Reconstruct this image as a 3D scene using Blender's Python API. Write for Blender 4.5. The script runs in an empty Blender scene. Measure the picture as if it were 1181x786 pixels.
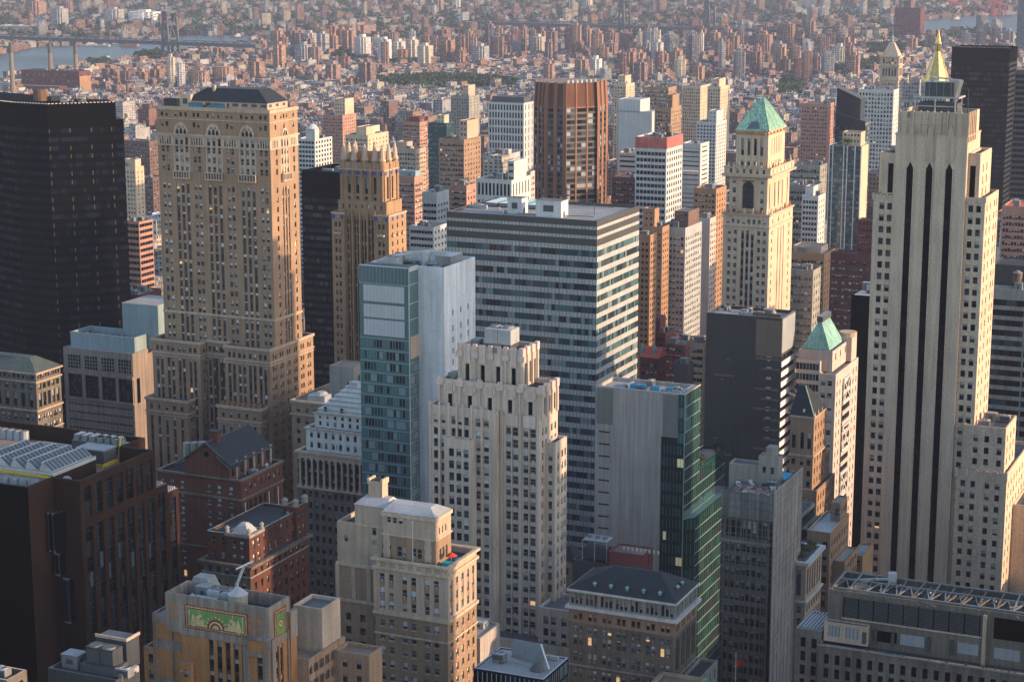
import bpy, math, random
import numpy as np
from mathutils import Vector, Matrix

S = bpy.context.scene
C = S.collection
R_ = math.radians

# ------------------------------------------------------------------ camera, sky, sun, exposure
PITCH = R_(11.8)      # looking down over the city
FPX = 2250.0          # focal length in photo pixels (1181 wide)
CAMZ = 260.0
cam_d = bpy.data.cameras.new('camera')
cam_d.sensor_width = 36.0
cam_d.lens = 36.0 * FPX / 1181.0
cam_d.clip_start = 1.0
cam_d.clip_end = 120000.0
cam = bpy.data.objects.new('camera', cam_d)
C.objects.link(cam)
cam.location = (0, 0, CAMZ)
cam.rotation_euler = (math.pi / 2 - PITCH, 0, 0)
S.camera = cam

SUN_EL, SUN_AZ = 15.0, 17.0    # degrees; azimuth measured from +X towards -Y (low sun in the west)
world = bpy.data.worlds.new('World')
S.world = world
world.use_nodes = True
wn = world.node_tree
for n in list(wn.nodes):
    wn.nodes.remove(n)
w_out = wn.nodes.new('ShaderNodeOutputWorld')
w_bg = wn.nodes.new('ShaderNodeBackground')
w_sky = wn.nodes.new('ShaderNodeTexSky')
w_sky.sky_type = 'NISHITA'
w_sky.sun_disc = False
w_sky.sun_elevation = R_(SUN_EL)
w_sky.sun_rotation = R_(90 + SUN_AZ)
w_sky.altitude = 200
w_sky.air_density = 1.0
w_sky.dust_density = 0.75
w_sky.ozone_density = 0.8
w_bg.inputs['Strength'].default_value = 0.15
wn.links.new(w_sky.outputs[0], w_bg.inputs[0])
wn.links.new(w_bg.outputs[0], w_out.inputs[0])

sun_d = bpy.data.lights.new('sun', 'SUN')
sun_d.energy = 2.75
sun_d.angle = R_(0.6)
sun_d.color = (1.0, 0.68, 0.42)
sun = bpy.data.objects.new('sun', sun_d)
C.objects.link(sun)
sdir = Vector((math.cos(R_(SUN_AZ)) * math.cos(R_(SUN_EL)), -math.sin(R_(SUN_AZ)) * math.cos(R_(SUN_EL)), math.sin(R_(SUN_EL))))
sun.rotation_euler = (-sdir).to_track_quat('-Z', 'Y').to_euler()

S.view_settings.view_transform = 'Standard'
S.view_settings.look = 'None'
S.view_settings.exposure = 1.5
S.view_settings.gamma = 1.0
S.view_settings.use_curve_mapping = False
S.render.engine = 'CYCLES'
S.cycles.use_denoising = True
S.cycles.max_bounces = 5
S.cycles.diffuse_bounces = 3
S.cycles.glossy_bounces = 3
S.cycles.volume_bounces = 1
S.cycles.transparent_max_bounces = 6
S.cycles.sample_clamp_indirect = 4.0
S.cycles.caustics_reflective = False
S.cycles.caustics_refractive = False

# ------------------------------------------------------------------ camera geometry (to measure sizes and distances from the photo)
CP, SP = math.cos(PITCH), math.sin(PITCH)
def ray(px, py):
    u = (px - 590.5) / FPX; v = (393 - py) / FPX
    return (u, CP + v * SP, -SP + v * CP)
def at_y(px, py, Y):
    d = ray(px, py); t = Y / d[1]
    return Vector((d[0] * t, Y, CAMZ + d[2] * t))
def at_z(px, py, z=0.0):
    d = ray(px, py); t = (z - CAMZ) / d[2]
    return Vector((d[0] * t, d[1] * t, z))
def project(x, y, z):
    Z = z - CAMZ
    dep = y * CP - Z * SP
    if dep < 1: return (-9999, -9999, dep)
    return (590.5 + FPX * x / dep, 393 - FPX * (Z * CP + y * SP) / dep, dep)

# ------------------------------------------------------------------ materials
MATS = {}
def lin(c):
    return c / 12.92 if c <= 0.04045 else ((c + 0.055) / 1.055) ** 2.4
def _mk(name):
    m = bpy.data.materials.new(name); m.use_nodes = True
    nt = m.node_tree
    return m, nt, nt.nodes['Principled BSDF']
def mat(name, rgb, rough=0.85, var=0.16, scale=0.35, streak=0.10, spec=0.1, metal=0.0, brick=0.0, pattern=None):
    """opaque building material: base colour with mottling, soot streaks and fine grain in object metres"""
    if name in MATS: return name
    if rgb[0] > rgb[1] > rgb[2] and .05 < rgb[0] - rgb[2] < .3: rgb = (rgb[0] * 1.03, rgb[1] * .955, rgb[2] * .99)
    m, nt, b = _mk(name)
    N, L = nt.nodes, nt.links
    b.inputs['Roughness'].default_value = rough
    b.inputs['Specular IOR Level'].default_value = spec
    b.inputs['Metallic'].default_value = metal
    tc = N.new('ShaderNodeTexCoord')
    def noise(sc, det, mp=None):
        n = N.new('ShaderNodeTexNoise'); n.inputs['Scale'].default_value = sc; n.inputs['Detail'].default_value = det
        if mp:
            k = N.new('ShaderNodeMapping'); k.inputs['Scale'].default_value = mp
            L.new(tc.outputs['Object'], k.inputs['Vector']); L.new(k.outputs[0], n.inputs['Vector'])
        else:
            L.new(tc.outputs['Object'], n.inputs['Vector'])
        return n
    def rng(n, lo, hi):
        r = N.new('ShaderNodeMapRange'); r.inputs['From Min'].default_value = 0.3; r.inputs['From Max'].default_value = 0.7
        r.inputs['To Min'].default_value = lo; r.inputs['To Max'].default_value = hi
        L.new(n.outputs['Fac'], r.inputs['Value']); return r.outputs[0]
    def mul(a, c):
        x = N.new('ShaderNodeMath'); x.operation = 'MULTIPLY'; L.new(a, x.inputs[0]); L.new(c, x.inputs[1]); return x.outputs[0]
    v = mul(rng(noise(scale * 0.25, 3), 1 - var, 1 + var * 0.7), rng(noise(2.2, 4), 1 - var * 0.8, 1 + var * 0.8))
    if streak:
        v = mul(v, rng(noise(1.0, 3, (0.9, 0.9, 0.045)), 1 - streak * 1.6, 1 + streak * 0.6))
    if brick:
        v = mul(v, rng(noise(1.0, 2, (1.6, 1.6, 4.0)), 1 - brick, 1 + brick))
    mx = N.new('ShaderNodeMix'); mx.data_type = 'RGBA'; mx.blend_type = 'MULTIPLY'; mx.inputs['Factor'].default_value = 1.0
    mx.inputs['A'].default_value = (*rgb, 1)
    cb = N.new('ShaderNodeCombineColor')
    for i in range(3): L.new(v, cb.inputs[i])
    L.new(cb.outputs[0], mx.inputs['B'])
    col = mx.outputs['Result']
    if pattern:        # panel joints: (width, height, joint, dark factor)
        pw, ph, j, dk = pattern
        bt = N.new('ShaderNodeTexBrick')
        bt.offset = 0.0; bt.inputs['Scale'].default_value = 1.0
        bt.inputs['Brick Width'].default_value = pw; bt.inputs['Row Height'].default_value = ph
        bt.inputs['Mortar Size'].default_value = j; bt.inputs['Mortar Smooth'].default_value = 0.0
        bt.inputs['Color1'].default_value = (1, 1, 1, 1); bt.inputs['Color2'].default_value = (0.93, 0.93, 0.93, 1)
        bt.inputs['Mortar'].default_value = (dk, dk, dk, 1)
        uvn = N.new('ShaderNodeUVMap'); uvn.uv_map = 'uv'
        L.new(uvn.outputs[0], bt.inputs['Vector'])
        m2 = N.new('ShaderNodeMix'); m2.data_type = 'RGBA'; m2.blend_type = 'MULTIPLY'; m2.inputs['Factor'].default_value = 1.0
        L.new(col, m2.inputs['A']); L.new(bt.outputs['Color'], m2.inputs['B']); col = m2.outputs['Result']
    L.new(col, b.inputs['Base Color'])
    MATS[name] = m
    return name
def glass(name, rgb, rough=0.06, spec=0.6, metal=0.0, wav=0.0):
    if name in MATS: return name
    m, nt, b = _mk(name)
    b.inputs['Base Color'].default_value = (*rgb, 1)
    b.inputs['Roughness'].default_value = rough
    b.inputs['Specular IOR Level'].default_value = spec
    b.inputs['Metallic'].default_value = metal
    if wav:
        N, L = nt.nodes, nt.links
        tc = N.new('ShaderNodeTexCoord'); n = N.new('ShaderNodeTexNoise'); n.inputs['Scale'].default_value = 0.5; n.inputs['Detail'].default_value = 2
        L.new(tc.outputs['Object'], n.inputs['Vector'])
        bp = N.new('ShaderNodeBump'); bp.inputs['Strength'].default_value = wav; bp.inputs['Distance'].default_value = 0.3
        L.new(n.outputs['Fac'], bp.inputs['Height']); L.new(bp.outputs[0], b.inputs['Normal'])
    MATS[name] = m
    return name
def emit(name, rgb, st):
    m, nt, b = _mk(name)
    b.inputs['Base Color'].default_value = (*rgb, 1)
    b.inputs['Emission Color'].default_value = (*rgb, 1)
    b.inputs['Emission Strength'].default_value = st
    MATS[name] = m
    return name

glass('glass_dark', (0.016, 0.02, 0.026)); glass('glass_grey', (0.05, 0.06, 0.07), 0.12); glass('glass_blue', (0.05, 0.085, 0.105), 0.1)
glass('glass_black', (0.003, 0.0035, 0.006), 0.3, 0.04)
glass('glass_teal', (0.072, 0.135, 0.145), 0.08, 0.7, 0, .05); glass('glass_teal_dark', (0.026, 0.058, 0.065), 0.08, 0.7); glass('glass_teal_pale', (0.17, 0.235, 0.25), 0.12, 0.6)
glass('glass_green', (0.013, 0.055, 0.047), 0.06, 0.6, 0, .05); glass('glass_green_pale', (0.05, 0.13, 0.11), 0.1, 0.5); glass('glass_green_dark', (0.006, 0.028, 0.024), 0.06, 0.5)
glass('glass_navy', (0.008, 0.013, 0.026), 0.15, 0.3)
mat('blind_white', (0.62, 0.62, 0.60), 0.5, 0.1); mat('blind_cream', (0.46, 0.43, 0.37), 0.5, 0.1); mat('blind_grey', (0.27, 0.28, 0.29), 0.5, 0.1)
mat('frame_pale', (0.42, 0.41, 0.39), 0.5, .05, streak=0); mat('frame_dark', (0.035, 0.035, 0.04), 0.5, .05, streak=0); mat('frame_teal', (0.20, 0.27, 0.28), 0.4, .05, streak=0)
emit('lit_room', (1.0, 0.60, 0.25), 0.2); emit('lit_office', (0.9, 0.75, 0.42), 0.05)
mat('roof_grey', (0.12, 0.12, 0.125), 0.95, .3, .4, 0); mat('roof_pale', (0.25, 0.25, 0.25), 0.9, .22, .4, 0); mat('roof_dark', (0.05, 0.052, 0.058), 0.9, .3, .4, 0)
mat('roof_silver', (0.32, 0.325, 0.335), 0.7, .2, .4, 0); mat('roof_tan', (0.24, 0.19, 0.15), 0.95, .3, .4, 0)
mat('metal_grey', (0.17, 0.175, 0.18), 0.5, .2, .5, .1, .5); mat('metal_pale', (0.34, 0.345, 0.35), 0.6, .15, .5, .1, .5); mat('metal_dark', (0.06, 0.062, 0.068), 0.6, .2, .5, .05, .4)
mat('wood_tank', (0.16, 0.11, 0.075), 0.9, .25, 1, .2); mat('copper_green', (0.22, 0.39, 0.34), 0.7, .2, .5, .25); mat('white_paint', (0.55, 0.55, 0.54), 0.6, .08, .4, .1)
mat('yellow_paint', (0.62, 0.42, 0.04), 0.6, .1, .4, 0); mat('red_paint', (0.5, 0.05, 0.04), 0.6, .1); mat('teal_cloth', (0.03, 0.35, 0.38), 0.8, .1); mat('blue_tarp', (0.04, 0.27, 0.42), 0.7, .2)
mat('shrub_leaf', (0.05, 0.085, 0.03), 0.9, .4, 1, 0); mat('rubble', (0.33, 0.24, 0.2), 0.95, .5, 2, 0)

# ------------------------------------------------------------------ mesh builder
class MB:
    def __init__(s):
        s.v = []; s.f = []; s.m = []; s.mats = []; s.uv = []
    def mi(s, name):
        if name not in s.mats: s.mats.append(name)
        return s.mats.index(name)
    def poly(s, pts, m, uv=None):
        i = len(s.v); s.v.extend(pts); s.f.append(tuple(range(i, i + len(pts)))); s.m.append(s.mi(m))
        if uv is None:
            a = pts[0]; b = pts[1]; n = pts[2]
            if max(abs(p[2] - a[2]) for p in pts) < 1e-4:
                uv = [(p[0], p[1]) for p in pts]
            else:
                ux, uy = 0.0, 0.0
                for p in pts:
                    if abs(p[0] - a[0]) + abs(p[1] - a[1]) > 1e-4:
                        ux, uy = p[0] - a[0], p[1] - a[1]; break
                l = math.hypot(ux, uy) or 1; ux /= l; uy /= l
                if ux < -1e-4 or (abs(ux) <= 1e-4 and uy < 0): ux, uy = -ux, -uy
                uv = [(p[0] * ux + p[1] * uy, p[2]) for p in pts]
        s.uv.extend(uv)
    def box(s, x0, x1, y0, y1, z0, z1, m, top=None, bottom=True):
        a, b, c, d = (x0, y0), (x1, y0), (x1, y1), (x0, y1)
        for p, q in ((a, b), (b, c), (c, d), (d, a)):
            s.poly([(*p, z0), (*q, z0), (*q, z1), (*p, z1)], m)
        s.poly([(*a, z1), (*b, z1), (*c, z1), (*d, z1)], top or m)
        if bottom: s.poly([(*d, z0), (*c, z0), (*b, z0), (*a, z0)], m)
    def prism(s, pts, z0, z1, m, top=None, bottom=False):
        n = len(pts)
        for i in range(n):
            p, q = pts[i], pts[(i + 1) % n]
            s.poly([(*p, z0), (*q, z0), (*q, z1), (*p, z1)], m)
        s.poly([(*p, z1) for p in pts], top or m)
        if bottom: s.poly([(*p, z0) for p in pts[::-1]], m)
    def frustum(s, x, y, z0, z1, r0, r1, n, m, top=None, rot=0.0, sx=1, sy=1):
        P0 = [(x + sx * r0 * math.cos(rot + 2 * math.pi * i / n), y + sy * r0 * math.sin(rot + 2 * math.pi * i / n), z0) for i in range(n)]
        if r1 < 1e-6:
            for i in range(n): s.poly([P0[i], P0[(i + 1) % n], (x, y, z1)], m)
            return
        P1 = [(x + sx * r1 * math.cos(rot + 2 * math.pi * i / n), y + sy * r1 * math.sin(rot + 2 * math.pi * i / n), z1) for i in range(n)]
        for i in range(n):
            j = (i + 1) % n
            s.poly([P0[i], P0[j], P1[j], P1[i]], m)
        s.poly(P1, top or m)
    def loft(s, x0, x1, y0, y1, z0, X0, X1, Y0, Y1, z1, m, top=None):
        a = [(x0, y0, z0), (x1, y0, z0), (x1, y1, z0), (x0, y1, z0)]; b = [(X0, Y0, z1), (X1, Y0, z1), (X1, Y1, z1), (X0, Y1, z1)]
        for i in range(4):
            j = (i + 1) % 4; s.poly([a[i], a[j], b[j], b[i]], m)
        if X1 - X0 > 1e-3 and Y1 - Y0 > 1e-3: s.poly(b, top or m)
    def bar(s, p, q, w, m):
        p = Vector(p); q = Vector(q); d = (q - p)
        if d.length < 1e-6: return
        d.normalize(); up = Vector((0, 0, 1)) if abs(d.z) < 0.9 else Vector((1, 0, 0))
        a = d.cross(up).normalized() * (w / 2); b = d.cross(a).normalized() * (w / 2)
        A = [tuple(p + a + b), tuple(p - a + b), tuple(p - a - b), tuple(p + a - b)]
        B = [tuple(q + a + b), tuple(q - a + b), tuple(q - a - b), tuple(q + a - b)]
        for i in range(4):
            j = (i + 1) % 4; s.poly([A[i], A[j], B[j], B[i]], m)
        s.poly(A[::-1], m); s.poly(B, m)
    def mesh(s, name):
        me = bpy.data.meshes.new(name)
        me.from_pydata(s.v, [], s.f)
        for mn in s.mats: me.materials.append(MATS[mn])
        me.polygons.foreach_set('material_index', s.m)
        ul = me.uv_layers.new(name='uv')
        ul.data.foreach_set('uv', np.array(s.uv, dtype=np.float32).ravel())
        me.update()
        return me
    def obj(s, name, parent=None):
        if not s.f: return None
        o = bpy.data.objects.new(name, s.mesh(name))
        C.objects.link(o); o.parent = parent
        return o

def tag(o, label=None, cat=None, group=None, kind=None):
    if label: o['label'] = label
    if cat: o['category'] = cat
    if group: o['group'] = group
    if kind: o['kind'] = kind
    return o
def empty(name, loc, rz=0.0):
    o = bpy.data.objects.new(name, None); C.objects.link(o)
    o.location = loc; o.rotation_euler = (0, 0, rz); o.empty_display_size = 5
    return o

# ------------------------------------------------------------------ facades
ALLB = []
KINDW = {   # window kinds: lower panes, upper panes (blinds), frame, chance of a lit room
    'sash': (['glass_dark', 'glass_dark', 'glass_grey', 'glass_blue'], ['blind_white', 'blind_cream', 'blind_grey', 'glass_dark', 'glass_dark', 'glass_grey'], 'frame_pale', 0.012),
    'pale': (['glass_grey', 'glass_dark', 'glass_blue'], ['blind_white', 'blind_white', 'blind_cream', 'blind_grey', 'glass_grey'], 'frame_pale', 0.03),
    'dim': (['glass_dark', 'glass_dark', 'glass_black', 'glass_grey'], ['glass_dark', 'glass_dark', 'blind_grey', 'blind_grey', 'blind_cream'], 'frame_dark', 0.01),
    'dark': (['glass_dark', 'glass_black'], ['glass_dark', 'glass_black'], 'frame_dark', 0.0),
    'teal': (['glass_teal', 'glass_teal_dark', 'glass_teal_dark'], ['glass_teal', 'glass_teal_pale', 'glass_teal_dark'], 'frame_teal', 0.0),
    'black': (['glass_black'], ['glass_black'], 'frame_dark', 0.0),
}
WMESH = {}
def window_mesh(w, h, kind, var):
    """one sash window, origin bottom centre, facing -y"""
    key = (round(w, 1), round(h, 1), kind, var)
    if key in WMESH: return WMESH[key]
    rnd = random.Random(int(key[0] * 10) * 7919 + int(key[1] * 10) * 104729 + var * 31 + len(kind))
    lo, up, fr, lit = KINDW[kind]
    m = MB(); a = key[0] / 2; hh = key[1]
    tilt = rnd.uniform(-.02, .02) * 0.6
    fsplit = rnd.choice([.5, .5, .35, .7, .2, .5])
    g1 = rnd.choice(lo); g2 = rnd.choice(up)
    if var in (5,) and lit > 0 and kind != 'dim': g1 = 'lit_room'
    zs = hh * (1 - fsplit)
    m.poly([(-a, 0, 0), (a, tilt, 0), (a, tilt, zs), (-a, 0, zs)], g1)
    m.poly([(-a, 0, zs), (a, tilt, zs), (a, tilt, hh), (-a, 0, hh)], g2)
    t = 0.07
    m.poly([(-a, -.05, hh * .5 - t / 2), (a, -.05, hh * .5 - t / 2), (a, -.05, hh * .5 + t), (-a, -.05, hh * .5 + t)], fr)
    for x in (-a, a - t): m.poly([(x, -.05, 0), (x + t, -.05, 0), (x + t, -.05, hh), (x, -.05, hh)], fr)
    if var in (3, 7) and kind in ('sash', 'pale'): m.box(-a * .5, a * .5, -.42, -.06, .02, .5, 'blind_grey')
    WMESH[key] = m.mesh('window')
    return WMESH[key]

def facade(mb, fr, L, z0, z1, cols, rows, wall, dp=0.35, sp=None, sd=0.0, wins=None, kind='sash', zones=None, sill=None):
    """wall of length L with recessed window openings. cols: (a, b[, spandrel]) rows: (za, zb) ascending"""
    ox, oy, al = fr; ca, sa = math.cos(al), math.sin(al)
    def pt(u, z, d): return (ox + u * ca - d * sa, oy + u * sa + d * ca, z)
    def q(u0, u1, za, zb, d, m):
        if u1 - u0 < 1e-4 or zb - za < 1e-4: return
        mb.poly([pt(u0, za, d), pt(u1, za, d), pt(u1, zb, d), pt(u0, zb, d)], m, [(u0, za), (u1, za), (u1, zb), (u0, zb)])
    def wq(u0, u1, za, zb):
        if zones:
            cuts = sorted({u0, u1} | {c for zn in zones for c in zn[:2] if u0 < c < u1})
            for a, b in zip(cuts, cuts[1:]):
                mm = wall; mid = (a + b) / 2
                for zn in zones:
                    if zn[0] <= mid <= zn[1]: mm = zn[2]
                q(a, b, za, zb, 0, mm)
        else: q(u0, u1, za, zb, 0, wall)
    rows = [r for r in sorted(rows) if r[0] > z0 + .02 and r[1] < z1 - .02]
    cols = [c for c in sorted(cols) if c[0] > 0.01 and c[1] < L - 0.01]
    if not rows or not cols:
        wq(0, L, z0, z1); return
    u = 0.0
    for c in cols:
        a, b = c[0], c[1]
        wq(u, a, z0, z1); u = b
        cs = sp if (len(c) < 3 or c[2]) else None
        wq(a, b, z0, rows[0][0]); wq(a, b, rows[-1][1], z1)
        if cs:
            za, zb = rows[0][0], rows[-1][1]
            for uu in (a, b):
                mb.poly([pt(uu, za, 0), pt(uu, za, dp), pt(uu, zb, dp), pt(uu, zb, 0)], wall)
            mb.poly([pt(a, za, 0), pt(b, za, 0), pt(b, za, dp), pt(a, za, dp)], wall)
            for r, r2 in zip(rows, rows[1:]):
                q(a, b, r[1], r2[0], sd, cs)
                mb.poly([pt(a, r2[0], sd), pt(b, r2[0], sd), pt(b, r2[0], dp), pt(a, r2[0], dp)], cs)
        else:
            for r, r2 in zip(rows, rows[1:]): wq(a, b, r[1], r2[0])
            for za, zb in rows:
                for uu in (a, b):
                    mb.poly([pt(uu, za, 0), pt(uu, za, dp), pt(uu, zb, dp), pt(uu, zb, 0)], wall)
                mb.poly([pt(a, za, 0), pt(b, za, 0), pt(b, za, dp), pt(a, za, dp)], sill or wall)
        if sill:
            for za, zb in rows:
                p = [pt(a - .12, za - .25, 0), pt(b + .12, za - .25, 0), pt(b + .12, za, 0), pt(a - .12, za, 0)]
                o = [pt(a - .12, za - .25, -.15), pt(b + .12, za - .25, -.15), pt(b + .12, za, -.15), pt(a - .12, za, -.15)]
                mb.poly(o, sill); mb.poly([o[3], o[2], p[2], p[3]], sill); mb.poly([o[0], p[0], p[3], o[3]], sill); mb.poly([o[1], p[1], p[2], o[2]], sill)
        if wins is not None:
            for za, zb in rows:
                wins.append((pt((a + b) / 2, za, dp), al, b - a, zb - za, kind))
    wq(u, L, z0, z1)

def cells(L, n, ww, k=1, gap=0.4, m=1.0, sp=True):
    out = []; c = (L - 2 * m) / n; g = k * ww + (k - 1) * gap
    for i in range(n):
        x = m + i * c + (c - g) / 2
        for j in range(k): out.append((x + j * (ww + gap), x + j * (ww + gap) + ww, sp))
    return out
def storeys(z0, z1, fh, wh, top=1.2, bot=0.5):
    out = []; z = z1 - top
    while z - wh > z0 + bot:
        out.append((z - wh, z)); z -= fh
    return out[::-1]

class Bd:
    """one building: an Empty at the foot of its near corner with wall / roof / window parts. local x runs along the
    front (corner at 0, leftwards negative), y runs back along the right-hand side"""
    def __init__(s, name, cat, label, corner, Y, th=24.0, group=None):
        P = at_y(corner[0], corner[1], Y)
        s.h = P.z; s.ox, s.oy = P.x, P.y; s.th = R_(th)
        s.ex = (math.cos(s.th), -math.sin(s.th)); s.ey = (math.sin(s.th), math.cos(s.th))
        s.root = empty(name, (P.x, P.y, 0), -s.th)
        tag(s.root, label, cat, group)
        s.wall = MB(); s.roofs = MB(); s.wins = []; s.bounds = []; s.lod = 0
        ALLB.append(s)
    def fx(s, px, z, y0=0.0):
        u = (px - 590.5) / FPX; ox, oy = s.ox + y0 * s.ey[0], s.oy + y0 * s.ey[1]
        return (u * (oy * CP - (z - CAMZ) * SP) - ox) / (s.ex[0] - u * s.ex[1] * CP)
    def ry(s, px, z, x0=0.0):
        u = (px - 590.5) / FPX; ox, oy = s.ox + x0 * s.ex[0], s.oy + x0 * s.ex[1]
        return (u * (oy * CP - (z - CAMZ) * SP) - ox) / (s.ey[0] - u * s.ey[1] * CP)
    def fz(s, px, py, y0=0.0):
        d = ray(px, py); n = s.ey; ox, oy = s.ox + y0 * n[0], s.oy + y0 * n[1]
        t = (ox * n[0] + oy * n[1]) / (d[0] * n[0] + d[1] * n[1])
        X, Y, Z = d[0] * t, d[1] * t, CAMZ + d[2] * t
        return ((X - s.ox) * s.ex[0] + (Y - s.oy) * s.ex[1], Z)
    def rz(s, px, py, x0=0.0):
        d = ray(px, py); n = s.ex; ox, oy = s.ox + x0 * n[0], s.oy + x0 * n[1]
        t = (ox * n[0] + oy * n[1]) / (d[0] * n[0] + d[1] * n[1])
        X, Y, Z = d[0] * t, d[1] * t, CAMZ + d[2] * t
        return ((X - s.ox) * s.ey[0] + (Y - s.oy) * s.ey[1], Z)
    def txy(s, px, py, z):
        p = at_z(px, py, z); dx, dy = p.x - s.ox, p.y - s.oy
        return (dx * s.ex[0] + dy * s.ex[1], dx * s.ey[0] + dy * s.ey[1])
    def world(s, x, y, z=0):
        return Vector((s.ox + x * s.ex[0] + y * s.ey[0], s.oy + x * s.ex[1] + y * s.ey[1], z))
    def one(s, fr, L, z0, z1, sp, wall):
        if sp is None:
            facade(s.wall, fr, L, z0, z1, [], [], wall); return
        cols = sp.get('cols')
        if cols is None: cols = cells(L, sp.get('n', 5), sp.get('ww', 1.3), sp.get('k', 1), sp.get('gap', .4), sp.get('m', 1.0))
        else: cols = [(f * L - ww / 2, f * L + ww / 2, *x) for f, ww, *x in cols]
        rows = sp.get('rows')
        if rows is None: rows = storeys(z0, z1, sp.get('fh', 3.6), sp.get('wh', 1.9), sp.get('top', 1.5), sp.get('bot', .5))
        facade(s.wall, fr, L, z0, z1, cols, rows, sp.get('wall', wall), sp.get('dp', .35), sp.get('sp'), sp.get('sd', .15), s.wins, sp.get('kind', 'sash'), sp.get('zones'), sp.get('sill'))
    def mass(s, x0, x1, y0, y1, z0, z1, wall, F=None, R=None, L=None, K=None, roof='roof_grey', ph=1.1, cop=None):
        s.bounds.append((x0, x1, y0, y1, z1))
        s.one((x0, y0, 0), x1 - x0, z0, z1, F, wall)
        s.one((x1, y0, math.pi / 2), y1 - y0, z0, z1, R, wall)
        s.one((x0, y1, -math.pi / 2), y1 - y0, z0, z1, L, wall)
        s.one((x1, y1, math.pi), x1 - x0, z0, z1, K, wall)
        t = 0.45; cop = cop or wall; r = s.roofs; w = s.wall
        if ph > 0 and x1 - x0 > 2 and y1 - y0 > 2:
            A = [(x0, y0), (x1, y0), (x1, y1), (x0, y1)]; B = [(x0 + t, y0 + t), (x1 - t, y0 + t), (x1 - t, y1 - t), (x0 + t, y1 - t)]
            for i in range(4):
                j = (i + 1) % 4
                w.poly([(*A[i], z1), (*A[j], z1), (*B[j], z1), (*B[i], z1)], cop)
                w.poly([(*B[i], z1), (*B[j], z1), (*B[j], z1 - ph), (*B[i], z1 - ph)], wall)
            r.poly([(*p, z1 - ph) for p in B], roof)
        else:
            r.poly([(x0, y0, z1), (x1, y0, z1), (x1, y1, z1), (x0, y1, z1)], roof)
    def band(s, x0, x1, y0, y1, z, h, p, m):
        """projecting string course / cornice round the mass"""
        w = s.wall
        A = [(x0, y0), (x1, y0), (x1, y1), (x0, y1)]; B = [(x0 - p, y0 - p), (x1 + p, y0 - p), (x1 + p, y1 + p), (x0 - p, y1 + p)]
        for i in range(4):
            j = (i + 1) % 4
            w.poly([(*B[i], z), (*B[j], z), (*B[j], z + h), (*B[i], z + h)], m)
            w.poly([(*A[i], z), (*A[j], z), (*B[j], z), (*B[i], z)], m)
            w.poly([(*A[i], z + h), (*A[j], z + h), (*B[j], z + h), (*B[i], z + h)], m)
    def part(s, name, mb, label=None, parent=None):
        if name in SPLIT: return split_parts(s, name, mb)
        o = mb.obj(name, parent or s.root)
        if o and label: o['label'] = label
        return o
    def bulk(s, x0, x1, y0, y1, z0, z1, wall='metal_grey', top='roof_pale', name='bulkhead'):
        m = MB(); m.box(x0, x1, y0, y1, z0, z1, wall, top, False)
        # louvre strip and door
        m.box(x0 + .3 * (x1 - x0), x0 + .7 * (x1 - x0), y0 - .08, y0 - .01, z0 + .35 * (z1 - z0), z0 + .75 * (z1 - z0), 'metal_dark')
        m.box(x1 + .01, x1 + .08, y0 + .3 * (y1 - y0), y0 + .5 * (y1 - y0), z0 + .1, z0 + min(2.2, .8 * (z1 - z0)), 'metal_dark')
        m.box(x0 - .12, x1 + .12, y0 - .12, y1 + .12, z1 - .02, z1 + .22, wall, top)
        return s.part(name, m)
    def clutter(s, x0, x1, y0, y1, z, n=5, seed=1, kinds=('ac', 'duct', 'vent', 'box', 'ac')):
        rd = random.Random(seed * 71 + 5)
        for i in range(n):
            k = kinds[i % len(kinds)]
            x = rd.uniform(x0 + 1.5, max(x0 + 1.6, x1 - 1.5)); y = rd.uniform(y0 + 1.5, max(y0 + 1.6, y1 - 1.5))
            place_unit(s.root, k, x, y, z, rd.uniform(.75, 1.25), rd.choice((0, math.pi / 2)))

SPLIT = {'shutter', 'finial', 'parapet_ornament', 'roundel', 'urn', 'vent', 'duct', 'pipe_run', 'lattice_brace', 'quoins', 'roof_grille', 'fan', 'turret', 'cooling_tower', 'trim', 'fins', 'brick_panels', 'machinery', 'duct_run', 'pilasters', 'glazed_bay', 'annex'}
def split_parts(b, name, mb):
    """pieces that stand apart become parts of their own"""
    n = len(mb.f); par = list(range(n)); bb = []
    for f in mb.f:
        v = [mb.v[i] for i in f]; bb.append([min(p[k] for p in v) - .12 for k in range(3)] + [max(p[k] for p in v) + .12 for k in range(3)])
    def find(i):
        while par[i] != i: par[i] = par[par[i]]; i = par[i]
        return i
    A = np.array(bb)
    for i in range(n):
        hit = np.nonzero(np.all(A[i + 1:, :3] <= A[i, 3:], axis=1) & np.all(A[i + 1:, 3:] >= A[i, :3], axis=1))[0] + i + 1
        for j in hit: par[find(int(j))] = find(i)
    groups = {}
    for i in range(n): groups.setdefault(find(i), []).append(i)
    st = np.cumsum([0] + [len(f) for f in mb.f])
    for g in list(groups.values())[:90]:
        m = MB()
        for i in g: m.poly([mb.v[q] for q in mb.f[i]], mb.mats[mb.m[i]], mb.uv[st[i]:st[i + 1]])
        m.obj(name, b.root)
UNITS = {}
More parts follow.
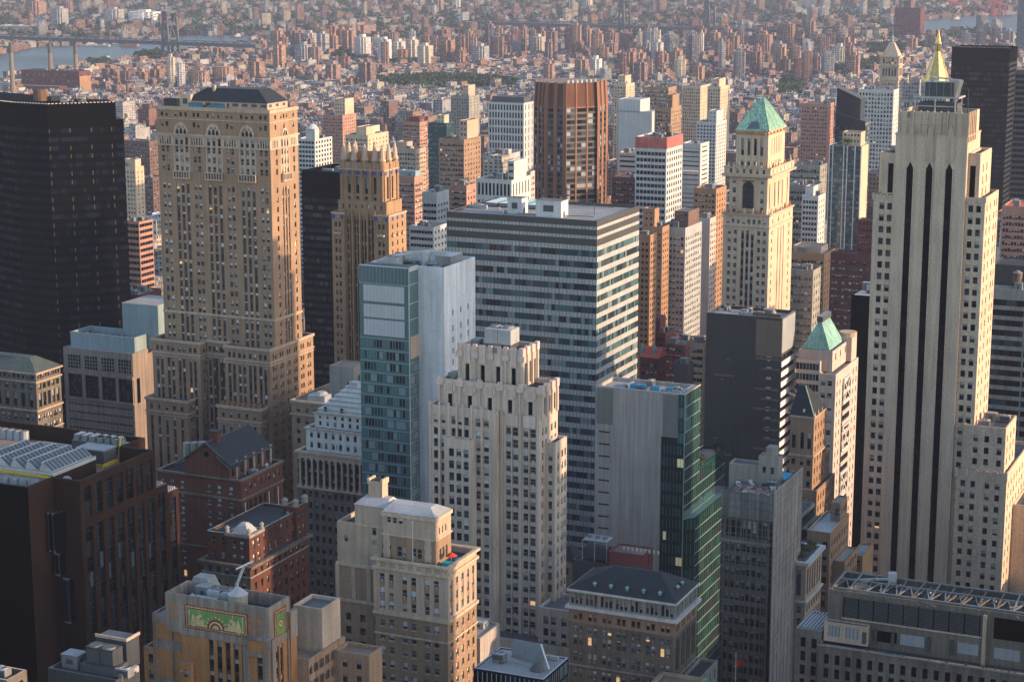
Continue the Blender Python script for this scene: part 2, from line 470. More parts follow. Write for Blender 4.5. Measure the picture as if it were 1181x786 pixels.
def unit_mesh(kind):
    if kind in UNITS: return UNITS[kind]
    m = MB(); nm = 'rooftop_unit'
    if kind == 'ac':
        nm = 'cooling_unit'
        for x in (-1.2, 1.1):
            for y in (-.8, .7): m.box(x, x + .12, y, y + .12, 0, .5, 'metal_dark')
        m.box(-1.4, 1.4, -.95, .95, .45, 2.0, 'metal_grey', 'metal_pale'); m.box(-1.2, 1.2, -1.0, -.94, .7, 1.7, 'metal_dark')
        for x in (-.65, .65):
            m.frustum(x, 0, 2.0, 2.22, .52, .52, 10, 'metal_pale', 'metal_dark')
    elif kind == 'duct':
        nm = 'duct'
        m.box(-2.6, 2.6, -.45, .45, .4, 1.3, 'metal_pale'); m.box(2.1, 3.0, -.46, .46, 0, 1.31, 'metal_pale'); m.box(-3.0, -2.5, -.47, .47, 0, 1.32, 'metal_grey')
        for x in (-1.5, 0, 1.5): m.box(x, x + .12, -.52, .52, .36, 1.36, 'metal_grey')
    elif kind == 'vent':
        nm = 'vent'
        m.frustum(0, 0, 0, .9, .28, .28, 8, 'metal_pale'); m.frustum(0, 0, .9, 1.25, .55, .1, 8, 'metal_pale'); m.box(.6, 1.2, -.3, .3, 0, .5, 'metal_grey')
    elif kind == 'box':
        nm = 'bulkhead'
        m.box(-1.6, 1.6, -1.3, 1.3, 0, 2.6, 'metal_grey', 'roof_pale', False); m.box(-1.7, 1.7, -1.4, 1.4, 2.6, 2.8, 'metal_grey', 'roof_pale'); m.box(-.45, .45, -1.36, -1.29, 0, 2.0, 'metal_dark')
    elif kind == 'tank':
        nm = 'water_tank'
        for x in (-1.1, 1.1):
            for y in (-1.1, 1.1): m.bar((x, y, 0), (x * .9, y * .9, 2.4), .18, 'metal_dark')
        m.bar((-1.1, -1.1, .2), (1.1, -1.1, 2.2), .1, 'metal_dark'); m.bar((1.1, -1.1, .2), (1.1, 1.1, 2.2), .1, 'metal_dark')
        m.frustum(0, 0, 2.4, 5.6, 1.75, 1.65, 14, 'wood_tank'); m.frustum(0, 0, 5.6, 6.7, 1.85, 0, 14, 'metal_grey')
        for z in (2.9, 3.8, 4.8): m.frustum(0, 0, z, z + .08, 1.79, 1.78, 14, 'metal_dark')
    elif kind == 'tower':
        nm = 'cooling_tower'
        m.box(-2.4, 2.4, -1.8, 1.8, 0, 1.4, 'metal_dark'); m.box(-2.5, 2.5, -1.9, 1.9, 1.4, 4.0, 'metal_pale'); m.box(-.05, .05, -1.95, 1.95, 0, 4.02, 'metal_grey')
        for x in (-1.2, 1.2): m.frustum(x, 0, 4.0, 4.5, 1.0, .9, 12, 'metal_grey', 'metal_dark')
    elif kind == 'dish':
        nm = 'satellite_dish'
        m.frustum(0, 0, 0, 1.1, .12, .12, 6, 'metal_grey')
        for i in range(12):
            a, b = 2 * math.pi * i / 12, 2 * math.pi * (i + 1) / 12
            m.poly([(0, -.2, 1.6), (math.cos(a), -.55, 1.6 + math.sin(a)), (math.cos(b), -.55, 1.6 + math.sin(b))], 'white_paint')
            m.poly([(0, -.1, 1.6), (math.cos(b), -.5, 1.6 + math.sin(b)), (math.cos(a), -.5, 1.6 + math.sin(a))], 'metal_pale')
    elif kind == 'plant':
        nm = 'potted_shrub'
        rd = random.Random(4); m.box(-.5, .5, -.5, .5, 0, .5, 'wood_tank')
        for i in range(70):
            c = Vector((rd.gauss(0, .45), rd.gauss(0, .45), 1.1 + rd.gauss(0, .45))); a = Vector((rd.uniform(-1, 1), rd.uniform(-1, 1), rd.uniform(-1, 1))).normalized() * .24; b = a.orthogonal().normalized() * .2
            m.poly([tuple(c + a), tuple(c + b), tuple(c - a), tuple(c - b)], 'shrub_leaf')
    UNITS[kind] = (nm, m.mesh(nm))
    return UNITS[kind]
def place_unit(root, kind, x, y, z, sc=1.0, rz=0.0):
    nm, me = unit_mesh(kind)
    o = bpy.data.objects.new(nm, me); C.objects.link(o); o.parent = root
    o.location = (x, y, z); o.scale = (sc, sc, sc); o.rotation_euler = (0, 0, rz)
    return o

def ribbon(b, fr, L, za, zb, pane, mats, dp=0.1, mull='frame_dark', mw=0.12, seed=0, name='window_band', parent=None):
    """one storey's strip of glazing as its own part: panes with slightly different glass, thin mullions"""
    ox, oy, al = fr; ca, sa = math.cos(al), math.sin(al)
    def pt(u, z, d): return (ox + u * ca - d * sa, oy + u * sa + d * ca, z)
    m = MB(); n = max(1, round(L / pane)); w = L / n; rd = random.Random(seed)
    cur = rd.choice(mats)
    for i in range(n):
        if rd.random() < .7: cur = rd.choice(mats)
        a, c = i * w, (i + 1) * w; t = rd.uniform(-.012, .012); t2 = rd.uniform(-.012, .012)
        m.poly([pt(a, za, dp + t), pt(c, za, dp - t), pt(c, zb, dp - t2), pt(a, zb, dp + t2)], cur)
        if mull:
            m.poly([pt(c - mw / 2, za, dp - .06), pt(c + mw / 2, za, dp - .06), pt(c + mw / 2, zb, dp - .06), pt(c - mw / 2, zb, dp - .06)], mull)
    return m.obj(name, parent or b.root)
# ------------------------------------------------------------------ the near towers
PI2 = math.pi / 2
mat('brick_brown', (0.29, 0.205, 0.13), .9, .14, .35, .12, brick=.10); mat('stone_tan', (0.43, 0.35, 0.255), .9, .14, .4, .14)
mat('spandrel_brown', (0.085, 0.05, 0.035), .8, .15); mat('slate', (0.014, 0.017, 0.022), .7, .2, .6, .1, .4)
mat('brick_gold', (0.31, 0.215, 0.125), .9, .14, .35, .15, brick=.08); mat('stone_deco', (0.50, 0.44, 0.345), .9, .12, .35, .16, brick=.06); mat('terracotta_pink', (0.56, 0.475, 0.41), .8, .10, .5, .1)
mat('brick_500', (0.52, 0.435, 0.315), .9, .12, .3, .12, brick=.24); mat('stone_500', (0.49, 0.42, 0.32), .9, .12, .4, .16)
mat('white_panel', (0.62, 0.63, 0.65), .6, .09, .3, .16, .1, pattern=(2.4, .9, .035, .78)); mat('louvre_grey', (0.42, 0.44, 0.46), .6, .06, .4, .04, pattern=(1.15, .62, .09, .70))
mat('stone_shade', (.10, .085, .06), .8); mat('bronze_dark', (0.058, 0.056, 0.055), .5, .12, .4, .05, .4, pattern=(1.5, 40, .05, .5)); mat('spandrel_white', (0.40, 0.40, 0.39), .6, .1, .4, .12, .1, pattern=(1.5, 400, .13, .35))
mat('grey_panel', (0.41, 0.385, 0.335), .75, .09, .3, .17, pattern=(1.5, 8.2, .045, .82)); mat('grey_panel_dark', (0.20, 0.195, 0.175), .75, .06, .3, .08, pattern=(.7, 8.2, .05, .85))
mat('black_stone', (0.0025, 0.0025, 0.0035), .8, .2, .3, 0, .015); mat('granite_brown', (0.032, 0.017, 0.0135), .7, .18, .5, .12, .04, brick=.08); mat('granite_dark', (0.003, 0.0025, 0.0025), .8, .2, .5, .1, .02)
mat('brick_dark', (0.062, 0.058, 0.056), .85, .14, .4, .1, brick=.1); mat('band_tan', (0.16, 0.13, 0.10), .85, .1); mat('brick_red', (0.11, 0.05, 0.037), .9, .2, .4, .15, brick=.12)
mat('stone_grey', (0.27, 0.255, 0.225), .9, .14, .4, .18); mat('stone_soot', (0.16, 0.135, 0.11), .95, .22, .4, .2); mat('stone_white', (0.52, 0.51, 0.48), .8, .1, .4, .12)
mat('brick_orange', (0.36, 0.185, 0.075), .9, .16, .4, .12, brick=.12); mat('stone_cream', (0.50, 0.41, 0.285), .9, .12, .4, .15); mat('concrete_tan', (0.26, 0.225, 0.185), .9, .14, .4, .2, pattern=(2.8, 1.5, .05, .8))
mat('stone_pink', (0.44, 0.385, 0.33), .85, .1, .4, .1); mat('aqua_panel', (0.24, 0.31, 0.325), .6, .06, .4, .1, pattern=(1.2, 30, .06, .85)); mat('blue_tile', (0.03, 0.07, 0.36), .4, .1)
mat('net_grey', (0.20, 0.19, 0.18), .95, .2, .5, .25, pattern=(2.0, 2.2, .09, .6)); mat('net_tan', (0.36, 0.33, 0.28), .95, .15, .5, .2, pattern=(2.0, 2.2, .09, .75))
mat('brick_tan', (0.29, 0.205, 0.135), .9, .15, .35, .12, brick=.1); mat('gold_leaf', (0.60, 0.41, 0.14), .42, .3, .8, .3, .4, .7); mat('brown_box', (0.22, 0.085, 0.075), .8, .12, .4, .1, pattern=(.8, 30, .06, .8))
mat('tile_green', (0.15, 0.25, 0.085), .5, .2, 1, 0); mat('tile_red', (0.19, 0.045, 0.035), .5, .2, 1, 0); mat('tile_buff', (0.52, 0.40, 0.2), .5, .2, 1, 0)

def pairs(L, centres, ww, gap):
    """fractional pair centres -> explicit columns for a spec"""
    out = []
    for c in centres:
        out += [(c - (ww + gap) / 2 / L, ww), (c + (ww + gap) / 2 / L, ww)]
    return out

# ---- black glass tower, far left: faceted prism with strips of dark glazing
def black_tower():
    b = Bd('glass_tower', 'skyscraper', 'black faceted glass office tower filling the far left edge', (54, 120.5), 870, 0)
    h = b.h
    P = [b.txy(-60, 110, h), b.txy(16, 118.5, h), b.txy(54, 120.5, h), b.txy(133, 118, h)]
    e = (P[3][0] - P[2][0], P[3][1] - P[2][1]); el = math.hypot(*e); e = (e[0] / el, e[1] / el); n = (-e[1], e[0])
    P += [(P[3][0] + n[0] * 16, P[3][1] + n[1] * 16), (P[3][0] + n[0] * 24 - e[0] * 12, P[3][1] + n[1] * 24 - e[1] * 12), (P[0][0] + 8, P[0][1] + 30), (P[0][0] - 12, P[0][1] + 16)]
    b.wall.prism(P, 0, h, 'black_stone', 'black_stone')
    x1 = b.fx(141.5, h - 8, P[3][1]); s0 = P[3]
    step = [(s0[0] - .4 * e[0], s0[1] - .4 * e[1]), (x1, s0[1] + (x1 - s0[0]) * e[1] / e[0])]
    step += [(step[1][0] + n[0] * 15, step[1][1] + n[1] * 15), (s0[0] + n[0] * 15.5, s0[1] + n[1] * 15.5)]
    b.wall.prism(step, 0, h - 7.6, 'black_stone', 'roof_dark')
    b.bounds += [(min(p[0] for p in P), x1, 0, max(p[1] for p in P), h)]
    k = 0; z = h - 11.0
    edges = [(P[0], P[1], h), (P[1], P[2], h), (P[2], P[3], h), (step[0], step[1], h - 7), (P[3], P[4], h)]
    while z > 25:
        for i, (a, c, ht) in enumerate(edges):
            L = math.hypot(c[0] - a[0], c[1] - a[1]); al = math.atan2(c[1] - a[1], c[0] - a[0])
            ribbon(b, (a[0], a[1], al), L, z - 1.9, z, 1.45, ['glass_black', 'glass_black', 'glass_black', 'glass_navy'] + (['glass_navy'] if (k * 7 + i) % 3 == 0 else []), -.08, 'black_stone', .25, seed=k * 9 + i)
        z -= 3.86; k += 1
    m = MB()   # pale column covers seen behind the glass line
    for f in (.02, .32, .63, .93):
        x, y = P[2][0] + f * e[0] * el, P[2][1] + f * e[1] * el
        for j in range(k):
            zz = h - 11.0 - j * 3.86
            if (j * 5 + int(f * 10)) % 3 != 2: m.box(x - .2, x + .2, y - .34, y - .12, zz - 1.9, zz, 'stone_shade')
    b.part('column_covers', m)['kind'] = 'stuff'
    m = MB()
    for a, c, ht in edges[:3]:      # dashed roof edge
        L = math.hypot(c[0] - a[0], c[1] - a[1]); N = int(L / 1.6)
        for i in range(N):
            t0, t1 = (i + .2) / N, (i + .75) / N
            m.bar((a[0] + (c[0] - a[0]) * t0, a[1] + (c[1] - a[1]) * t0, h + .25), (a[0] + (c[0] - a[0]) * t1, a[1] + (c[1] - a[1]) * t1, h + .25), .4, 'blind_cream')
    b.part('roof_edge', m)
    m = MB(); x, y = b.txy(45, 117, h); m.frustum(x, y + 4, h, h + 5.2, 3.3, 3.3, 18, 'wood_tank', 'roof_dark'); m.box(x + 5, x + 11, y + 2, y + 6, h, h + 2.4, 'metal_dark', 'wood_tank'); b.part('tank_house', m)
    b.clutter(P[2][0] - 2, P[3][0] - 6, P[2][1] + 5, P[2][1] + 16, h, 6, 3)
black_tower()

# ---- brown gothic-arched tower (left centre)
def gothic_tower():
    b = Bd('stone_tower', 'skyscraper', 'broad brown brick tower with pale gothic arches near the top and dark hip roof', (310.6, 127.2), 700)
    h = b.h; w = -b.fx(180.3, h); d = b.ry(342.8, h)
    fr = [.048, .089], [.171, .216, .261], [.334, .372], [.458, .505, .553], [.628, .667], [.753, .80, .848], [.92, .962]
    ww = 1.25
    cols = []; zones = []
    for i, g in enumerate(fr):
        for c in g: cols.append((c, ww, i % 2 == 1))
        if i % 2 == 1: zones.append((g[0] * w - 1.3, g[-1] * w + 1.3, 'stone_tan'))
    rf = [(.22, 1.2, False), (.42, 1.0, True), (.52, 1.0, True), (.62, 1.0, True), (.84, 1.2, False)]; rzn = [(.37 * d, .67 * d, 'stone_tan')]
    zt = b.fz(318, 391)[1]            # top of the shoulders
    B = 'brick_brown'
    rowsD = storeys(zt, h - 27.5, 3.52, 1.95, .8)
    rowsC = [(h - 14.5 - i * 3.52 - 2.2, h - 14.5 - i * 3.52) for i in range(3)]
    zc = h - 26.6
    def lay(z0, z1, spF, spR, ph=0):
        b.mass(-w, 0, 0, d, z0, z1, B, spF, spR, spR, None, 'roof_dark', ph, 'stone_tan')
    lay(0, zc, dict(cols=cols, rows=rowsD + storeys(60, zt, 3.52, 1.95, .8), sp='spandrel_brown', sd=.22, dp=.34, kind='pale'), dict(cols=rf, rows=rowsD + storeys(60, zt, 3.52, 1.95, .8), sp='spandrel_brown', sd=.22, dp=.34))
    lay(zc, h - 14.2, dict(cols=cols, rows=rowsC, sp='stone_tan', sd=.15, zones=zones), dict(cols=rf, rows=rowsC, sp='stone_tan', sd=.15, zones=rzn))
    # arcade storey: slim dark slots between the arches
    ac = []
    for g in (fr[0], fr[2], fr[4], fr[6]):
        c0 = sum(g) / 2
        for j in range(5): ac.append((c0 + (j - 2) * 1.05 / w, .6, False))
    ac += [(c, ww, False) for i in (1, 3, 5) for c in fr[i]]
    arow = [(h - 13.9, h - 11.2)]
    lay(h - 14.2, h - 10.4, dict(cols=ac, rows=arow, wall='stone_tan', kind='dim'), dict(cols=[(.1 + .05 * j, .5) for j in range(4)] + [(.42, 1), (.52, 1), (.62, 1)] + [(.76 + .055 * j, .5) for j in range(4)], rows=arow, wall='stone_tan', kind='dim'))
    up = [(c, 1.1, False) for i in (0, 2, 4, 6) for c in fr[i]]
    top = up + [(c, 1.0, False) for i in (1, 3, 5) for c in fr[i]]
    lay(h - 10.4, h - 4.6, dict(cols=up, rows=[(h - 7.4, h - 5.6)], kind='dim'), dict(cols=[(.2, 1.1), (.5, 1.1), (.84, 1.1)], rows=[(h - 7.4, h - 5.6)], kind='dim'))
    lay(h - 4.6, h, dict(cols=top, rows=[(h - 3.6, h - 2.1)], kind='dim'), dict(cols=[(.2, 1.2), (.4, 1.0), (.5, 1), (.6, 1), (.84, 1.2)], rows=[(h - 3.6, h - 2.1)], kind='dim'), 1.0)
    for z, hh, p in ((h - 1.3, 1.1, .35), (h - 4.7, .35, .25), (h - 10.5, .6, .45), (h - 14.4, .45, .3), (zt + 6.5, .9, .25)):
        b.band(-w, 0, 0, d, z, hh, p, 'stone_tan')
    # three pointed arches with tracery on the front, one on the side
    def arch(cx, front, R):
        m = MB()
        def pt(u, z, o): return (cx + u, -o, z) if front else (o, cx + u, z)
        zb = h - 10.4; n = 12; O = []; I = []
        for i in range(n + 1):
            t = math.pi * i / n
            O.append((-R * math.cos(t), zb + R * 1.42 * math.sin(t) ** .9)); I.append((-.78 * R * math.cos(t), zb + R * 1.42 * .8 * math.sin(t) ** .9))
        for i in range(n):
            m.poly([pt(*O[i], .25), pt(*O[i + 1], .25), pt(*I[i + 1], .25), pt(*I[i], .25)], 'stone_tan' if i % 2 else 'stone_cream')
            m.poly([pt(*O[i], .25), pt(*O[i + 1], .25), pt(*O[i + 1], 0), pt(*O[i], 0)], 'stone_tan')
            m.poly([pt(*I[i], .25), pt(*I[i + 1], .25), pt(I[i + 1][0], I[i + 1][1], 0), pt(I[i][0], I[i][1], 0)], 'stone_tan')
        m.poly([pt(*p, .06) for p in I], 'stone_tan')
        wq = .34 * R
        for u in (-.5 * R, 0, .5 * R):
            hh = 2.5 if u else 3.1
            a = wq / 2
            m.poly([pt(u - a, zb + .2, .10), pt(u + a, zb + .2, .10), pt(u + a, zb + hh * .6, .10), pt(u, zb + hh, .10), pt(u - a, zb + hh * .6, .10)], 'glass_dark')
        for u in (-.25 * R, .25 * R):
            m.poly([pt(u + .25 * math.cos(t), zb + 3.0 + .28 * math.sin(t), .10) for t in [i * math.pi / 4 for i in range(8)]], 'glass_dark')
        b.part('arch', m)
    for i in (1, 3, 5): arch(-w + fr[i][1] * w, True, 3.25)
    arch(.52 * d, False, 2.3)
    # slatted balconies below the tall bays
    def balcony(x0, x1, front):
        m = MB(); z0 = h - 26.4
        def bx(a, c, o0, o1, za, zb, mm):
            if front: m.box(a, c, -o1, -o0, za, zb, mm)
            else: m.box(o0, o1, a, c, za, zb, mm)
        bx(x0, x1, .05, 1.1, z0, z0 + .5, 'stone_tan'); bx(x0, x1, .05, 1.1, z0 + 2.6, z0 + 3.0, 'stone_tan'); bx(x0 + .1, x1 - .1, .02, .2, z0 + .5, z0 + 2.6, 'spandrel_brown')
        n = 6
        for i in range(n + 1):
            u = x0 + (x1 - x0 - .35) * i / n; bx(u, u + .35, .3, 1.05, z0 + .5, z0 + 2.6, 'stone_tan')
        b.part('balcony', m)
    for i in (1, 3, 5): balcony(-w + fr[i][0] * w - 1.4, -w + fr[i][-1] * w + 1.4, True)
    balcony(.36 * d, .68 * d, False)
    # shoulders and lower wings
    def wing(x0, x1, y0, y1, z1, nf, nr, base=0):
        sp = dict(n=nf, k=2 if nf < 5 else 1, ww=1.2, gap=.75, m=.8, fh=3.52, wh=1.95, top=1.7, sp='spandrel_brown', sd=.22, dp=.34)
        spr = dict(n=nr, k=2, ww=1.05, gap=.55, m=.8, fh=3.52, wh=1.9, top=1.7, dp=.34)
        b.mass(x0, x1, y0, y1, base, z1 - 5.2, B, sp, spr, spr, None, 'roof_dark', 0)
        s2 = dict(n=nf, k=2 if nf < 5 else 1, ww=1.2, gap=.75, m=.8, rows=[(z1 - 4.3, z1 - 2.4)]); s3 = dict(n=nr, k=2, ww=1.05, gap=.55, m=.8, rows=[(z1 - 4.3, z1 - 2.4)])
        b.mass(x0, x1, y0, y1, z1 - 5.2, z1, B, s2, s3, s3, None, 'roof_dark', 1.0, 'stone_tan')
        for z, hh, p in ((z1 - .9, 1.0, .4), (z1 - 5.4, .5, .35), (z1 - 6.4, .35, .2)): b.band(x0, x1, y0, y1, z, hh, p, 'stone_tan')
    o1, o2 = -5.0, -10.0
    zl = b.fz(309.6, 402.6, o1)[1]; xa = b.fx(309.6, zl, o1); xb = b.fx(258.7, zl, o1)
    dd = b.ry(356.4, zl, xa) if False else d + 6
    wing(xb, max(xa, 0.6), o1, d + 7, zl, 4, 6)
    xc, xd = b.fx(175.3, zl, o1), b.fx(230.2, zl, o1); wing(xc, xd, o1, 12, zl, 4, 3)
    z2 = b.fz(299.4, 471.8, o2)[1]; xa2 = b.fx(299.4, z2, o2); xb2 = b.fx(250.6, z2, o2)
    wing(xb2, xa2 + .3, o2, d + 4, z2, 5, 6)
    xc2, xd2 = b.fx(168, z2, o2), b.fx(216, z2, o2); wing(xc2, xd2, o2, 8, z2, 5, 3)
    wing(xb - .5 * 0 + 0.2 - (xb - xd), xb - .2, -.6, 10, zl + .3, 3, 2)      # back of the light court
    # bracket lights / orange tiled parapet on the lower right wing
    m = MB()
    for i in range(24):
        x = xb2 + (xa2 - xb2) * (i + .5) / 24
        for j in range(3): m.box(x - .3, x + .3, o2 + .6 + j * 1.5, o2 + 1.5 + j * 1.5, z2 - .9, z2 + .9 - j * .1, 'brick_orange' if (i + j) % 3 else 'metal_dark')
    b.part('roof_planters', m)
    # roof: penthouse, slate hip roof, blue coolers
    m = MB(); px0, px1, py0, py1 = -w + .20 * w, -.06 * w, 3.5, d - 2.0
    m.box(px0, px1, py0, py1, h - 1, h + 2.0, 'stone_tan', 'roof_dark', False)
    for i in range(9):
        x = px0 + (px1 - px0) * (i + .3) / 9; m.box(x, x + 2.4, py0 - .1, py0 - .02, h + .5, h + 1.5, 'metal_dark')
    for i in range(3):
        y = py0 + (py1 - py0) * (i + .25) / 3; m.box(px1 + .02, px1 + .1, y, y + 1.8, h + .5, h + 1.5, 'metal_dark')
    pent = b.part('penthouse', m)
    m = MB(); rx0, rx1 = px0 + .28 * (px1 - px0), px1 - .16 * (px1 - px0)
    m.loft(px0 - .3, px1 + .3, py0 - .3, py1 + .3, h + 2.0, rx0 - 2, rx1, py0 + 3.5, py1 - 2.5, h + 6.6, 'slate'); m.box(rx0 + 1, rx0 + 2, py0 + 2.5, py0 + 3.5, h + 3, h + 7.6, 'stone_tan')
    b.part('hip_roof', m)
    for x in (-w * .66, -w * .47):
        m = MB(); m.box(x - 3.2, x + 3.2, 1.2, 2.8, h - 1, h + 1.5, 'metal_dark', 'metal_grey')
        for i in range(7): m.box(x - 3 + i * .88, x - 2.5 + i * .88, 1.1, 1.18, h - .3, h + 1.2, 'blue_tarp')
        b.part('cooling_unit', m)
    m = MB(); m.box(-w + 2, -w + 8, 2, 5, h - 1, h + 2.6, 'roof_dark', 'brick_red', False); m.bar((-w + 6, 3, h + 2), (-w + 15, 6, h + 4.4), .8, 'yellow_paint'); b.part('machinery', m)
    b.bulk(-w + 8.2, -w + 13, 3, 7, h - 1, h + 4, 'stone_cream')
gothic_tower()

# ---- deco tower with a crown of pinnacles
def crown_tower():
    b = Bd('crowned_tower', 'skyscraper', 'slim golden brick deco tower topped by a ring of pointed stone pinnacles', (448.2, 248.3), 820)
    h = b.h; w = -b.fx(382.4, h); d = b.ry(468.3, h); G = 'brick_gold'
    lw = 5.9
    # main shaft: corner towers with a recessed fluted centre
    sp = dict(n=1, k=2, ww=1.0, gap=.8, m=1, fh=3.7, wh=2.1, top=4.2, kind='dim', dp=.5)
    b.mass(-w, -w + lw, 0, d, 0, h, G, sp, None, None, None, 'roof_tan', .8); b.mass(-lw - 1.2, 0, 0, d, 0, h, G, dict(sp, ww=1.1), dict(n=3, k=1, ww=1.1, m=1.2, fh=3.7, wh=2.1, top=4.2, kind='dim', dp=.5), None, None, 'roof_tan', .8)
    cx0, cx1 = -w + lw, -lw - 1.2
    b.mass(cx0, cx1, 1.2, d, 0, h + 2.0, G, dict(n=4, k=2, ww=.95, gap=.45, m=.3, fh=3.7, wh=2.2, top=3.4, sp='spandrel_brown', sd=.45, dp=.7, kind='dim'), None, None, None, 'roof_tan', .6)
    for i in range(5):
        x = cx0 + (cx1 - cx0) * i / 4; b.wall.box(x - .35, x + .35, .5, 1.3, 0, h + 1.2, G)
    for x0, x1 in ((-w, -w + lw), (-lw - 1.2, 0)):
        b.band(x0, x1, 0, d, h - .8, .8, .25, 'stone_tan')
        for x in (x0 + .9, x1 - .9): b.wall.box(x - .6, x + .6, -.25, -.05, h - 2.6, h - 1.2, 'blue_tile')
        for i in range(3): b.wall.box(x0 + 2 + i * .8, x0 + 2.4 + i * .8, -.25, -.05, h - 2.6, h - 1.2, 'stone_tan')
        b.wall.box((x0 + x1) / 2 - 1.6, (x0 + x1) / 2 + 1.6, -1.1, -.02, h - 9.5, h - 8.4, 'stone_tan')
    for y in (3.5, 8, 12.5): b.wall.box(.05, 1.0, y - 1.1, y + 1.1, h - 9.5, h - 8.5, 'stone_tan'); b.wall.box(.05, .25, y - .5, y + .5, h - 2.6, h - 1.3, 'blue_tile')
    # upper drum
    ux0, ux1, uy0, uy1 = -w + 3.4, -3.4, 2.2, d - 1.0
    b.mass(ux0 - 1.0, ux1 + 1.6, uy0 - .6, uy1 + .6, h - 3, h + 5.2, G, dict(n=7, ww=.8, m=1, rows=[(h + 1.4, h + 3.6)]), None, None, None, 'roof_tan', .5)
    zt = h + 21.5
    b.mass(ux0, ux1, uy0, uy1, h + 5.2, zt, G, dict(cols=[(.2, 1.5), (.4, 1.5), (.6, 1.5), (.8, 1.5)], rows=[(h + 5.6, h + 7.0), (h + 8.2, h + 15.4)], dp=.9, kind='dim'), dict(cols=[(.3, 1.6), (.62, 1.6)], rows=[(h + 6.0, h + 15.4)], dp=.9, kind='dim'), None, None, 'roof_tan', .6)
    for f in (0.03, .3, .5, .7, .97):
        x = ux0 + f * (ux1 - ux0); b.wall.box(x - .5, x + .5, uy0 - .55, uy0 + .1, h + 5, zt - .5, G)
    for f in (0.06, .46, .94):
        y = uy0 + f * (uy1 - uy0); b.wall.box(ux1 - .1, ux1 + .55, y - .5, y + .5, h + 5, zt - .5, G)
    b.band(ux0, ux1, uy0, uy1, h + 18.2, .5, .6, 'stone_tan')
    for f in (.03, .22, .41, .60, .79, .97):
        x = ux0 + f * (ux1 - ux0); b.wall.box(x - .55, x + .55, uy0 - .75, uy0 - .5, h + 16.4, h + 17.8, 'blue_tile')
    for f in (.1, .5, .9):
        y = uy0 + f * (uy1 - uy0); b.wall.box(ux1 + .5, ux1 + .75, y - .55, y + .55, h + 16.4, h + 17.8, 'blue_tile')
    for i in range(4):
        x = ux0 + (ux1 - ux0) * (.16 + .22 * i); b.wall.box(x - .5, x + .5, uy0 - .08, uy0 - .02, h + 19, h + 21.2, 'blind_grey')
    # pinnacles
    pos = [(ux0 + f * (ux1 - ux0), uy0 + .8) for f in (.06, .3, .55, .78)] + [(ux1 - .8, uy0 + .8), (ux1 - .8, uy0 + .5 * (uy1 - uy0)), (ux1 - .8, uy1 - .8), (ux0 + .8, uy1 - .8), (ux0 + .5 * (ux1 - ux0), uy1 - .8), (ux0 + .8, uy0 + .5 * (uy1 - uy0))]
    first = None
    for (x, y) in pos:
        if first is None:
            m = MB(); m.frustum(0, 0, 0, 4.2, 1.55, 1.45, 8, 'brick_gold'); m.frustum(0, 0, 4.2, 4.8, 1.7, 1.6, 8, 'stone_tan'); m.frustum(0, 0, 4.8, 8.4, 1.3, .95, 8, 'stone_tan'); m.frustum(0, 0, 8.4, 11.0, .95, .35, 8, 'stone_tan')
            first = m.mesh('pinnacle')
        o = bpy.data.objects.new('pinnacle', first); C.objects.link(o); o.parent = b.root; o.location = (x, y, zt - 3.2)
    b.mass(ux0 + 3, ux1 - 3, uy0 + 3, uy1 - 3, zt, zt + 4, G, None, None)
crown_tower()

# ---- dark glass slab behind the crown tower
def dark_slab():
    b = Bd('glass_slab', 'office building', 'dark grey glass office slab between the brown arched tower and the pinnacled tower', (395, 199), 930)
    h = b.h; w = -b.fx(347.5, h); d = 30
    b.mass(-w, 12, 0, d, 0, h, 'black_stone', roof='roof_dark', ph=2)
    z = h - 13; k = 0
    while z > 30:
        ribbon(b, (-w, 0, 0), w + 12, z - 2.0, z, 1.5, ['glass_black', 'glass_dark', 'glass_navy', 'glass_grey'] if k % 3 else ['glass_black', 'glass_dark'], -.06, 'metal_dark', .2, k)
        z -= 3.7; k += 1
    b.clutter(-w + 2, 8, 6, d - 4, h - 2, 5, 8)
dark_slab()

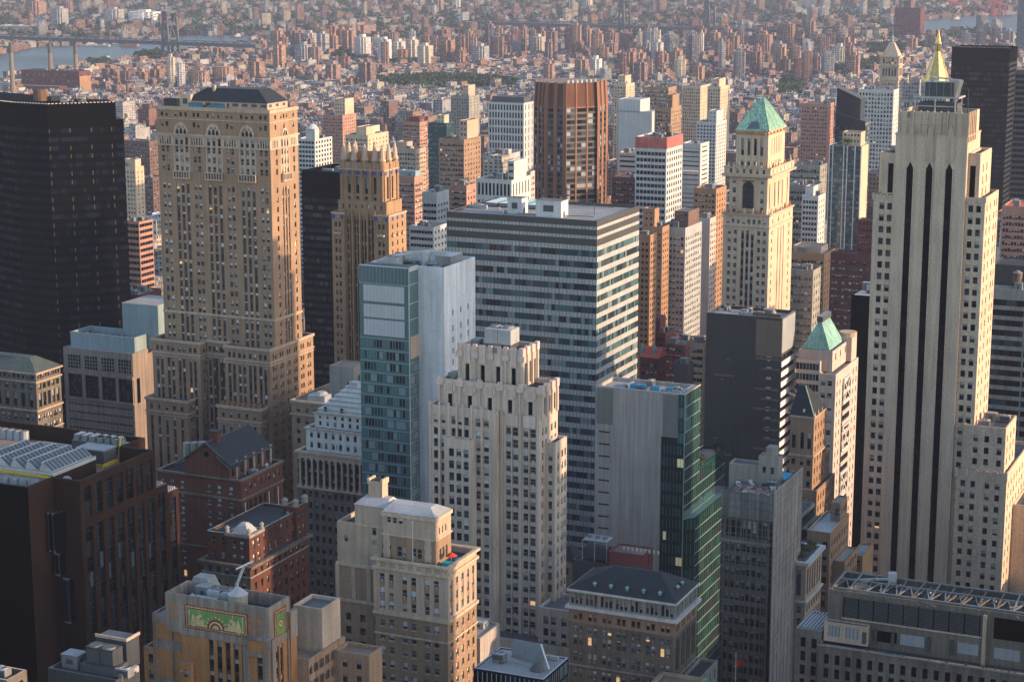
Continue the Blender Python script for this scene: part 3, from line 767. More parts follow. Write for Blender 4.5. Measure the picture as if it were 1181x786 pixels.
# ---- teal glass and white panel tower
def teal_tower():
    b = Bd('glass_tower', 'office tower', 'teal glass tower with grey louvre panels joined to a blank white-panelled core', (471.2, 310.1), 560)
    h = b.h; w = -b.fx(413.8, h); yd = b.ry(482, h); xw = b.fx(512, h, yd); dw = b.ry(548, h, xw)
    b.mass(-w, 0, 0, yd + .2, 0, h, 'glass_teal', roof='roof_grey', ph=0)
    rows3 = [(13.4, 15.2), (18.1, 20.0), (21.6, 23.4), (25.0, 26.8)] + [(28.4 + 3.4 * i, 30.2 + 3.4 * i) for i in range(12)]
    b.mass(-w + .4, xw, yd, dw, 0, h, 'white_panel', None, dict(cols=[(.27, .85), (.525, .85), (.757, .85)], rows=[(h - q, h - p) for p, q in rows3], kind='black'), None, None, 'roof_grey', 2.6, 'white_paint')
    # front parapet and sunken plant deck
    b.wall.box(-w, 0, 0.02, .5, h - 1, h + .25, 'frame_pale'); b.wall.box(-.5, .02, .02, yd, h - 1, h + .25, 'frame_pale')
    fr = (-w, 0, 0); 
    m = MB()
    for i in range(15): m.box(-w + w * i / 14 - .06, -w + w * i / 14 + .06, -.12, -.01, h - 5.0, h, 'frame_teal')
    m.box(-w, 0, -.14, -.02, h - 5.2, h - 4.95, 'frame_teal'); b.part('mullions', m)
    for a, c in ((5.5, 10.4), (11.3, 15.2), (15.8, 20.6)):
        m = MB(); m.box(-w + .09 * w, -.09 * w, -.2, -.01, h - c, h - a, 'louvre_grey'); b.part('louvre_panel', m)
    z = h - 21.6; k = 0
    while z > 20:
        m = MB(); m.box(-w - .02, .03, -.1, -.005, z + .02, z + .26, 'frame_teal'); m.box(.005, .1, -.05, yd, z + .02, z + .26, 'frame_teal'); b.part('floor_edge', m)
        ribbon(b, (-w + .09 * w, 0, 0), .37 * w, z - 2.55, z - .35, .95, ['glass_teal_dark', 'glass_teal_dark', 'glass_dark', 'glass_teal', 'glass_teal_pale'], -.07, 'frame_teal', .1, k)
        ribbon(b, (-w + .54 * w, 0, 0), .37 * w, z - 2.55, z - .35, .95, ['glass_teal_dark', 'glass_dark', 'glass_dark', 'glass_teal', 'glass_teal_pale'], -.07, 'frame_teal', .1, k + 50)
        ribbon(b, (0, .8, PI2), yd - 1.6, z - 2.6, z - .5, 1.2, ['glass_teal', 'glass_teal_pale', 'glass_teal'], -.06, 'frame_pale', .1, k + 99)
        z -= 3.45; k += 1
    m = MB(); m.box(-.02, .14, .7, yd - .02, h - 27, h - 20.5, 'stone_cream'); b.part('plaster_panel', m)
    m = MB()
    for zz in (h - 5, h - 10.6, h - 15.4, h - 20.6): m.box(.005, .1, -.02, yd, zz, zz + .2, 'frame_pale')
    m.box(-.1, .12, -.12, .1, 0, h, 'frame_pale'); b.part('corner_trim', m)
    zr = h - 2.6
    b.clutter(-2, xw - 3, yd + 4, dw - 3, zr, 12, 5); b.clutter(-w + 2, 0, yd + 3, dw - 3, zr, 12, 9, ('duct', 'duct', 'ac', 'vent', 'tower'))
    m = MB(); m.frustum(-2, dw * .55, zr, zr + 5.6, 1.4, 1.4, 14, 'metal_pale'); m.bar((-9, dw * .5, zr + 4.6), (4, dw * .62, zr + 5.0), 1.3, 'metal_pale'); m.bar((-9, dw * .3, zr + 4.8), (-2, dw * .8, zr + 4.8), .6, 'metal_pale'); m.box(2, 7, dw * .5, dw * .8, zr, zr + 4.6, 'metal_grey', 'metal_pale', False); b.part('duct', m)
teal_tower()

# ---- striped modern slab
def striped_block():
    b = Bd('office_block', 'office building', 'wide modern office block of alternating blue-green glazing and white spandrel stripes', (688.5, 254.7), 720)
    h = b.h; w = -b.fx(515, h); d = b.ry(737, h)
    b.mass(-w, 0, 0, d, 0, h, 'bronze_dark', roof='roof_pale', ph=.9)
    zs = [(2.3, 1.15), (5.8, 1.2), (9.6, 1.75)]
    for a, t in zs: b.band(-w, 0, 0, d, h - a - t, t, .16, 'spandrel_white')
    z = h - 9.6 - 1.75; k = 0
    gl = ['glass_teal', 'glass_teal_dark', 'glass_teal_dark', 'glass_blue', 'glass_grey', 'glass_dark', 'glass_teal', 'glass_teal_pale']
    while z > 14:
        ribbon(b, (-w, 0, 0), w, z - 2.4, z, 1.5, gl, -.05, 'metal_dark', .12, k); ribbon(b, (0, 0, PI2), d, z - 2.4, z, 1.5, gl, -.05, 'metal_dark', .12, k + 200)
        b.band(-w, 0, 0, d, z - 2.4 - 1.9, 1.9, .16, 'spandrel_white')
        z -= 4.3; k += 1
    xa, ya = b.txy(619, 246.5, h); xb, yb = b.txy(649, 249.5, h)
    b.bulk(xa, xa + 10.5, ya - 1, ya + 6, h - .9, h + 5.2, 'white_paint', 'roof_grey')
    xa, ya = b.txy(584, 244, h); b.bulk(xa, xa + 6, ya + 1, ya + 7, h - .9, h + 5.0, 'white_paint', 'roof_grey')
    for i in range(4):
        m = MB(); x = -w + 5 + i * 6; m.box(x, x + 4.5, d * .55, d * .9, h - .5, h + .8, 'metal_grey', 'glass_grey'); b.part('skylight', m)
    b.clutter(-w + 3, -w + 28, 5, d * .5, h - .9, 6, 4, ('duct', 'vent', 'ac'))
    m = MB()
    for p, q in (((-w + 4, d - 6), (-8, d - 6)), ((-w + 26, 8), (-6, 12))): m.bar((*p, h - .3), (*q, h - .3), .35, 'metal_grey')
    for x, y in ((-9, 20), (-24, 26)): m.bar((x, y, h - .9), (x, y, h + 3.6), .2, 'metal_dark')
    b.part('pipe_run', m)
striped_block()

# ---- grey panelled block with a green glass side
def green_glass_block():
    b = Bd('office_block', 'office building', 'grey panelled office block wrapped in green glass on its right side with a planted terrace', (790.2, 455.3), 600)
    h = b.h; w = -b.fx(686.8, h); d = b.ry(808, h)
    k = 3.93; s = 1 / 3.144
    def U(px): return (px - 65) / (378 - 65) * w - w
    xg = U(298); xg2 = U(355)
    slots = [(h - 14.6 - i * 4.05 - .55, h - 14.6 - i * 4.05) for i in range(22)]
    b.mass(-w, xg, 0, d, 0, h - 14.2, 'grey_panel', dict(cols=[(.085, 1.3), (.14, 1.5), (.195, 1.2)], rows=[q for q in slots if q[1] < h - 14.3], kind='black', dp=.3), None, None, None, 'roof_grey', 0)
    b.mass(-w, xg2, 0, d, h - 14.2, h, 'grey_panel', roof='roof_pale', ph=1.2)
    for x0, x1, a, c in ((U(70), U(127), .4, 12.2), (U(302), U(354), .4, 13.9)):
        m = MB(); m.box(x0, x1, -.1, -.01, h - c, h - a, 'grey_panel_dark'); b.part('dark_panel', m)
    # glass: slim strip of the front, whole right side; terrace; kinked lower volume
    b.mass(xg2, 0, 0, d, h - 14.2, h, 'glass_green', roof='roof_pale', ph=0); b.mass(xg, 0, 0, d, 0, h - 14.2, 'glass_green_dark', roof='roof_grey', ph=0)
    z2 = b.rz(800, 540, 0.0)[1] - 1; d2 = b.ry(836, z2)
    b.mass(0 - 8, 0.02, d - .1, d2, 0, z2, 'glass_green', roof='roof_tan', ph=.9); 
    z3 = z2 - 13.5
    b.wall.prism([(0, .05), (2.7, 4.0), (2.7, d2 - .1), (0, d2 - .1)], 0, z3, 'glass_green_dark', 'glass_green_pale')
    gp = ['glass_green', 'glass_green_dark', 'glass_green', 'glass_green_dark', 'glass_green_dark', 'glass_dark']
    lit = gp + ['lit_office']
    z = h - .3; i = 0
    fh = 4.1
    while z > 20:
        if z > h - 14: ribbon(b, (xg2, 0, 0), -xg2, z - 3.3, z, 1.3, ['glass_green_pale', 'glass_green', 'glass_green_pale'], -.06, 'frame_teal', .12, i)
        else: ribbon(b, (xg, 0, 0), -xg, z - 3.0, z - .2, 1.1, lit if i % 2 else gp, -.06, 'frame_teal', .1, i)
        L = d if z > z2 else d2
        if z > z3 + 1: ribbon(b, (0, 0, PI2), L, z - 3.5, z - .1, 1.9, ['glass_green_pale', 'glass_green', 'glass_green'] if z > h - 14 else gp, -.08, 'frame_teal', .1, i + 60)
        else:
            al = math.atan2(3.95, 2.7); ribbon(b, (0, .05, al), math.hypot(2.7, 3.95), z - 3.4, z - .1, 1.6, gp, -.08, 'frame_teal', .1, i + 80)
            ribbon(b, (2.7, 4.0, PI2), d2 - 4.2, z - 3.4, z - .1, 1.9, gp, -.08, 'frame_teal', .1, i + 90)
        m = MB(); m.box(-.15, .16, -.16, L if z > z3 + 1 else .2, z - 4.0, z - 3.72, 'frame_teal')
        if z <= z3 + 1: m.box(2.6, 2.86, 4.0, d2, z - 4.0, z - 3.72, 'frame_teal')
        b.part('floor_edge', m)
        z -= fh; i += 1
    m = MB(); m.box(-.14, .14, -.16, .14, 0, h + .2, 'frame_teal'); m.box(-w, 0, -.1, .35, h - .02, h + .3, 'frame_pale'); m.box(-.35, .1, 0, d, h - .01, h + .31, 'stone_cream'); b.part('corner_trim', m)
    for y in (d + 1.6, d + 5.0, d2 - 3): place_unit(b.root, 'plant', -1.4, y, z2 - .8, 1.9)
    for x in (-w * .52, -w * .38, -w * .22, -w * .62):
        m = MB(); m.box(x - 1, x + 1, 3.2, 5.4, h - 1.2, h + .9, 'blue_tarp'); b.part('tarpaulin', m) if x != -w * .22 else b.part('crate', m)
    b.clutter(-w + 2, -2, 2.0, d - 2, h - 1.2, 8, 12, ('vent', 'ac', 'duct'))
green_glass_block()

# ---- tall cream tower with three dark vertical strips (right)
def strip_tower():
    b = Bd('stone_tower', 'skyscraper', 'tall cream brick tower with three black vertical window strips and a stepped top', (1116.4, 157.5), 620)
    h = b.h; w = -b.fx(1033.2, h); W = 'brick_500'; T = 'stone_500'
    d = 21.0
    z0 = 0
    b.mass(-w, 0, 0, d, 0, h, W, roof='roof_dark', ph=0)
    def strip(f, wd):
        x = -w + f * w; m = MB()
        top = h - 11.0
        m.box(x - wd / 2, x + wd / 2, -.02, -.012, 20, top, 'glass_black')
        m.poly([(x - wd / 2, -.02, top), (x + wd / 2, -.02, top), (x, -.02, top + 2.2)], 'glass_black')
        for sx in (-1, 1): m.box(x + sx * (wd / 2 + .16) - .16, x + sx * (wd / 2 + .16) + .16, -.28, -.005, 20, top + .4, W)
        zz = top - 2
        while zz > 22:
            m.box(x - wd / 2, x + wd / 2, -.05, -.022, zz, zz + 1.3, 'glass_navy' if int(zz) % 7 == 0 else 'black_stone'); zz -= 3.85
        m.box(x - 1.35, x + 1.35, -.35, -.005, h - 8.6, h - .6, 'stone_cream'); m.box(x - .8, x + .8, -.5, -.34, h - 7.6, h + 1.8, 'stone_cream'); m.poly([(x - .8, -.5, h + 1.8), (x + .8, -.5, h + 1.8), (x, -.5, h + 3.2)], 'stone_cream')
        b.part('window_strip', m)
    for f in (.22, .49, .765): strip(f, 2.15)
    # crown tier with fins
    zc = b.fz(1035.8, 127.7, .6)[1]; xc0 = -w + .7; d_c = b.ry(1130, zc, -.1)
    b.mass(xc0, -.1, .6, max(d_c, 12), h, zc, T, dict(n=9, ww=1.2, m=.4, rows=[(h + 3.9, zc - 1.0)], kind='black', dp=.25) if False else None, dict(cols=[(.3, .9), (.6, .9)], rows=[(h - .0 + 1.5, zc - 1.2)], kind='dark', dp=.5), None, None, 'roof_dark', 2.0)
    m = MB()
    for i in range(11):
        x = xc0 + .3 + (-.4 - xc0) * i / 10; m.box(x - .22, x + .22, .1, .62, h, zc + .35, 'stone_cream')
    for i in range(5):
        y = .8 + i * 2.7; m.box(-.1, .35, y - .3, y + .3, h - 2, zc + .3, 'stone_cream')
    m.box(xc0, -.1, .3, .61, h + 3.3, h + 3.6, 'stone_cream'); b.part('fins', m)
    b.band(-w, 0, 0, d, h - .35, .5, .2, 'stone_cream')
    # rooftop plant: framework and tanks
    zz = zc - 2; xm = -w * .47
    m = MB()
    for y in (3.0, 13.0):
        for x in (-w * .78, -w * .5, -w * .22): m.bar((x, y, zz), (x, y, zz + 6.4), .4, 'metal_pale')
        m.bar((-w * .8, y, zz + 6.4), (-w * .18, y, zz + 6.4), .5, 'metal_pale'); m.bar((-w * .8, y, zz + 3.6), (-w * .18, y, zz + 3.6), .3, 'metal_pale')
    for x in (-w * .8, -w * .18): m.bar((x, 3, zz + 6.4), (x, 13, zz + 6.4), .5, 'metal_pale')
    b.part('steel_frame', m)
    m = MB(); m.box(-w * .66, -w * .26, 4.5, 11, zz + 6.6, zz + 11.2, 'metal_dark', 'metal_grey'); m.box(-w * .70, -w * .24, 4.2, 11.2, zz + 6.3, zz + 6.7, 'metal_grey')
    for x in (-w * .6, -w * .5, -w * .4, -w * .3): m.box(x - .1, x + .1, 4.35, 4.5, zz + 6.7, zz + 11.1, 'metal_grey')
    b.part('tank_house', m)
    m = MB()
    for y in (5, 7, 9.5): m.bar((-w * .26, y, zz + 5), (-w * .19, y, zz + 11.6), .55, 'metal_pale'); m.bar((-w * .19, y, zz + 11.6), (-w * .34, y, zz + 11.8), .5, 'metal_pale')
    m.bar((-w * .58, 5, zz + 11.2), (-w * .52, 5, zz + 12.6), 1.0, 'metal_pale'); m.bar((-w * .52, 5, zz + 12.6), (-w * .3, 6, zz + 12.2), .6, 'metal_pale'); m.bar((-2.2, 9, zz), (-2.2, 9, zz + 9), .25, 'metal_dark'); b.part('pipe_run', m)
    m = MB(); m.box(-w * .74, -w * .2, 4, 11.4, zz, zz + 4.6, 'metal_dark', 'roof_dark', False); b.part('bulkhead', m)
    b.clutter(-w + 1.5, -w * .72, 2, 10, zz, 3, 3, ('duct', 'vent'))
    # shoulders
    fh = 3.86
    def shoulder(x0, x1, y0, y1, z1, cF, cR, slot=None, cop=True):
        F = dict(cols=cF, fh=fh, wh=2.15, top=2.6, kind='dim', dp=.4) if cF else None
        Rr = dict(cols=cR, fh=fh, wh=2.15, top=2.6, kind='dim', dp=.4) if cR else None
        b.mass(x0, x1, y0, y1, 0, z1, W, F, Rr, None, None, 'roof_dark', 1.0, 'stone_cream')
        n = max(2, int((x1 - x0) / 2.2))
        for i in range(n + 1):
            x = x0 + (x1 - x0) * i / n; b.wall.box(x - .35, x + .35, y0 - .25, y0 + .3, z1 - 1.6, z1 + .5, 'stone_cream')
    zL = b.fz(1008, 224, 1.2)[1]; xL = b.fx(1007.6, zL, 1.2); Ls = -w - xL
    shoulder(xL, -w - .02, 1.2, 18, zL, [(.42, 1.55), (.80, 1.55)], None)
    zU = b.fz(1022, 176, 2.6)[1]; xU = b.fx(1018, zU, 2.6)
    b.mass(xU, -w - .01, 2.6, 16, zL, zU, W, dict(cols=[(.62, 1.7)], rows=[(zL + .6, zU - 3.4)], kind='black', dp=.3), None, None, None, 'roof_dark', .8, 'stone_cream')
    zR = b.fz(1127, 177, 2.4)[1]; xR = b.fx(1131, zR, 2.4); dR = b.ry(1144, zR, xR)
    b.mass(0.02, xR, 2.4, dR, 0, zR, W, dict(cols=[(.42, 1.8)], rows=[(zR - 15, zR - 4)], kind='black', dp=.3), dict(cols=[(.3, 1.4), (.62, 1.4)], fh=fh, wh=2.6, top=4, kind='dim', dp=.4), None, None, 'roof_dark', .8, 'stone_cream')
    z3 = b.fz(1127, 228, 1.0)[1]; x3 = b.fx(1136.5, z3, 1.0); d3 = b.ry(1152, z3, x3)
    shoulder(0.03, x3, 1.0, d3, z3, [(.28, 1.5), (.68, 1.5)], [(.16, 1.3), (.4, 1.3), (.7, 1.5), (.88, 1.2)])
    # lower wings on the right
    z4 = b.fz(1160.4, 493.8, -1.0)[1]; x4 = b.fx(1160.4, z4, -1.0); d4 = b.ry(1172.4, z4, x4)
    b.mass(x3 - 3, x4, -1.0, d4, 0, z4, W, dict(cols=[(.3, 1.5), (.56, 1.5), (.86, 1.5)], fh=fh, wh=2.15, top=3.2, kind='dim', dp=.4), dict(n=3, ww=1.4, m=1, fh=fh, wh=2.15, top=3.2, kind='dim'), None, None, 'roof_grey', 1.4, 'stone_cream')
    z5 = b.fz(1158.7, 546, -2.2)[1]; x5 = b.fx(1161.5, z5, -2.2); d5 = d4 + 24
    b.mass(x3 - 4.5, x5, -2.2, d5, 0, z5, W, dict(cols=[(.14, 1.5), (.34, 1.5), (.62, 1.5), (.82, 1.5)], fh=fh, wh=2.15, top=3.6, kind='dim', dp=.4), dict(n=8, ww=1.4, m=1, fh=fh, wh=2.15, top=3.6, kind='dim'), None, None, 'roof_grey', 1.2, 'stone_cream')
    for i in range(6):
        x = x3 - 4.3 + (x5 - x3 + 4) * i / 5; b.wall.box(x - .5, x + .5, -2.5, -2.0, z5 - 2.6, z5 + .4, T)
    b.clutter(x3 - 1, x4 - 1, 1, d4 - 1, z4 - 1.4, 5, 6)
    b.mass(x5 + .02, x5 + 6, 12, d5 + 6, 0, z5 - 14, W, None, dict(n=6, ww=1.4, m=1, fh=fh, wh=2.1, kind='dim'), None, None, 'roof_grey', 1)
strip_tower()

# ---- stepped pale deco tower, centre
def deco_tower():
    b = Bd('deco_tower', 'skyscraper', 'stepped pale art deco tower in the centre with pink terracotta trim and octagon panels', (622.8, 447.8), 510)
    h = b.h; W = 'stone_deco'; T = 'terracotta_pink'
    w = -b.fx(506.7, h); d = b.ry(643.5, h); fh = 3.4
    zA = b.fz(572.3, 474, -2.5)[1]
    # main shaft, right half of the front
    xA0, xA1 = b.fx(494.5, zA, -2.5), b.fx(572.3, zA, -2.5)
    fw = dict(fh=fh, wh=2.3, dp=.45, kind='sash', sill='frame_pale')
    zs = b.fz(600, 481)[1]
    b.mass(-w, 0, 0, d, 0, zs, W, dict(cols=[(1 - .215 * (25 / w) * 1.0 - .21, 1.45), (.83 - .02, 1.45), (.89, 1.45), (.955, 1.45)] if False else pairs(w, [(xA1 + (0 - xA1) * .30 + w) / w, (xA1 + (0 - xA1) * .74 + w) / w], 1.7, .3), top=3.0, **fw),
           dict(cols=[(.16, 1.2), (.34, 1.2), (.66, 1.2), (.86, 1.2)], fh=fh, wh=2.0, dp=.4, top=3.0, kind='pale'), None, None, 'roof_dark', 0)
    # second tier with slots and octagons
    def slots_tier(x0, x1, y0, y1, za, zb, n, octa, wslot=1.3):
        L = x1 - x0; cols = [((i + .5) / n, wslot) for i in range(n)]
        b.mass(x0, x1, y0, y1, za, zb, W, dict(cols=cols, rows=[(za + .35 * 0 + .7, za + (zb - za) * .52)], dp=.5, kind='dark'), dict(cols=[(.25, 1.1), (.55, 1.1), (.84, 1.1)], rows=[(za + .7, za + (zb - za) * .62)], dp=.5, kind='dark'), None, None, 'roof_dark', 1.4, T)
        m = MB()
        for i in range(n):
            x = x0 + L * (i + .5) / n; zc = za + (zb - za) * .74
            if octa:
                R = 1.9; pts = [(x + R * math.cos(math.pi / 8 + j * math.pi / 4), -.35 + y0, zc + R * math.sin(math.pi / 8 + j * math.pi / 4)) for j in range(8)]
                m.poly(pts, T)
                for j in range(8): m.poly([pts[j], pts[(j + 1) % 8], (pts[(j + 1) % 8][0], y0, pts[(j + 1) % 8][2]), (pts[j][0], y0, pts[j][2])], T)
                for q in (-1, -.4, .2, .8): m.box(x + q * 1.1, x + q * 1.1 + .25, y0 - .45, y0 - .34, zc - 1.2, zc + 1.2, 'stone_cream')
            else:
                m.box(x - .95, x + .95, y0 - .25, y0 - .005, za + (zb - za) * .56, zb + .5, T)
        for i in range(n + 1):
            x = x0 + L * i / n
            m.box(x - .3, x + .3, y0 - .45, y0 - .003, za, zb - .6, W); m.box(x - 1.0, x + 1.0, y0 - .5, y0 + .6, zb - (1.7 if octa else 3.2), zb - (.2 if octa else 1.7), T); m.box(x - .62, x + .62, y0 - .3, y0 + .4, zb - 1.7, zb + .55, T)
        for j in range(4):
            y = y0 + .4 + (y1 - y0 - .8) * j / 3
            m.box(x1 - .3, x1 + .45, y - .45, y + .45, za, zb - 1.4, W); m.box(x1 - .5, x1 + .5, y - .8, y + .8, zb - 1.7, zb + .5, T)
        b.part('fins', m)
    slots_tier(-w, 0, .4, d - .4, zs, h, 5, True)
    zc = b.fz(601.3, 404, 3.0)[1]; xc1 = b.fx(601.3, zc, 3.0); xc0 = b.fx(530, zc, 3.0); yc1 = b.ry(620, zc, xc1)
    slots_tier(xc0, xc1, 3.0, max(yc1, 12), h - 1.4, zc, 4, False)
    place_unit(b.root, 'tower', (xc0 + xc1) / 2 + 1.5, 7.5, zc - 1.4, 1.55)
    b.clutter(xc0 + 1, xc1 - 1, 4, 11, zc - 1.4, 5, 2)
    b.clutter(-w + .5, xc0 - .5, 2, 9, h - 1.4, 4, 7, ('ac', 'duct', 'box'))
    # forward block on the left of the front
    LA = xA1 - xA0
    b.mass(xA0, xA1, -2.5, d - 2, 0, zA, W, dict(cols=[(.10, 1.3), (.215, 1.3), (.37, 1.4), (.465, 1.4), (.56, 1.4), (.735, 1.65), (.85, 1.65)], top=2.6, **fw), dict(n=1, ww=.5, fh=60, m=.3, wh=1, top=500), None, None, 'roof_dark', 1.2, T)
    m = MB()
    for f in (0.02, .16, .30, .42, .515, .64, .79, .97):
        x = xA0 + f * LA; m.box(x - .28, x + .28, -2.95, -2.5, zA - 3.5, zA + 1.0, T); m.box(x - .3, x + .3, -2.85, -2.5, 0, zA - 3.5, W)
    for x in (xA1 + (0 - xA1) * f for f in (.05, .52, .97)): m.box(x - .4, x + .4, -.5, -.003, 0, zs + 1.2, W)
    for x in (xA1 + (0 - xA1) * f for f in (.30, .74)): m.box(x - 1.9, x + 1.9, -.3, -.004, zs - 2.6, zs + .6, T); m.box(x - .14, x + .14, -.45, -.003, 30, zs - 2.6, W)
    b.part('piers', m)
    zB = b.fz(545.6, 508, -4.6)[1]; xB0, xB1 = b.fx(512, zB, -4.6), b.fx(545.6, zB, -4.6)
    b.mass(xB0, xB1, -4.6, -2.4, 0, zB, W, dict(cols=[(.25, 1.6), (.5, 1.6), (.75, 1.6)], top=2.8, **fw), None, None, None, 'roof_dark', .5, T)
    # bay on the right side
    z6 = b.rz(640, 511, 3.0)[1]
    y6 = b.ry(629, z6, 0); y7 = d - .6
    b.mass(-.1, 3.0, min(y6, 4.5), y7, 0, z6, W, dict(cols=[(.5, 1.2)], top=3, **fw), dict(cols=[(.25, 1.25), (.6, 1.25), (.85, 1.0)], fh=fh, wh=2.0, dp=.4, top=3, kind='pale'), None, None, 'roof_dark', .8, T)
    # podium steps to the lower right
    zp = b.fz(667.8, 706, -4)[1]; xp1 = b.fx(667.8, zp, -4); dp_ = b.ry(688, zp, xp1)
    b.mass(b.fx(622, zp, -4) - .3, xp1, -4, dp_, 0, zp, W, dict(cols=pairs(10, [.28, .72], 1.45, .4), top=2.4, **fw), dict(n=4, ww=1.3, m=.6, fh=fh, wh=2.0, dp=.4, top=2.4, kind='pale'), None, None, 'roof_grey', .9, 'stone_white')
    zq = zp - 9.6
    b.mass(xA0 - 3, xp1 + 1.4, -6.5, dp_ + 3, 0, zq, W, dict(n=12, ww=1.6, m=1, top=3.4, **fw), dict(n=5, ww=1.3, m=.6, fh=fh, wh=2.0, dp=.4, top=2, kind='pale'), None, None, 'roof_grey', .5)
    zg = b.fz(693.8, 759, -7)[1]; xg1 = b.fx(693.8, zg, -7); dg = b.ry(711.6, zg, xg1)
    b.mass(xp1 - 1, xg1, -7, dg, 0, zg, W, dict(n=2, ww=1.7, m=.6, top=2.4, **fw), dict(n=4, ww=1.3, m=.6, fh=fh, wh=2.0, dp=.4, top=2.4, kind='pale'), None, None, 'roof_dark', .8)
    for i, (x, y) in enumerate(((xg1 - 6, 0), (xg1 - 3, 2), (xg1 - 1.2, 5), (xg1 - 1.4, 9), (xg1 - 6.5, 7))): place_unit(b.root, 'plant', x, y, zg - .8, 1.5)
    m = MB(); m.frustum(xg1 - 4, 4, zg + 1.2, zg + 2.0, 1.5, .1, 8, 'red_paint'); m.frustum(xg1 - 4, 4, zg - .8, zg + 1.3, .06, .06, 5, 'metal_pale'); m.box(xg1 - 3, xg1 - 1.8, 6, 7.2, zg - .8, zg, 'red_paint'); b.part('parasol', m)
    b.mass(xg1 - 2, xg1 + 3.4, -2, dg + 4, 0, zg - 4.2, W, dict(n=1, ww=1.3, m=.4, top=2, **fw), dict(n=4, ww=1.3, m=.6, fh=fh, wh=2.0, dp=.4, top=2, kind='pale'), None, None, 'roof_dark', .8)
deco_tower()
mat('metal_shade', (0.05, 0.055, 0.062), .6, .2, .5, .1)
mat('slate_green', (.075, .095, .09), .8, .25, .5, .15)
mat('stone_drab', (0.26, 0.225, 0.18), .9, .2, .4, .25)
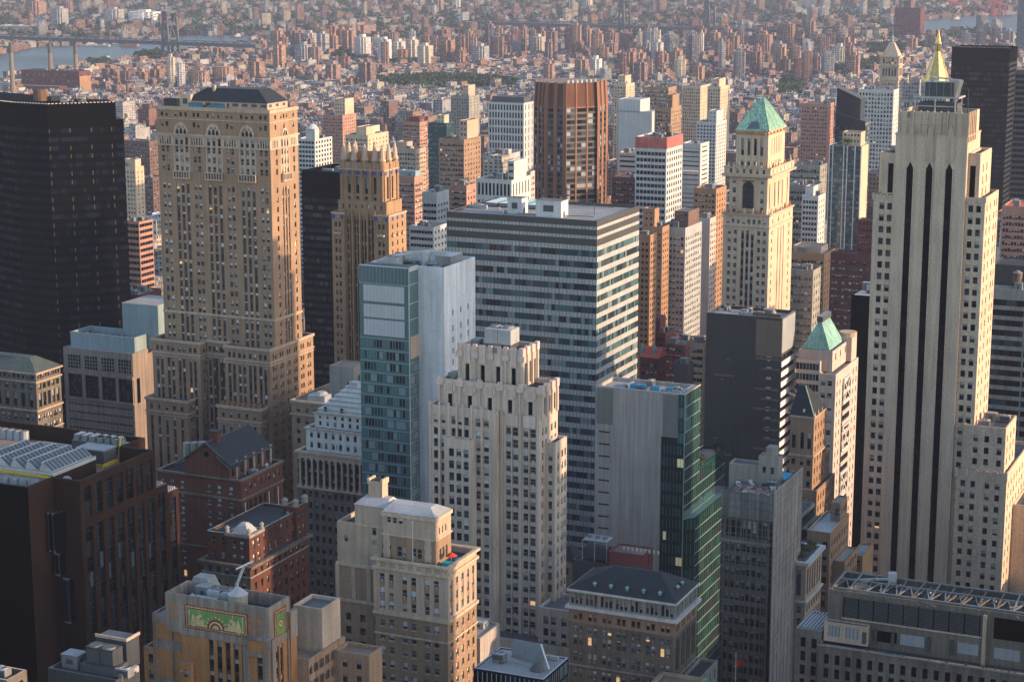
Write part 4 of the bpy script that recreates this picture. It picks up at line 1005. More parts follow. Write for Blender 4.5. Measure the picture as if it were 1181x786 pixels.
# ---- foreground tower with a tiled mosaic frieze (bottom left)
def mosaic_tower():
    b = Bd('brick_tower', 'office tower', 'orange brick and grey stone tower with a green mosaic frieze, bottom left', (309.8, 701.4), 380)
    h = b.h; w = -b.fx(190.2, h); d = b.ry(334.2, h); W = 'brick_orange'; T = 'stone_drab'
    zb = h - 8.4
    b.mass(-w, 0, 0, d, zb, h, T, roof='roof_dark', ph=2.6)
    x0 = -w + .255 * w
    cols = [(.335, 1.25), (.43, 1.25), (.525, 1.25), (.62, 1.25), (.715, 1.25), (.885, 1.3)]
    b.mass(-w + .15 * w, 0, 0, d, 0, zb, W, dict(cols=cols, rows=storeys(30, zb, 3.5, 2.7, .5), sp='spandrel_brown', sd=.3, dp=.42, kind='dim'), dict(cols=[(.36, 1.2), (.56, 1.2)], rows=storeys(30, zb, 3.5, 2.7, .8), sp='spandrel_brown', sd=.3, dp=.42, kind='dim'), None, None, 'roof_dark', 0)
    b.band(-w + .15 * w, 0, 0, d, zb - .25, 1.3, .18, T)
    # stone piers and brick panels on the shaft
    m = MB()
    for x in (-.215 * w, -.02 * w): m.box(x - .9, x + .45, -.35, -.004, 20, zb - .5, T)
    m.box(-.20 * w, -.03 * w, -.2, -.003, zb - 1.6, zb + 1.2, W); m.box(-.2 * w, 0.3, -.5, -.002, zb + 1.2, zb + 2.0, T); m.box(-.2 * w, .2, -.36, -.002, zb - 2.4, zb - 1.6, T)
    for z in (h - 2.6, h - 4.4): m.box(-.20 * w, -.06 * w, -.06, -.004, z - .8, z, W); m.box(-w + .04 * w, -w + .13 * w, -.06, -.004, z - .8, z, W)
    for y in (d * .12, d * .88): m.box(.005, .4, y - .7, y + .7, 20, zb + 1.5, T)
    m.box(.005, .7, d * .86, d * 1.14, 20, h - 4, W); m.box(.7, .9, d * .84, d * 1.16, h - 9, h - 4, T); m.box(.0, .95, d * .84, d * 1.16, h - 4, h - 3, T)
    b.part('piers', m)
    # the mosaic frieze: red border, green ground, half sun and buff shapes in relief
    def frieze(front, u0, u1, z0, z1, sun=True):
        m = MB(); o = [.09]
        def q(a, c, za, zb_, mm, dd):
            if front: m.box(a, c, -dd, -.004, za, zb_, mm)
            else: m.box(.004, dd, a, c, za, zb_, mm)
        q(u0, u1, z0, z1, 'tile_red', .10); q(u0 + .35, u1 - .35, z0 + .35, z1 - .35, 'tile_buff', .14); q(u0 + .5, u1 - .5, z0 + .5, z1 - .5, 'tile_red', .16); q(u0 + .75, u1 - .75, z0 + .75, z1 - .75, 'tile_green', .20)
        n = int((u1 - u0) / .7)
        for i in range(n):
            uu = u0 + .2 + (u1 - u0 - .4) * i / n
            for zz in (z0 + .1, z1 - .28): q(uu, uu + .2, zz, zz + .16, 'tile_buff', .13)
        def disc(cu, cz, r, mm, dd, half=False, n=18):
            A = [math.pi * i / n * (1 if half else 2) for i in range(n + 1)]
            P = [(cu + r * math.cos(t), cz + r * math.sin(t)) for t in A]
            m.poly([((u, -dd, z) if front else (dd, u, z)) for u, z in P], mm)
        cu = (u0 + u1) / 2; L = u1 - u0
        if sun:
            zf = z0 + .76; q(u0 + .75, u1 - .75, z0 + .75, z0 + 1.0, 'tile_buff', .215)
            for i in range(9):
                t = math.pi * (i + .5) / 9; 
                for r in (2.2, 2.7): disc(cu + r * math.cos(t), zf + r * math.sin(t) * .95, .2, 'tile_buff', .23 + r * .002, False, 8)
            disc(cu, zf, 2.1, 'tile_red', .26, True); disc(cu, zf, 1.65, 'tile_buff', .28, True); disc(cu, zf, 1.25, 'tile_red', .30, True); disc(cu, zf, .85, 'tile_buff', .32, True)
            rd = random.Random(3)
            for sgn in (-1, 1):       # crouching winged shapes either side
                for (du, dz, r, sx) in ((3.4, .7, .55, 1), (4.2, .9, .7, 1), (5.0, .8, .6, 1), (5.5, 1.5, .4, 1), (4.4, 1.9, .5, 1), (3.7, 2.3, .4, 1), (3.2, 1.4, .35, 1), (5.2, .35, .25, 1), (3.6, .3, .25, 1)):
                    disc(cu + sgn * du, zf + dz, r, 'tile_buff', .24 + r * .02 + dz * .003)
                us = cu + sgn * (L / 2 - 2.2); q(us + sgn * 1.0 - .08, us + sgn * 1.0 + .08 - .0, z0 + .75, z1 - .75, 'tile_buff', .22); q(cu + sgn * (L / 2 - 3.6) - .07, cu + sgn * (L / 2 - 3.6) + .07, z0 + .75, z1 - .75, 'tile_buff', .22)
                for k in range(4): disc(us, zf + .5 + k * .6, .7 - k * .14, 'tile_buff', .24 + k * .012)
        else:
            zc = (z0 + z1) / 2; disc(cu, zc, .95, 'tile_red', .24); disc(cu, zc, .72, 'tile_buff', .26); disc(cu, zc, .3, 'tile_red', .28)
        b.part('mosaic_frieze', m)
    frieze(True, -w + .19 * w, -w + .80 * w, h - 7.0, h - 1.9)
    frieze(False, d * .22, d * .78, h - 7.6, h - 1.4, False)
    # left wing and lower left block
    zl = b.fz(176, 706, 1.5)[1]; xl = b.fx(175.4, zl, 1.5)
    b.mass(xl, -w + .16 * w, 1.5, d, 0, zl, T, roof='roof_pale', ph=.5)
    m = MB()
    for i in range(6):
        z1 = zl - 2.0 - i * 8.8; hh = 3.4 if i == 0 else 6.6
        if i: z1 += 3.2
        m.box(xl + .8, -w + .02 * w, 1.3, 1.497, z1 - hh, z1, W); m.box(-w + .04 * w, -w + .15 * w, 1.32, 1.497, z1 - hh, z1, W)
    b.part('brick_panels', m)
    b.mass(-w + .145 * w, -w + .255 * w, -.9, 1.4, 0, zb - 6, W, dict(cols=[(.5, 1.0)], fh=3.6, wh=1.9, kind='dim'), None, None, None, 'roof_grey', .4, T)
    for i in range(5): b.wall.box(-w + .15 * w, -w + .26 * w, -1.5, -.9, zb - 8.5 - i * 5, zb - 8.0 - i * 5, T)
    z2 = zl - 8.6; x2 = xl - 3.6
    b.mass(x2, xl - .02, 3, d, 0, z2, W, dict(cols=[(.5, 1.2)], fh=3.7, wh=2.0, kind='dim'), None, None, None, 'roof_dark', .6, T)
    # roof: water tank with a silver cone, coolers, ducts, crane arm
    m = MB(); tx, ty = -w * .36, d * .34; zr = h - 2.6
    m.frustum(tx, ty, zr, zr + 3.6, 2.0, 2.0, 18, 'stone_grey'); m.frustum(tx, ty, zr + 3.6, zr + 5.2, 2.15, .2, 18, 'metal_pale'); m.frustum(tx, ty, zr + 5.2, zr + 5.6, .2, .2, 6, 'metal_pale'); b.part('water_tank', m)
    for x in (-w * .62, -w * .5): place_unit(b.root, 'tower', x, d * .62, zr, .72)
    place_unit(b.root, 'duct', -w * .66, d * .3, zr + .8, .9); place_unit(b.root, 'vent', -w * .82, d * .4, zr, 1.5); place_unit(b.root, 'box', -w * .78, d * .8, zr, 1.0, 0)
    m = MB(); m.loft(-w * .98, -w * .74, d * .9, d + 4, h - 3, -w * .94, -w * .80, d * 1.0, d + 3, h + 1.0, 'metal_grey'); m.box(-w * .98, -w * .74, d * .9, d + 4, h - 9, h - 3, 'metal_grey'); b.part('penthouse', m)
    m = MB(); m.bar((-w * .50, d * .8, zr + 2), (-w * .42, d * .95, h + 5.5), .45, 'metal_pale'); m.bar((-w * .47, d * .8, h + 4.8), (-w * .36, d * 1.1, h + 6.2), .3, 'white_paint'); m.frustum(-w * .5, d * .8, zr, zr + 2.2, .8, .5, 10, 'metal_pale'); b.part('hoist', m)
    # rear wings: big roof unit and penthouse, beige rear block with a row of windows
    zr2 = h - 6
    b.mass(-w * .5, 3.5, d + 1.2, d + 17, 0, zr2 - 8, 'brick_tan', None, dict(n=6, k=2, ww=1.2, gap=.5, m=.5, fh=3.5, wh=2.0, kind='dim'), None, None, 'roof_tan', .9)
    b.mass(3.52, 12, d + 12, d + 18, 0, zr2 - 9.5, 'brick_tan', dict(n=2, ww=1.3, m=.8, fh=3.5, wh=2.0, kind='dim'), None, None, None, 'roof_tan', .9)
    zr3 = zr2 - 8.9
    b.mass(-4, 3.0, d + 8, d + 16, zr3, zr3 + 9.8, 'stone_tan', roof='metal_dark', ph=.8)
    m = MB(); ux0, ux1, uy0, uy1 = -12.2, -5.4, d + 5, d + 12; m.box(ux0, ux1, uy0, uy1, zr3 + 1.2, zr3 + 6.2, 'metal_grey', 'metal_pale')
    for i in range(5): m.box(ux1 + .01, ux1 + .15, uy0 + .3 + i * 1.35, uy0 + 1.3 + i * 1.35, zr3 + 2, zr3 + 5.6, 'metal_dark')
    for i in range(3):
        for j in range(2): m.frustum(ux0 + 1.2 + i * 2.2, uy0 + 1.8 + j * 3.3, zr3 + 6.2, zr3 + 6.7, 1.0, 1.0, 12, 'metal_pale', 'metal_dark')
    b.part('cooling_unit', m)
    m = MB(); m.bar((ux0 - 1, uy0 - .5, zr3), (ux0 - 1, uy0 - .5, zr3 + 7.4), .5, 'metal_pale'); m.bar((ux0 - 1, uy0 - .5, zr3 + 7.4), (ux0 + 2.2, uy0 - .4, zr3 + 7.2), .5, 'metal_pale'); b.part('pipe_run', m)
    b.clutter(-w * .5, -w * .2, d + 3, d + 15, zr3, 3, 5, ('box', 'vent', 'duct'))
mosaic_tower()

# ---- tan tower bottom centre
def tan_tower():
    b = Bd('stone_tower', 'office tower', 'tan brick and stone tower at bottom centre, its right side glowing orange', (516, 654), 440)
    h = b.h; w = -b.fx(431.9, h); d = b.ry(549.4, h); W = 'brick_brown'; T = 'stone_tan'; fh = 3.45
    zz = h - 13.5
    cF = [(.10, 1.35), (.225, 1.35), (.41, 1.35), (.535, 1.35), (.72, 1.35), (.845, 1.35)]; cR = [(.13, 1.3), (.32, 1.3), (.51, 1.3), (.70, 1.3), (.88, 1.2)]
    rU = [(zz + .9 + i * 3.4, zz + 2.9 + i * 3.4) for i in range(3)]
    b.mass(-w, 0, 0, d, 0, zz, W, dict(cols=cF, fh=fh, wh=1.95, top=1.6, dp=.4, kind='pale', sill='stone_tan'), dict(cols=cR, fh=fh, wh=1.95, top=1.6, dp=.4, kind='pale', sill='stone_tan'), None, None, 'roof_dark', 0)
    b.mass(-w, 0, 0, d, zz, h, T, dict(cols=cF, rows=rU, sp=W, sd=.12, dp=.4), dict(cols=cR, rows=rU, sp=W, sd=.12, dp=.4, kind='pale'), None, None, 'roof_dark', 1.5, 'stone_cream')
    for z, t, p in ((zz - .5, .8, .45), (zz - 5.6, .4, .25), (h - 2.6, .7, .5), (h - .5, .6, .75)): b.band(-w, 0, 0, d, z, t, p, 'stone_cream')
    m = MB()
    for f in (0.01, .33, .66, .99): m.box(-w + f * w - .45, -w + f * w + .45, -.2, -.003, zz + .5, h - 2.6, T)
    for x in range(8): m.box(-w + (x + .5) * w / 8 - .5, -w + (x + .5) * w / 8 + .5, -.35, -.003, h - 1.9, h - .7, 'stone_cream')
    b.part('pilasters', m)
    # upper block set back
    zu = b.fz(502.2, 597, 2.6)[1]; xu1 = b.fx(502.2, zu, 2.6); xu0 = b.fx(441, zu, 2.6); du = b.ry(518.5, zu, xu1); 
    rr = [(h + .2, h + 2.6), (h + 4.2, h + 6.6)]
    b.mass(xu0, xu1, 2.6, max(du, 11), h - 1.6, zu - 5.6, W, dict(cols=[(.11, 1.3), (.31, 1.3), (.40, 1.0), (.585, 1.3), (.69, 1.3)], rows=rr, dp=.4), dict(cols=[(.3, 1.1), (.5, 1.1), (.7, 1.1)], rows=rr, dp=.4), None, None, 'roof_dark', 0)
    yb = max(du, 11)
    b.mass(xu0, xu1, 2.6, yb, zu - 5.6, zu, T, dict(cols=[(.12, 1.1), (.23, 1.1), (.34, 1.1)], rows=[(zu - 2.6, zu - 1.3)]), dict(cols=[(.25, .6), (.45, .6), (.65, .6)], rows=[(zu - 4.6, zu - 2.9)], kind='dim'), None, None, 'roof_silver', 0)
    b.band(xu0, xu1, 2.6, yb, zu - 5.8, .4, .25, 'stone_cream'); b.band(xu0, xu1, 2.6, yb, zu - 1.0, .9, .35, 'stone_cream')
    m = MB(); m.loft(xu0, xu1 + .2, 2.3, yb + .2, zu, xu0 + 1, xu1 - 2.6, 5.2, yb - 2.5, zu + 1.6, 'roof_silver'); b.part('metal_roof', m)
    m = MB()
    for x in (xu0 + .6 * (xu1 - xu0) * 0 + .1, xu1 - 3.0):
        for i in range(7): m.box(x + (.0 if i % 2 else .18), x + 2.0 - (.0 if i % 2 else .18), 2.42, 2.597, h - .6 + i * 1.1, h + .5 + i * 1.1, T)
    b.part('quoins', m)
    xl0 = b.fx(408.5, zu + .5, 4.0)
    b.mass(xl0, xu0 + .02, 4.2, yb - .1, h - 2, zu + .3, T, dict(cols=[(.62, 1.2), (.93, .8)], rows=[(h + .4, h + 2.6), (h + 4.0, h + 6.4)]), None, None, None, 'roof_silver', 0)
    b.band(xl0, xu0, 4.2, yb - .1, zu - 5.0, .5, .2, 'stone_cream')
    m = MB(); m.loft(xl0 - .2, xu0 + .3, 4.0, yb, zu + .3, xl0 + 1.6, xu0, 6.4, yb - 2.5, zu + 2.0, 'roof_silver'); b.part('metal_roof', m)
    m = MB(); xc = xl0 + .42 * (xu0 - xl0) + 1; m.box(xc - 1.9, xc + 1.9, yb - 4.6, yb - 1.6, zu, zu + 6.0, T, 'roof_dark', False); m.box(xc - 2.1, xc - 1.5, yb - 4.8, yb - 1.4, zu + 5.2, zu + 6.5, 'stone_cream'); m.box(xc + 1.5, xc + 2.1, yb - 4.8, yb - 1.4, zu + 5.2, zu + 6.5, 'stone_cream'); b.part('chimney', m)
    # left wing
    zl = b.fz(389, 600, 4.0)[1]; xw0 = b.fx(388.6, zl, 4.0)
    b.mass(xw0, -w + .02, 4.0, d + 6, 0, h - 4.2, W, dict(cols=[(.22, 1.5), (.54, 1.5), (.86, 1.3)], fh=fh, wh=2.0, top=12.5, kind='dim', dp=.4), None, None, None, 'roof_dark', 0)
    b.mass(xw0, -w + .02, 4.0, d + 6, h - 4.2, h + .6, T, roof='roof_dark', ph=0)
    b.mass(xw0, xl0 + .01, 4.0, d + 6, h + .6, zl, T, dict(cols=[(.5, 1.1)], rows=[(zl - 5.0, zl - 3.4)], kind='dim'), None, None, None, 'roof_dark', 1.2)
    b.mass(xl0, -w - .01, 4.02, 8, h + .6, h + 1.6, T, roof='roof_dark', ph=.5)
    m = MB()
    for f in (.0, .36, .70, 1.0): m.box(xw0 + f * (-w - xw0) - .6, xw0 + f * (-w - xw0) + .55, 3.75, 3.997, zz + .6, h - 4.4, T)
    m.box(xw0 - .3, -w, 3.6, 3.998, zz - .3, zz + .5, T); m.box(xw0 - .3, -w, 3.55, 3.998, h - 4.6, h - 3.8, 'stone_cream'); b.part('pilasters', m)
    m = MB(); m.bar((-w * .50, 1.2, h - 1.4), (-w * .50, 1.2, h + 9.5), .16, 'white_paint'); m.frustum(-w * .5, 1.2, h + 9.5, h + 9.9, .2, .05, 6, 'white_paint'); b.part('flagpole', m)
    m = MB(); m.frustum(-2.0, 6.2, h + .8, h + 1.7, 1.5, .1, 8, 'red_paint'); m.frustum(-2.0, 6.2, h - 1.4, h + .9, .07, .07, 5, 'metal_pale'); b.part('parasol', m)
    m = MB(); m.box(-3.2, -.9, 3.4, 5.2, h - 1.4, h - .2, 'teal_cloth'); m.box(-1.8, -.8, 7.2, 9.4, h - 1.4, h - .4, 'teal_cloth'); b.part('covered_table', m)
    for x in (-w * .8, -w * .62, -w * .3): place_unit(b.root, 'plant', x, 1.2, h - 1.6, .8)
tan_tower()

# ---- brown granite office block (bottom left corner)
def granite_block():
    b = Bd('granite_block', 'office building', 'brown granite office block with tall dark windows and louvred roof plant, lower left', (91.6, 554.7), 430)
    h = b.h; d = b.ry(178.6, h); W = 'granite_brown'
    x1 = b.fx(60.7, h, 0); yf = b.ry(32, h, x1); xl = -62
    n = 7; L = d
    cols = [((i + .72) / (n + .35), 2.7) for i in range(n)]
    def face_cols(LL): return [(f * LL - 1.35, f * LL + 1.35) for f, _ in cols]
    rows = [(h - 9.4, h - 1.9), (h - 58, h - 11.6)]
    pit = 4.0
    b.bounds.append((xl, 0, yf, d, h))
    def tall(fr, cc, rws, sd):
        ox, oy, al = fr; ca, sa = math.cos(al), math.sin(al)
        for ci, c in enumerate(cc):
            for ri, r in enumerate(rws):
                z = r[1]; k = 0
                m = MB()
                while z > r[0] + .5:
                    z2 = max(r[0], z - 3.72); a, e = c[0], c[1]
                    rd = random.Random(ci * 17 + k + sd)
                    for j in range(2):
                        u0, u1 = a + (e - a) * j / 2, a + (e - a) * (j + 1) / 2
                        pt = lambda u, zq, dd: (ox + u * ca - dd * sa, oy + u * sa + dd * ca, zq)
                        g = rd.choice(['glass_black', 'glass_dark', 'glass_navy', 'glass_black', 'glass_blue' if ri and k in (2, 3) else 'glass_dark'])
                        m.poly([pt(u0, z2, .5), pt(u1, z2, .5), pt(u1, z, .5), pt(u0, z, .5)], g)
                        for uu in (u0, u1): m.poly([pt(uu - .06, z2, .42), pt(uu + .06, z2, .42), pt(uu + .06, z, .42), pt(uu - .06, z, .42)], 'frame_dark')
                    for zq in (z, z - 1.2): m.poly([pt(a, zq - .08, .43), pt(e, zq - .08, .43), pt(e, zq + .08, .43), pt(a, zq + .08, .43)], 'frame_dark')
                    z = z2; k += 1
                b.part('window', m)
    def block(x0, xx, y0, y1, z0, z1, R=None, rws=None, ph=1, roof='roof_grey', sd=0):
        facade(b.wall, (x0, y0, 0), xx - x0, z0, z1, [], [], W)
        facade(b.wall, (xx, y0, PI2), y1 - y0, z0, z1, R or [], rws or [], W, .5)
        facade(b.wall, (xx, y1, math.pi), xx - x0, z0, z1, [], [], W)
        if R: tall((xx, y0, PI2), R, rws, sd)
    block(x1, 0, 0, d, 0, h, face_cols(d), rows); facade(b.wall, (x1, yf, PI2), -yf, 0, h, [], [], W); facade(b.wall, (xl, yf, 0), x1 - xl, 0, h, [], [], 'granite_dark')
    # parapet ring, recessed deck
    ring = [(xl, yf), (x1, yf), (x1, 0), (0, 0), (0, d), (-9, d), (-9, d + 9), (xl, d + 9)]
    t = .8
    inn = [(xl + t, yf + t), (x1 - t, yf + t), (x1 - t, t), (-t, t), (-t, d - t), (-9 - t, d - t), (-9 - t, d + 9 - t), (xl + t, d + 9 - t)]
    for i in range(len(ring)):
        j = (i + 1) % len(ring)
        b.wall.poly([(*ring[i], h), (*ring[j], h), (*inn[j], h), (*inn[i], h)], 'granite_brown'); b.wall.poly([(*inn[i], h), (*inn[j], h), (*inn[j], h - pit), (*inn[i], h - pit)], 'granite_brown')
    facade(b.wall, (-9, d, PI2), 9, 0, h, [], [], W); facade(b.wall, (xl, d + 9, 0), 1, h - pit, h, [], [], W)
    b.roofs.poly([(*p, h - pit) for p in inn], 'roof_tan')
    # lower steps on the right
    z2, z3 = h - 9.8, h - 12.5
    block(-8, -.5, d + .02, d + 5.5, 0, z2, [(1.4, 4.1)], [(z2 - 60, z2 - 1.8)], sd=50); b.roofs.poly([(-9, d, z2 - .02), (-.5, d, z2 - .02), (-.5, d + 5.5, z2 - .02), (-9, d + 5.5, z2 - .02)], 'roof_tan')
    block(-8, -1.0, d + 5.52, d + 11, 0, z3, [(1.4, 4.1)], [(z3 - 60, z3 - 1.8)], sd=60); b.roofs.poly([(-9, d + 5.5, z3 - .02), (-1, d + 5.5, z3 - .02), (-1, d + 11, z3 - .02), (-9, d + 11, z3 - .02)], 'roof_tan')
    m = MB()
    for i in range(5):
        m.box(-6.5, -1.5, d + .8 + i * .9, d + 1.2 + i * .9, z2, z2 + .5, 'metal_pale'); m.box(-6.5, -1.5, d + 6.2 + i * .9, d + 6.6 + i * .9, z3, z3 + .5, 'metal_pale')
    b.part('roof_grille', m)
    # glazed zig-zag bays on the near faces
    for (x0, xx, y0, za, zb) in ((x1 - .5, -4.2, -3.4, h - 16.5, h - 7.6), (x1 + 2.2, -5.0, -2.2, h - 22.5, h - 17.5), (x1 + 3.6, -2.8, -1.6, h - 34, h - 23.5)):
        m = MB(); nn = 3
        for i in range(nn):
            a, e = x0 + (xx - x0) * i / nn, x0 + (xx - x0) * (i + 1) / nn
            P = [(a, -.01), (a, y0), (e - 1.4, y0 + .4), (e, -.01 if i == nn - 1 else y0 + 1.3)]
            m.prism(P, za, zb, 'glass_black', 'metal_dark', True)
            for p in P[1:3]: m.bar((*p, za), (*p, zb), .16, 'frame_dark')
            m.bar((a, y0, zb), (e - 1.4, y0 + .4, zb), .35, 'metal_grey'); m.bar((a, y0, za), (e - 1.4, y0 + .4, za), .35, 'metal_grey')
        b.part('glazed_bay', m)
    # roof plant: sawtooth skylights, silver ducts, cooler house, dish, yellow rails
    zd = h - pit
    def P(px, py, z): return b.txy(px, py, z)
    ax, ay = P(44, 540, zd + 5.2)
    m = MB(); m.box(ax - 26, ax + 3.4, ay + 1, ay + 17.5, zd, zd + 4.2, 'granite_brown', 'roof_tan', False); m.box(ax + 3.42, ax + 3.5, ay + 1, ay + 17.5, zd + 3.4, zd + 4.3, 'metal_pale'); m.box(ax - 26, ax + 3.5, ay + .8, ay + .99, zd + 3.6, zd + 4.3, 'metal_pale'); b.part('penthouse', m)
    for i in range(5):
        m = MB(); xx = ax + 2.6 - i * 4.1
        A = [(xx, ay + 1.4), (xx, ay + 17)]; z0 = zd + 4.25
        m.poly([(xx, ay + 1.4, z0), (xx, ay + 17, z0), (xx - 2.6, ay + 17, z0 + 2.0), (xx - 2.6, ay + 1.4, z0 + 2.0)], 'glass_grey')
        m.poly([(xx - 2.6, ay + 1.4, z0 + 2.0), (xx - 2.6, ay + 17, z0 + 2.0), (xx - 3.4, ay + 17, z0), (xx - 3.4, ay + 1.4, z0)], 'metal_pale')
        m.poly([(xx, ay + 1.4, z0), (xx - 2.6, ay + 1.4, z0 + 2.0), (xx - 3.4, ay + 1.4, z0)], 'metal_pale')
        for j in range(12):
            y = ay + 1.4 + j * 15.6 / 11; m.bar((xx + .03, y, z0 + .05), (xx - 2.57, y, z0 + 2.08), .14, 'metal_pale')
        m.bar((xx, ay + 1.4, z0 + .05), (xx, ay + 17, z0 + .05), .22, 'metal_pale'); m.bar((xx - 2.6, ay + 1.4, z0 + 2.06), (xx - 2.6, ay + 17, z0 + 2.06), .22, 'metal_pale')
        b.part('sawtooth_skylight', m)
    m = MB(); dx, dy = P(30, 556, zd + 2)
    for i in range(4): m.frustum(dx - 6 + i * 2.6, dy + .5, zd, zd + 2.9, 1.35, 1.35, 10, 'metal_pale', 'metal_grey')
    for q in range(8):
        t0, t1 = q / 8 * 1.5, (q + 1) / 8 * 1.5
        m.bar((dx - 12 + q * 1.9, dy + 3.4, zd + 3.2), (dx - 10 + q * 1.9, dy + 3.4, zd + 3.2 if q < 6 else zd + 3.2 - (q - 5) * .9), 1.9, 'metal_pale')
    m.bar((dx + 3.2, dy + 3.2, zd + 1.6), (dx + 4, dy - 1.0, zd + .8), 1.9, 'metal_pale'); b.part('duct', m)
    kx, ky = P(104, 528, zd + 2)
    m = MB(); m.box(kx - 4, kx + 4, ky, ky + 5, zd, zd + 4.0, 'metal_dark', 'metal_grey', False); m.box(kx - 4.2, kx + 4.2, ky - .2, ky + 5.2, zd + 4, zd + 4.3, 'metal_grey')
    b.part('cooler_house', m)
    m = MB()
    for i in range(4): m.frustum(kx - 3 + i * 2, ky + 9, zd, zd + 5.0, 1.0, 1.0, 10, 'metal_grey', 'metal_dark')
    m.box(kx - 11, kx + 4, ky + 7.6, ky + 11.6, zd, zd + 3.6, 'metal_dark', 'metal_grey', False)
    for i in range(6): m.box(kx - 10.6 + i * 2.3, kx - 9.2 + i * 2.3, ky + 8, ky + 11.2, zd + 3.6, zd + 5.0, 'metal_grey', 'metal_pale')
    b.part('cooling_tower', m)
    m = MB()
    for (p, q) in (((kx - 4.6, ky - 1.2), (kx + 4.4, ky - 1.2)), ((kx + 4.4, ky - 1.2), (kx + 4.4, ky + 5)), ((kx - 11, ky + 7), (kx + 4.6, ky + 7)), ((ax - 20, ay + .5), (ax + 3.4, ay + .5))):
        n2 = max(2, int(math.hypot(q[0] - p[0], q[1] - p[1]) / 2))
        for zz in (zd + 1.0, zd + .5) if p[1] != ay + .5 else (zd + 3.1, zd + 3.4): m.bar((*p, zz), (*q, zz), .22, 'yellow_paint')
        for i in range(n2 + 1):
            x, y = p[0] + (q[0] - p[0]) * i / n2, p[1] + (q[1] - p[1]) * i / n2; m.bar((x, y, zd), (x, y, zd + 1.05) if p[1] != ay + .5 else (x, y, zd + 3.4), .2, 'yellow_paint')
    m.bar((kx + 3.4, ky + 6.5, zd), (kx + 4.6, ky + 6.5, zd + 6.4), .3, 'yellow_paint'); b.part('railing', m)
    fx_, fy_ = -6.0, 4.5; place_unit(b.root, 'dish', fx_ - 1.5, fy_ + 1, zd, 1.25, .5); place_unit(b.root, 'vent', fx_ - 1, fy_ - 2.2, zd, 1.4); place_unit(b.root, 'box', fx_ + 2.6, fy_ + 1.5, zd, .6)
    qx, qy = P(8, 505, zd); m = MB()
    for i in range(5): m.frustum(qx - 3 + i * 2.2, qy, zd, zd + 2.6, 1.2, 1.0, 10, 'metal_pale', 'metal_grey')
    b.part('vent', m); b.clutter(kx - 12, kx + 6, ky + 12, d + 6, zd, 6, 4)
    m = MB(); m.box(ax - 24, ax + 8, d + 4, d + 4.5, zd, zd + 1.2, 'metal_pale'); m.box(ax + 4, -2.0, 6, 7.2, zd, zd + .9, 'metal_grey'); b.part('duct_run', m)
granite_block()

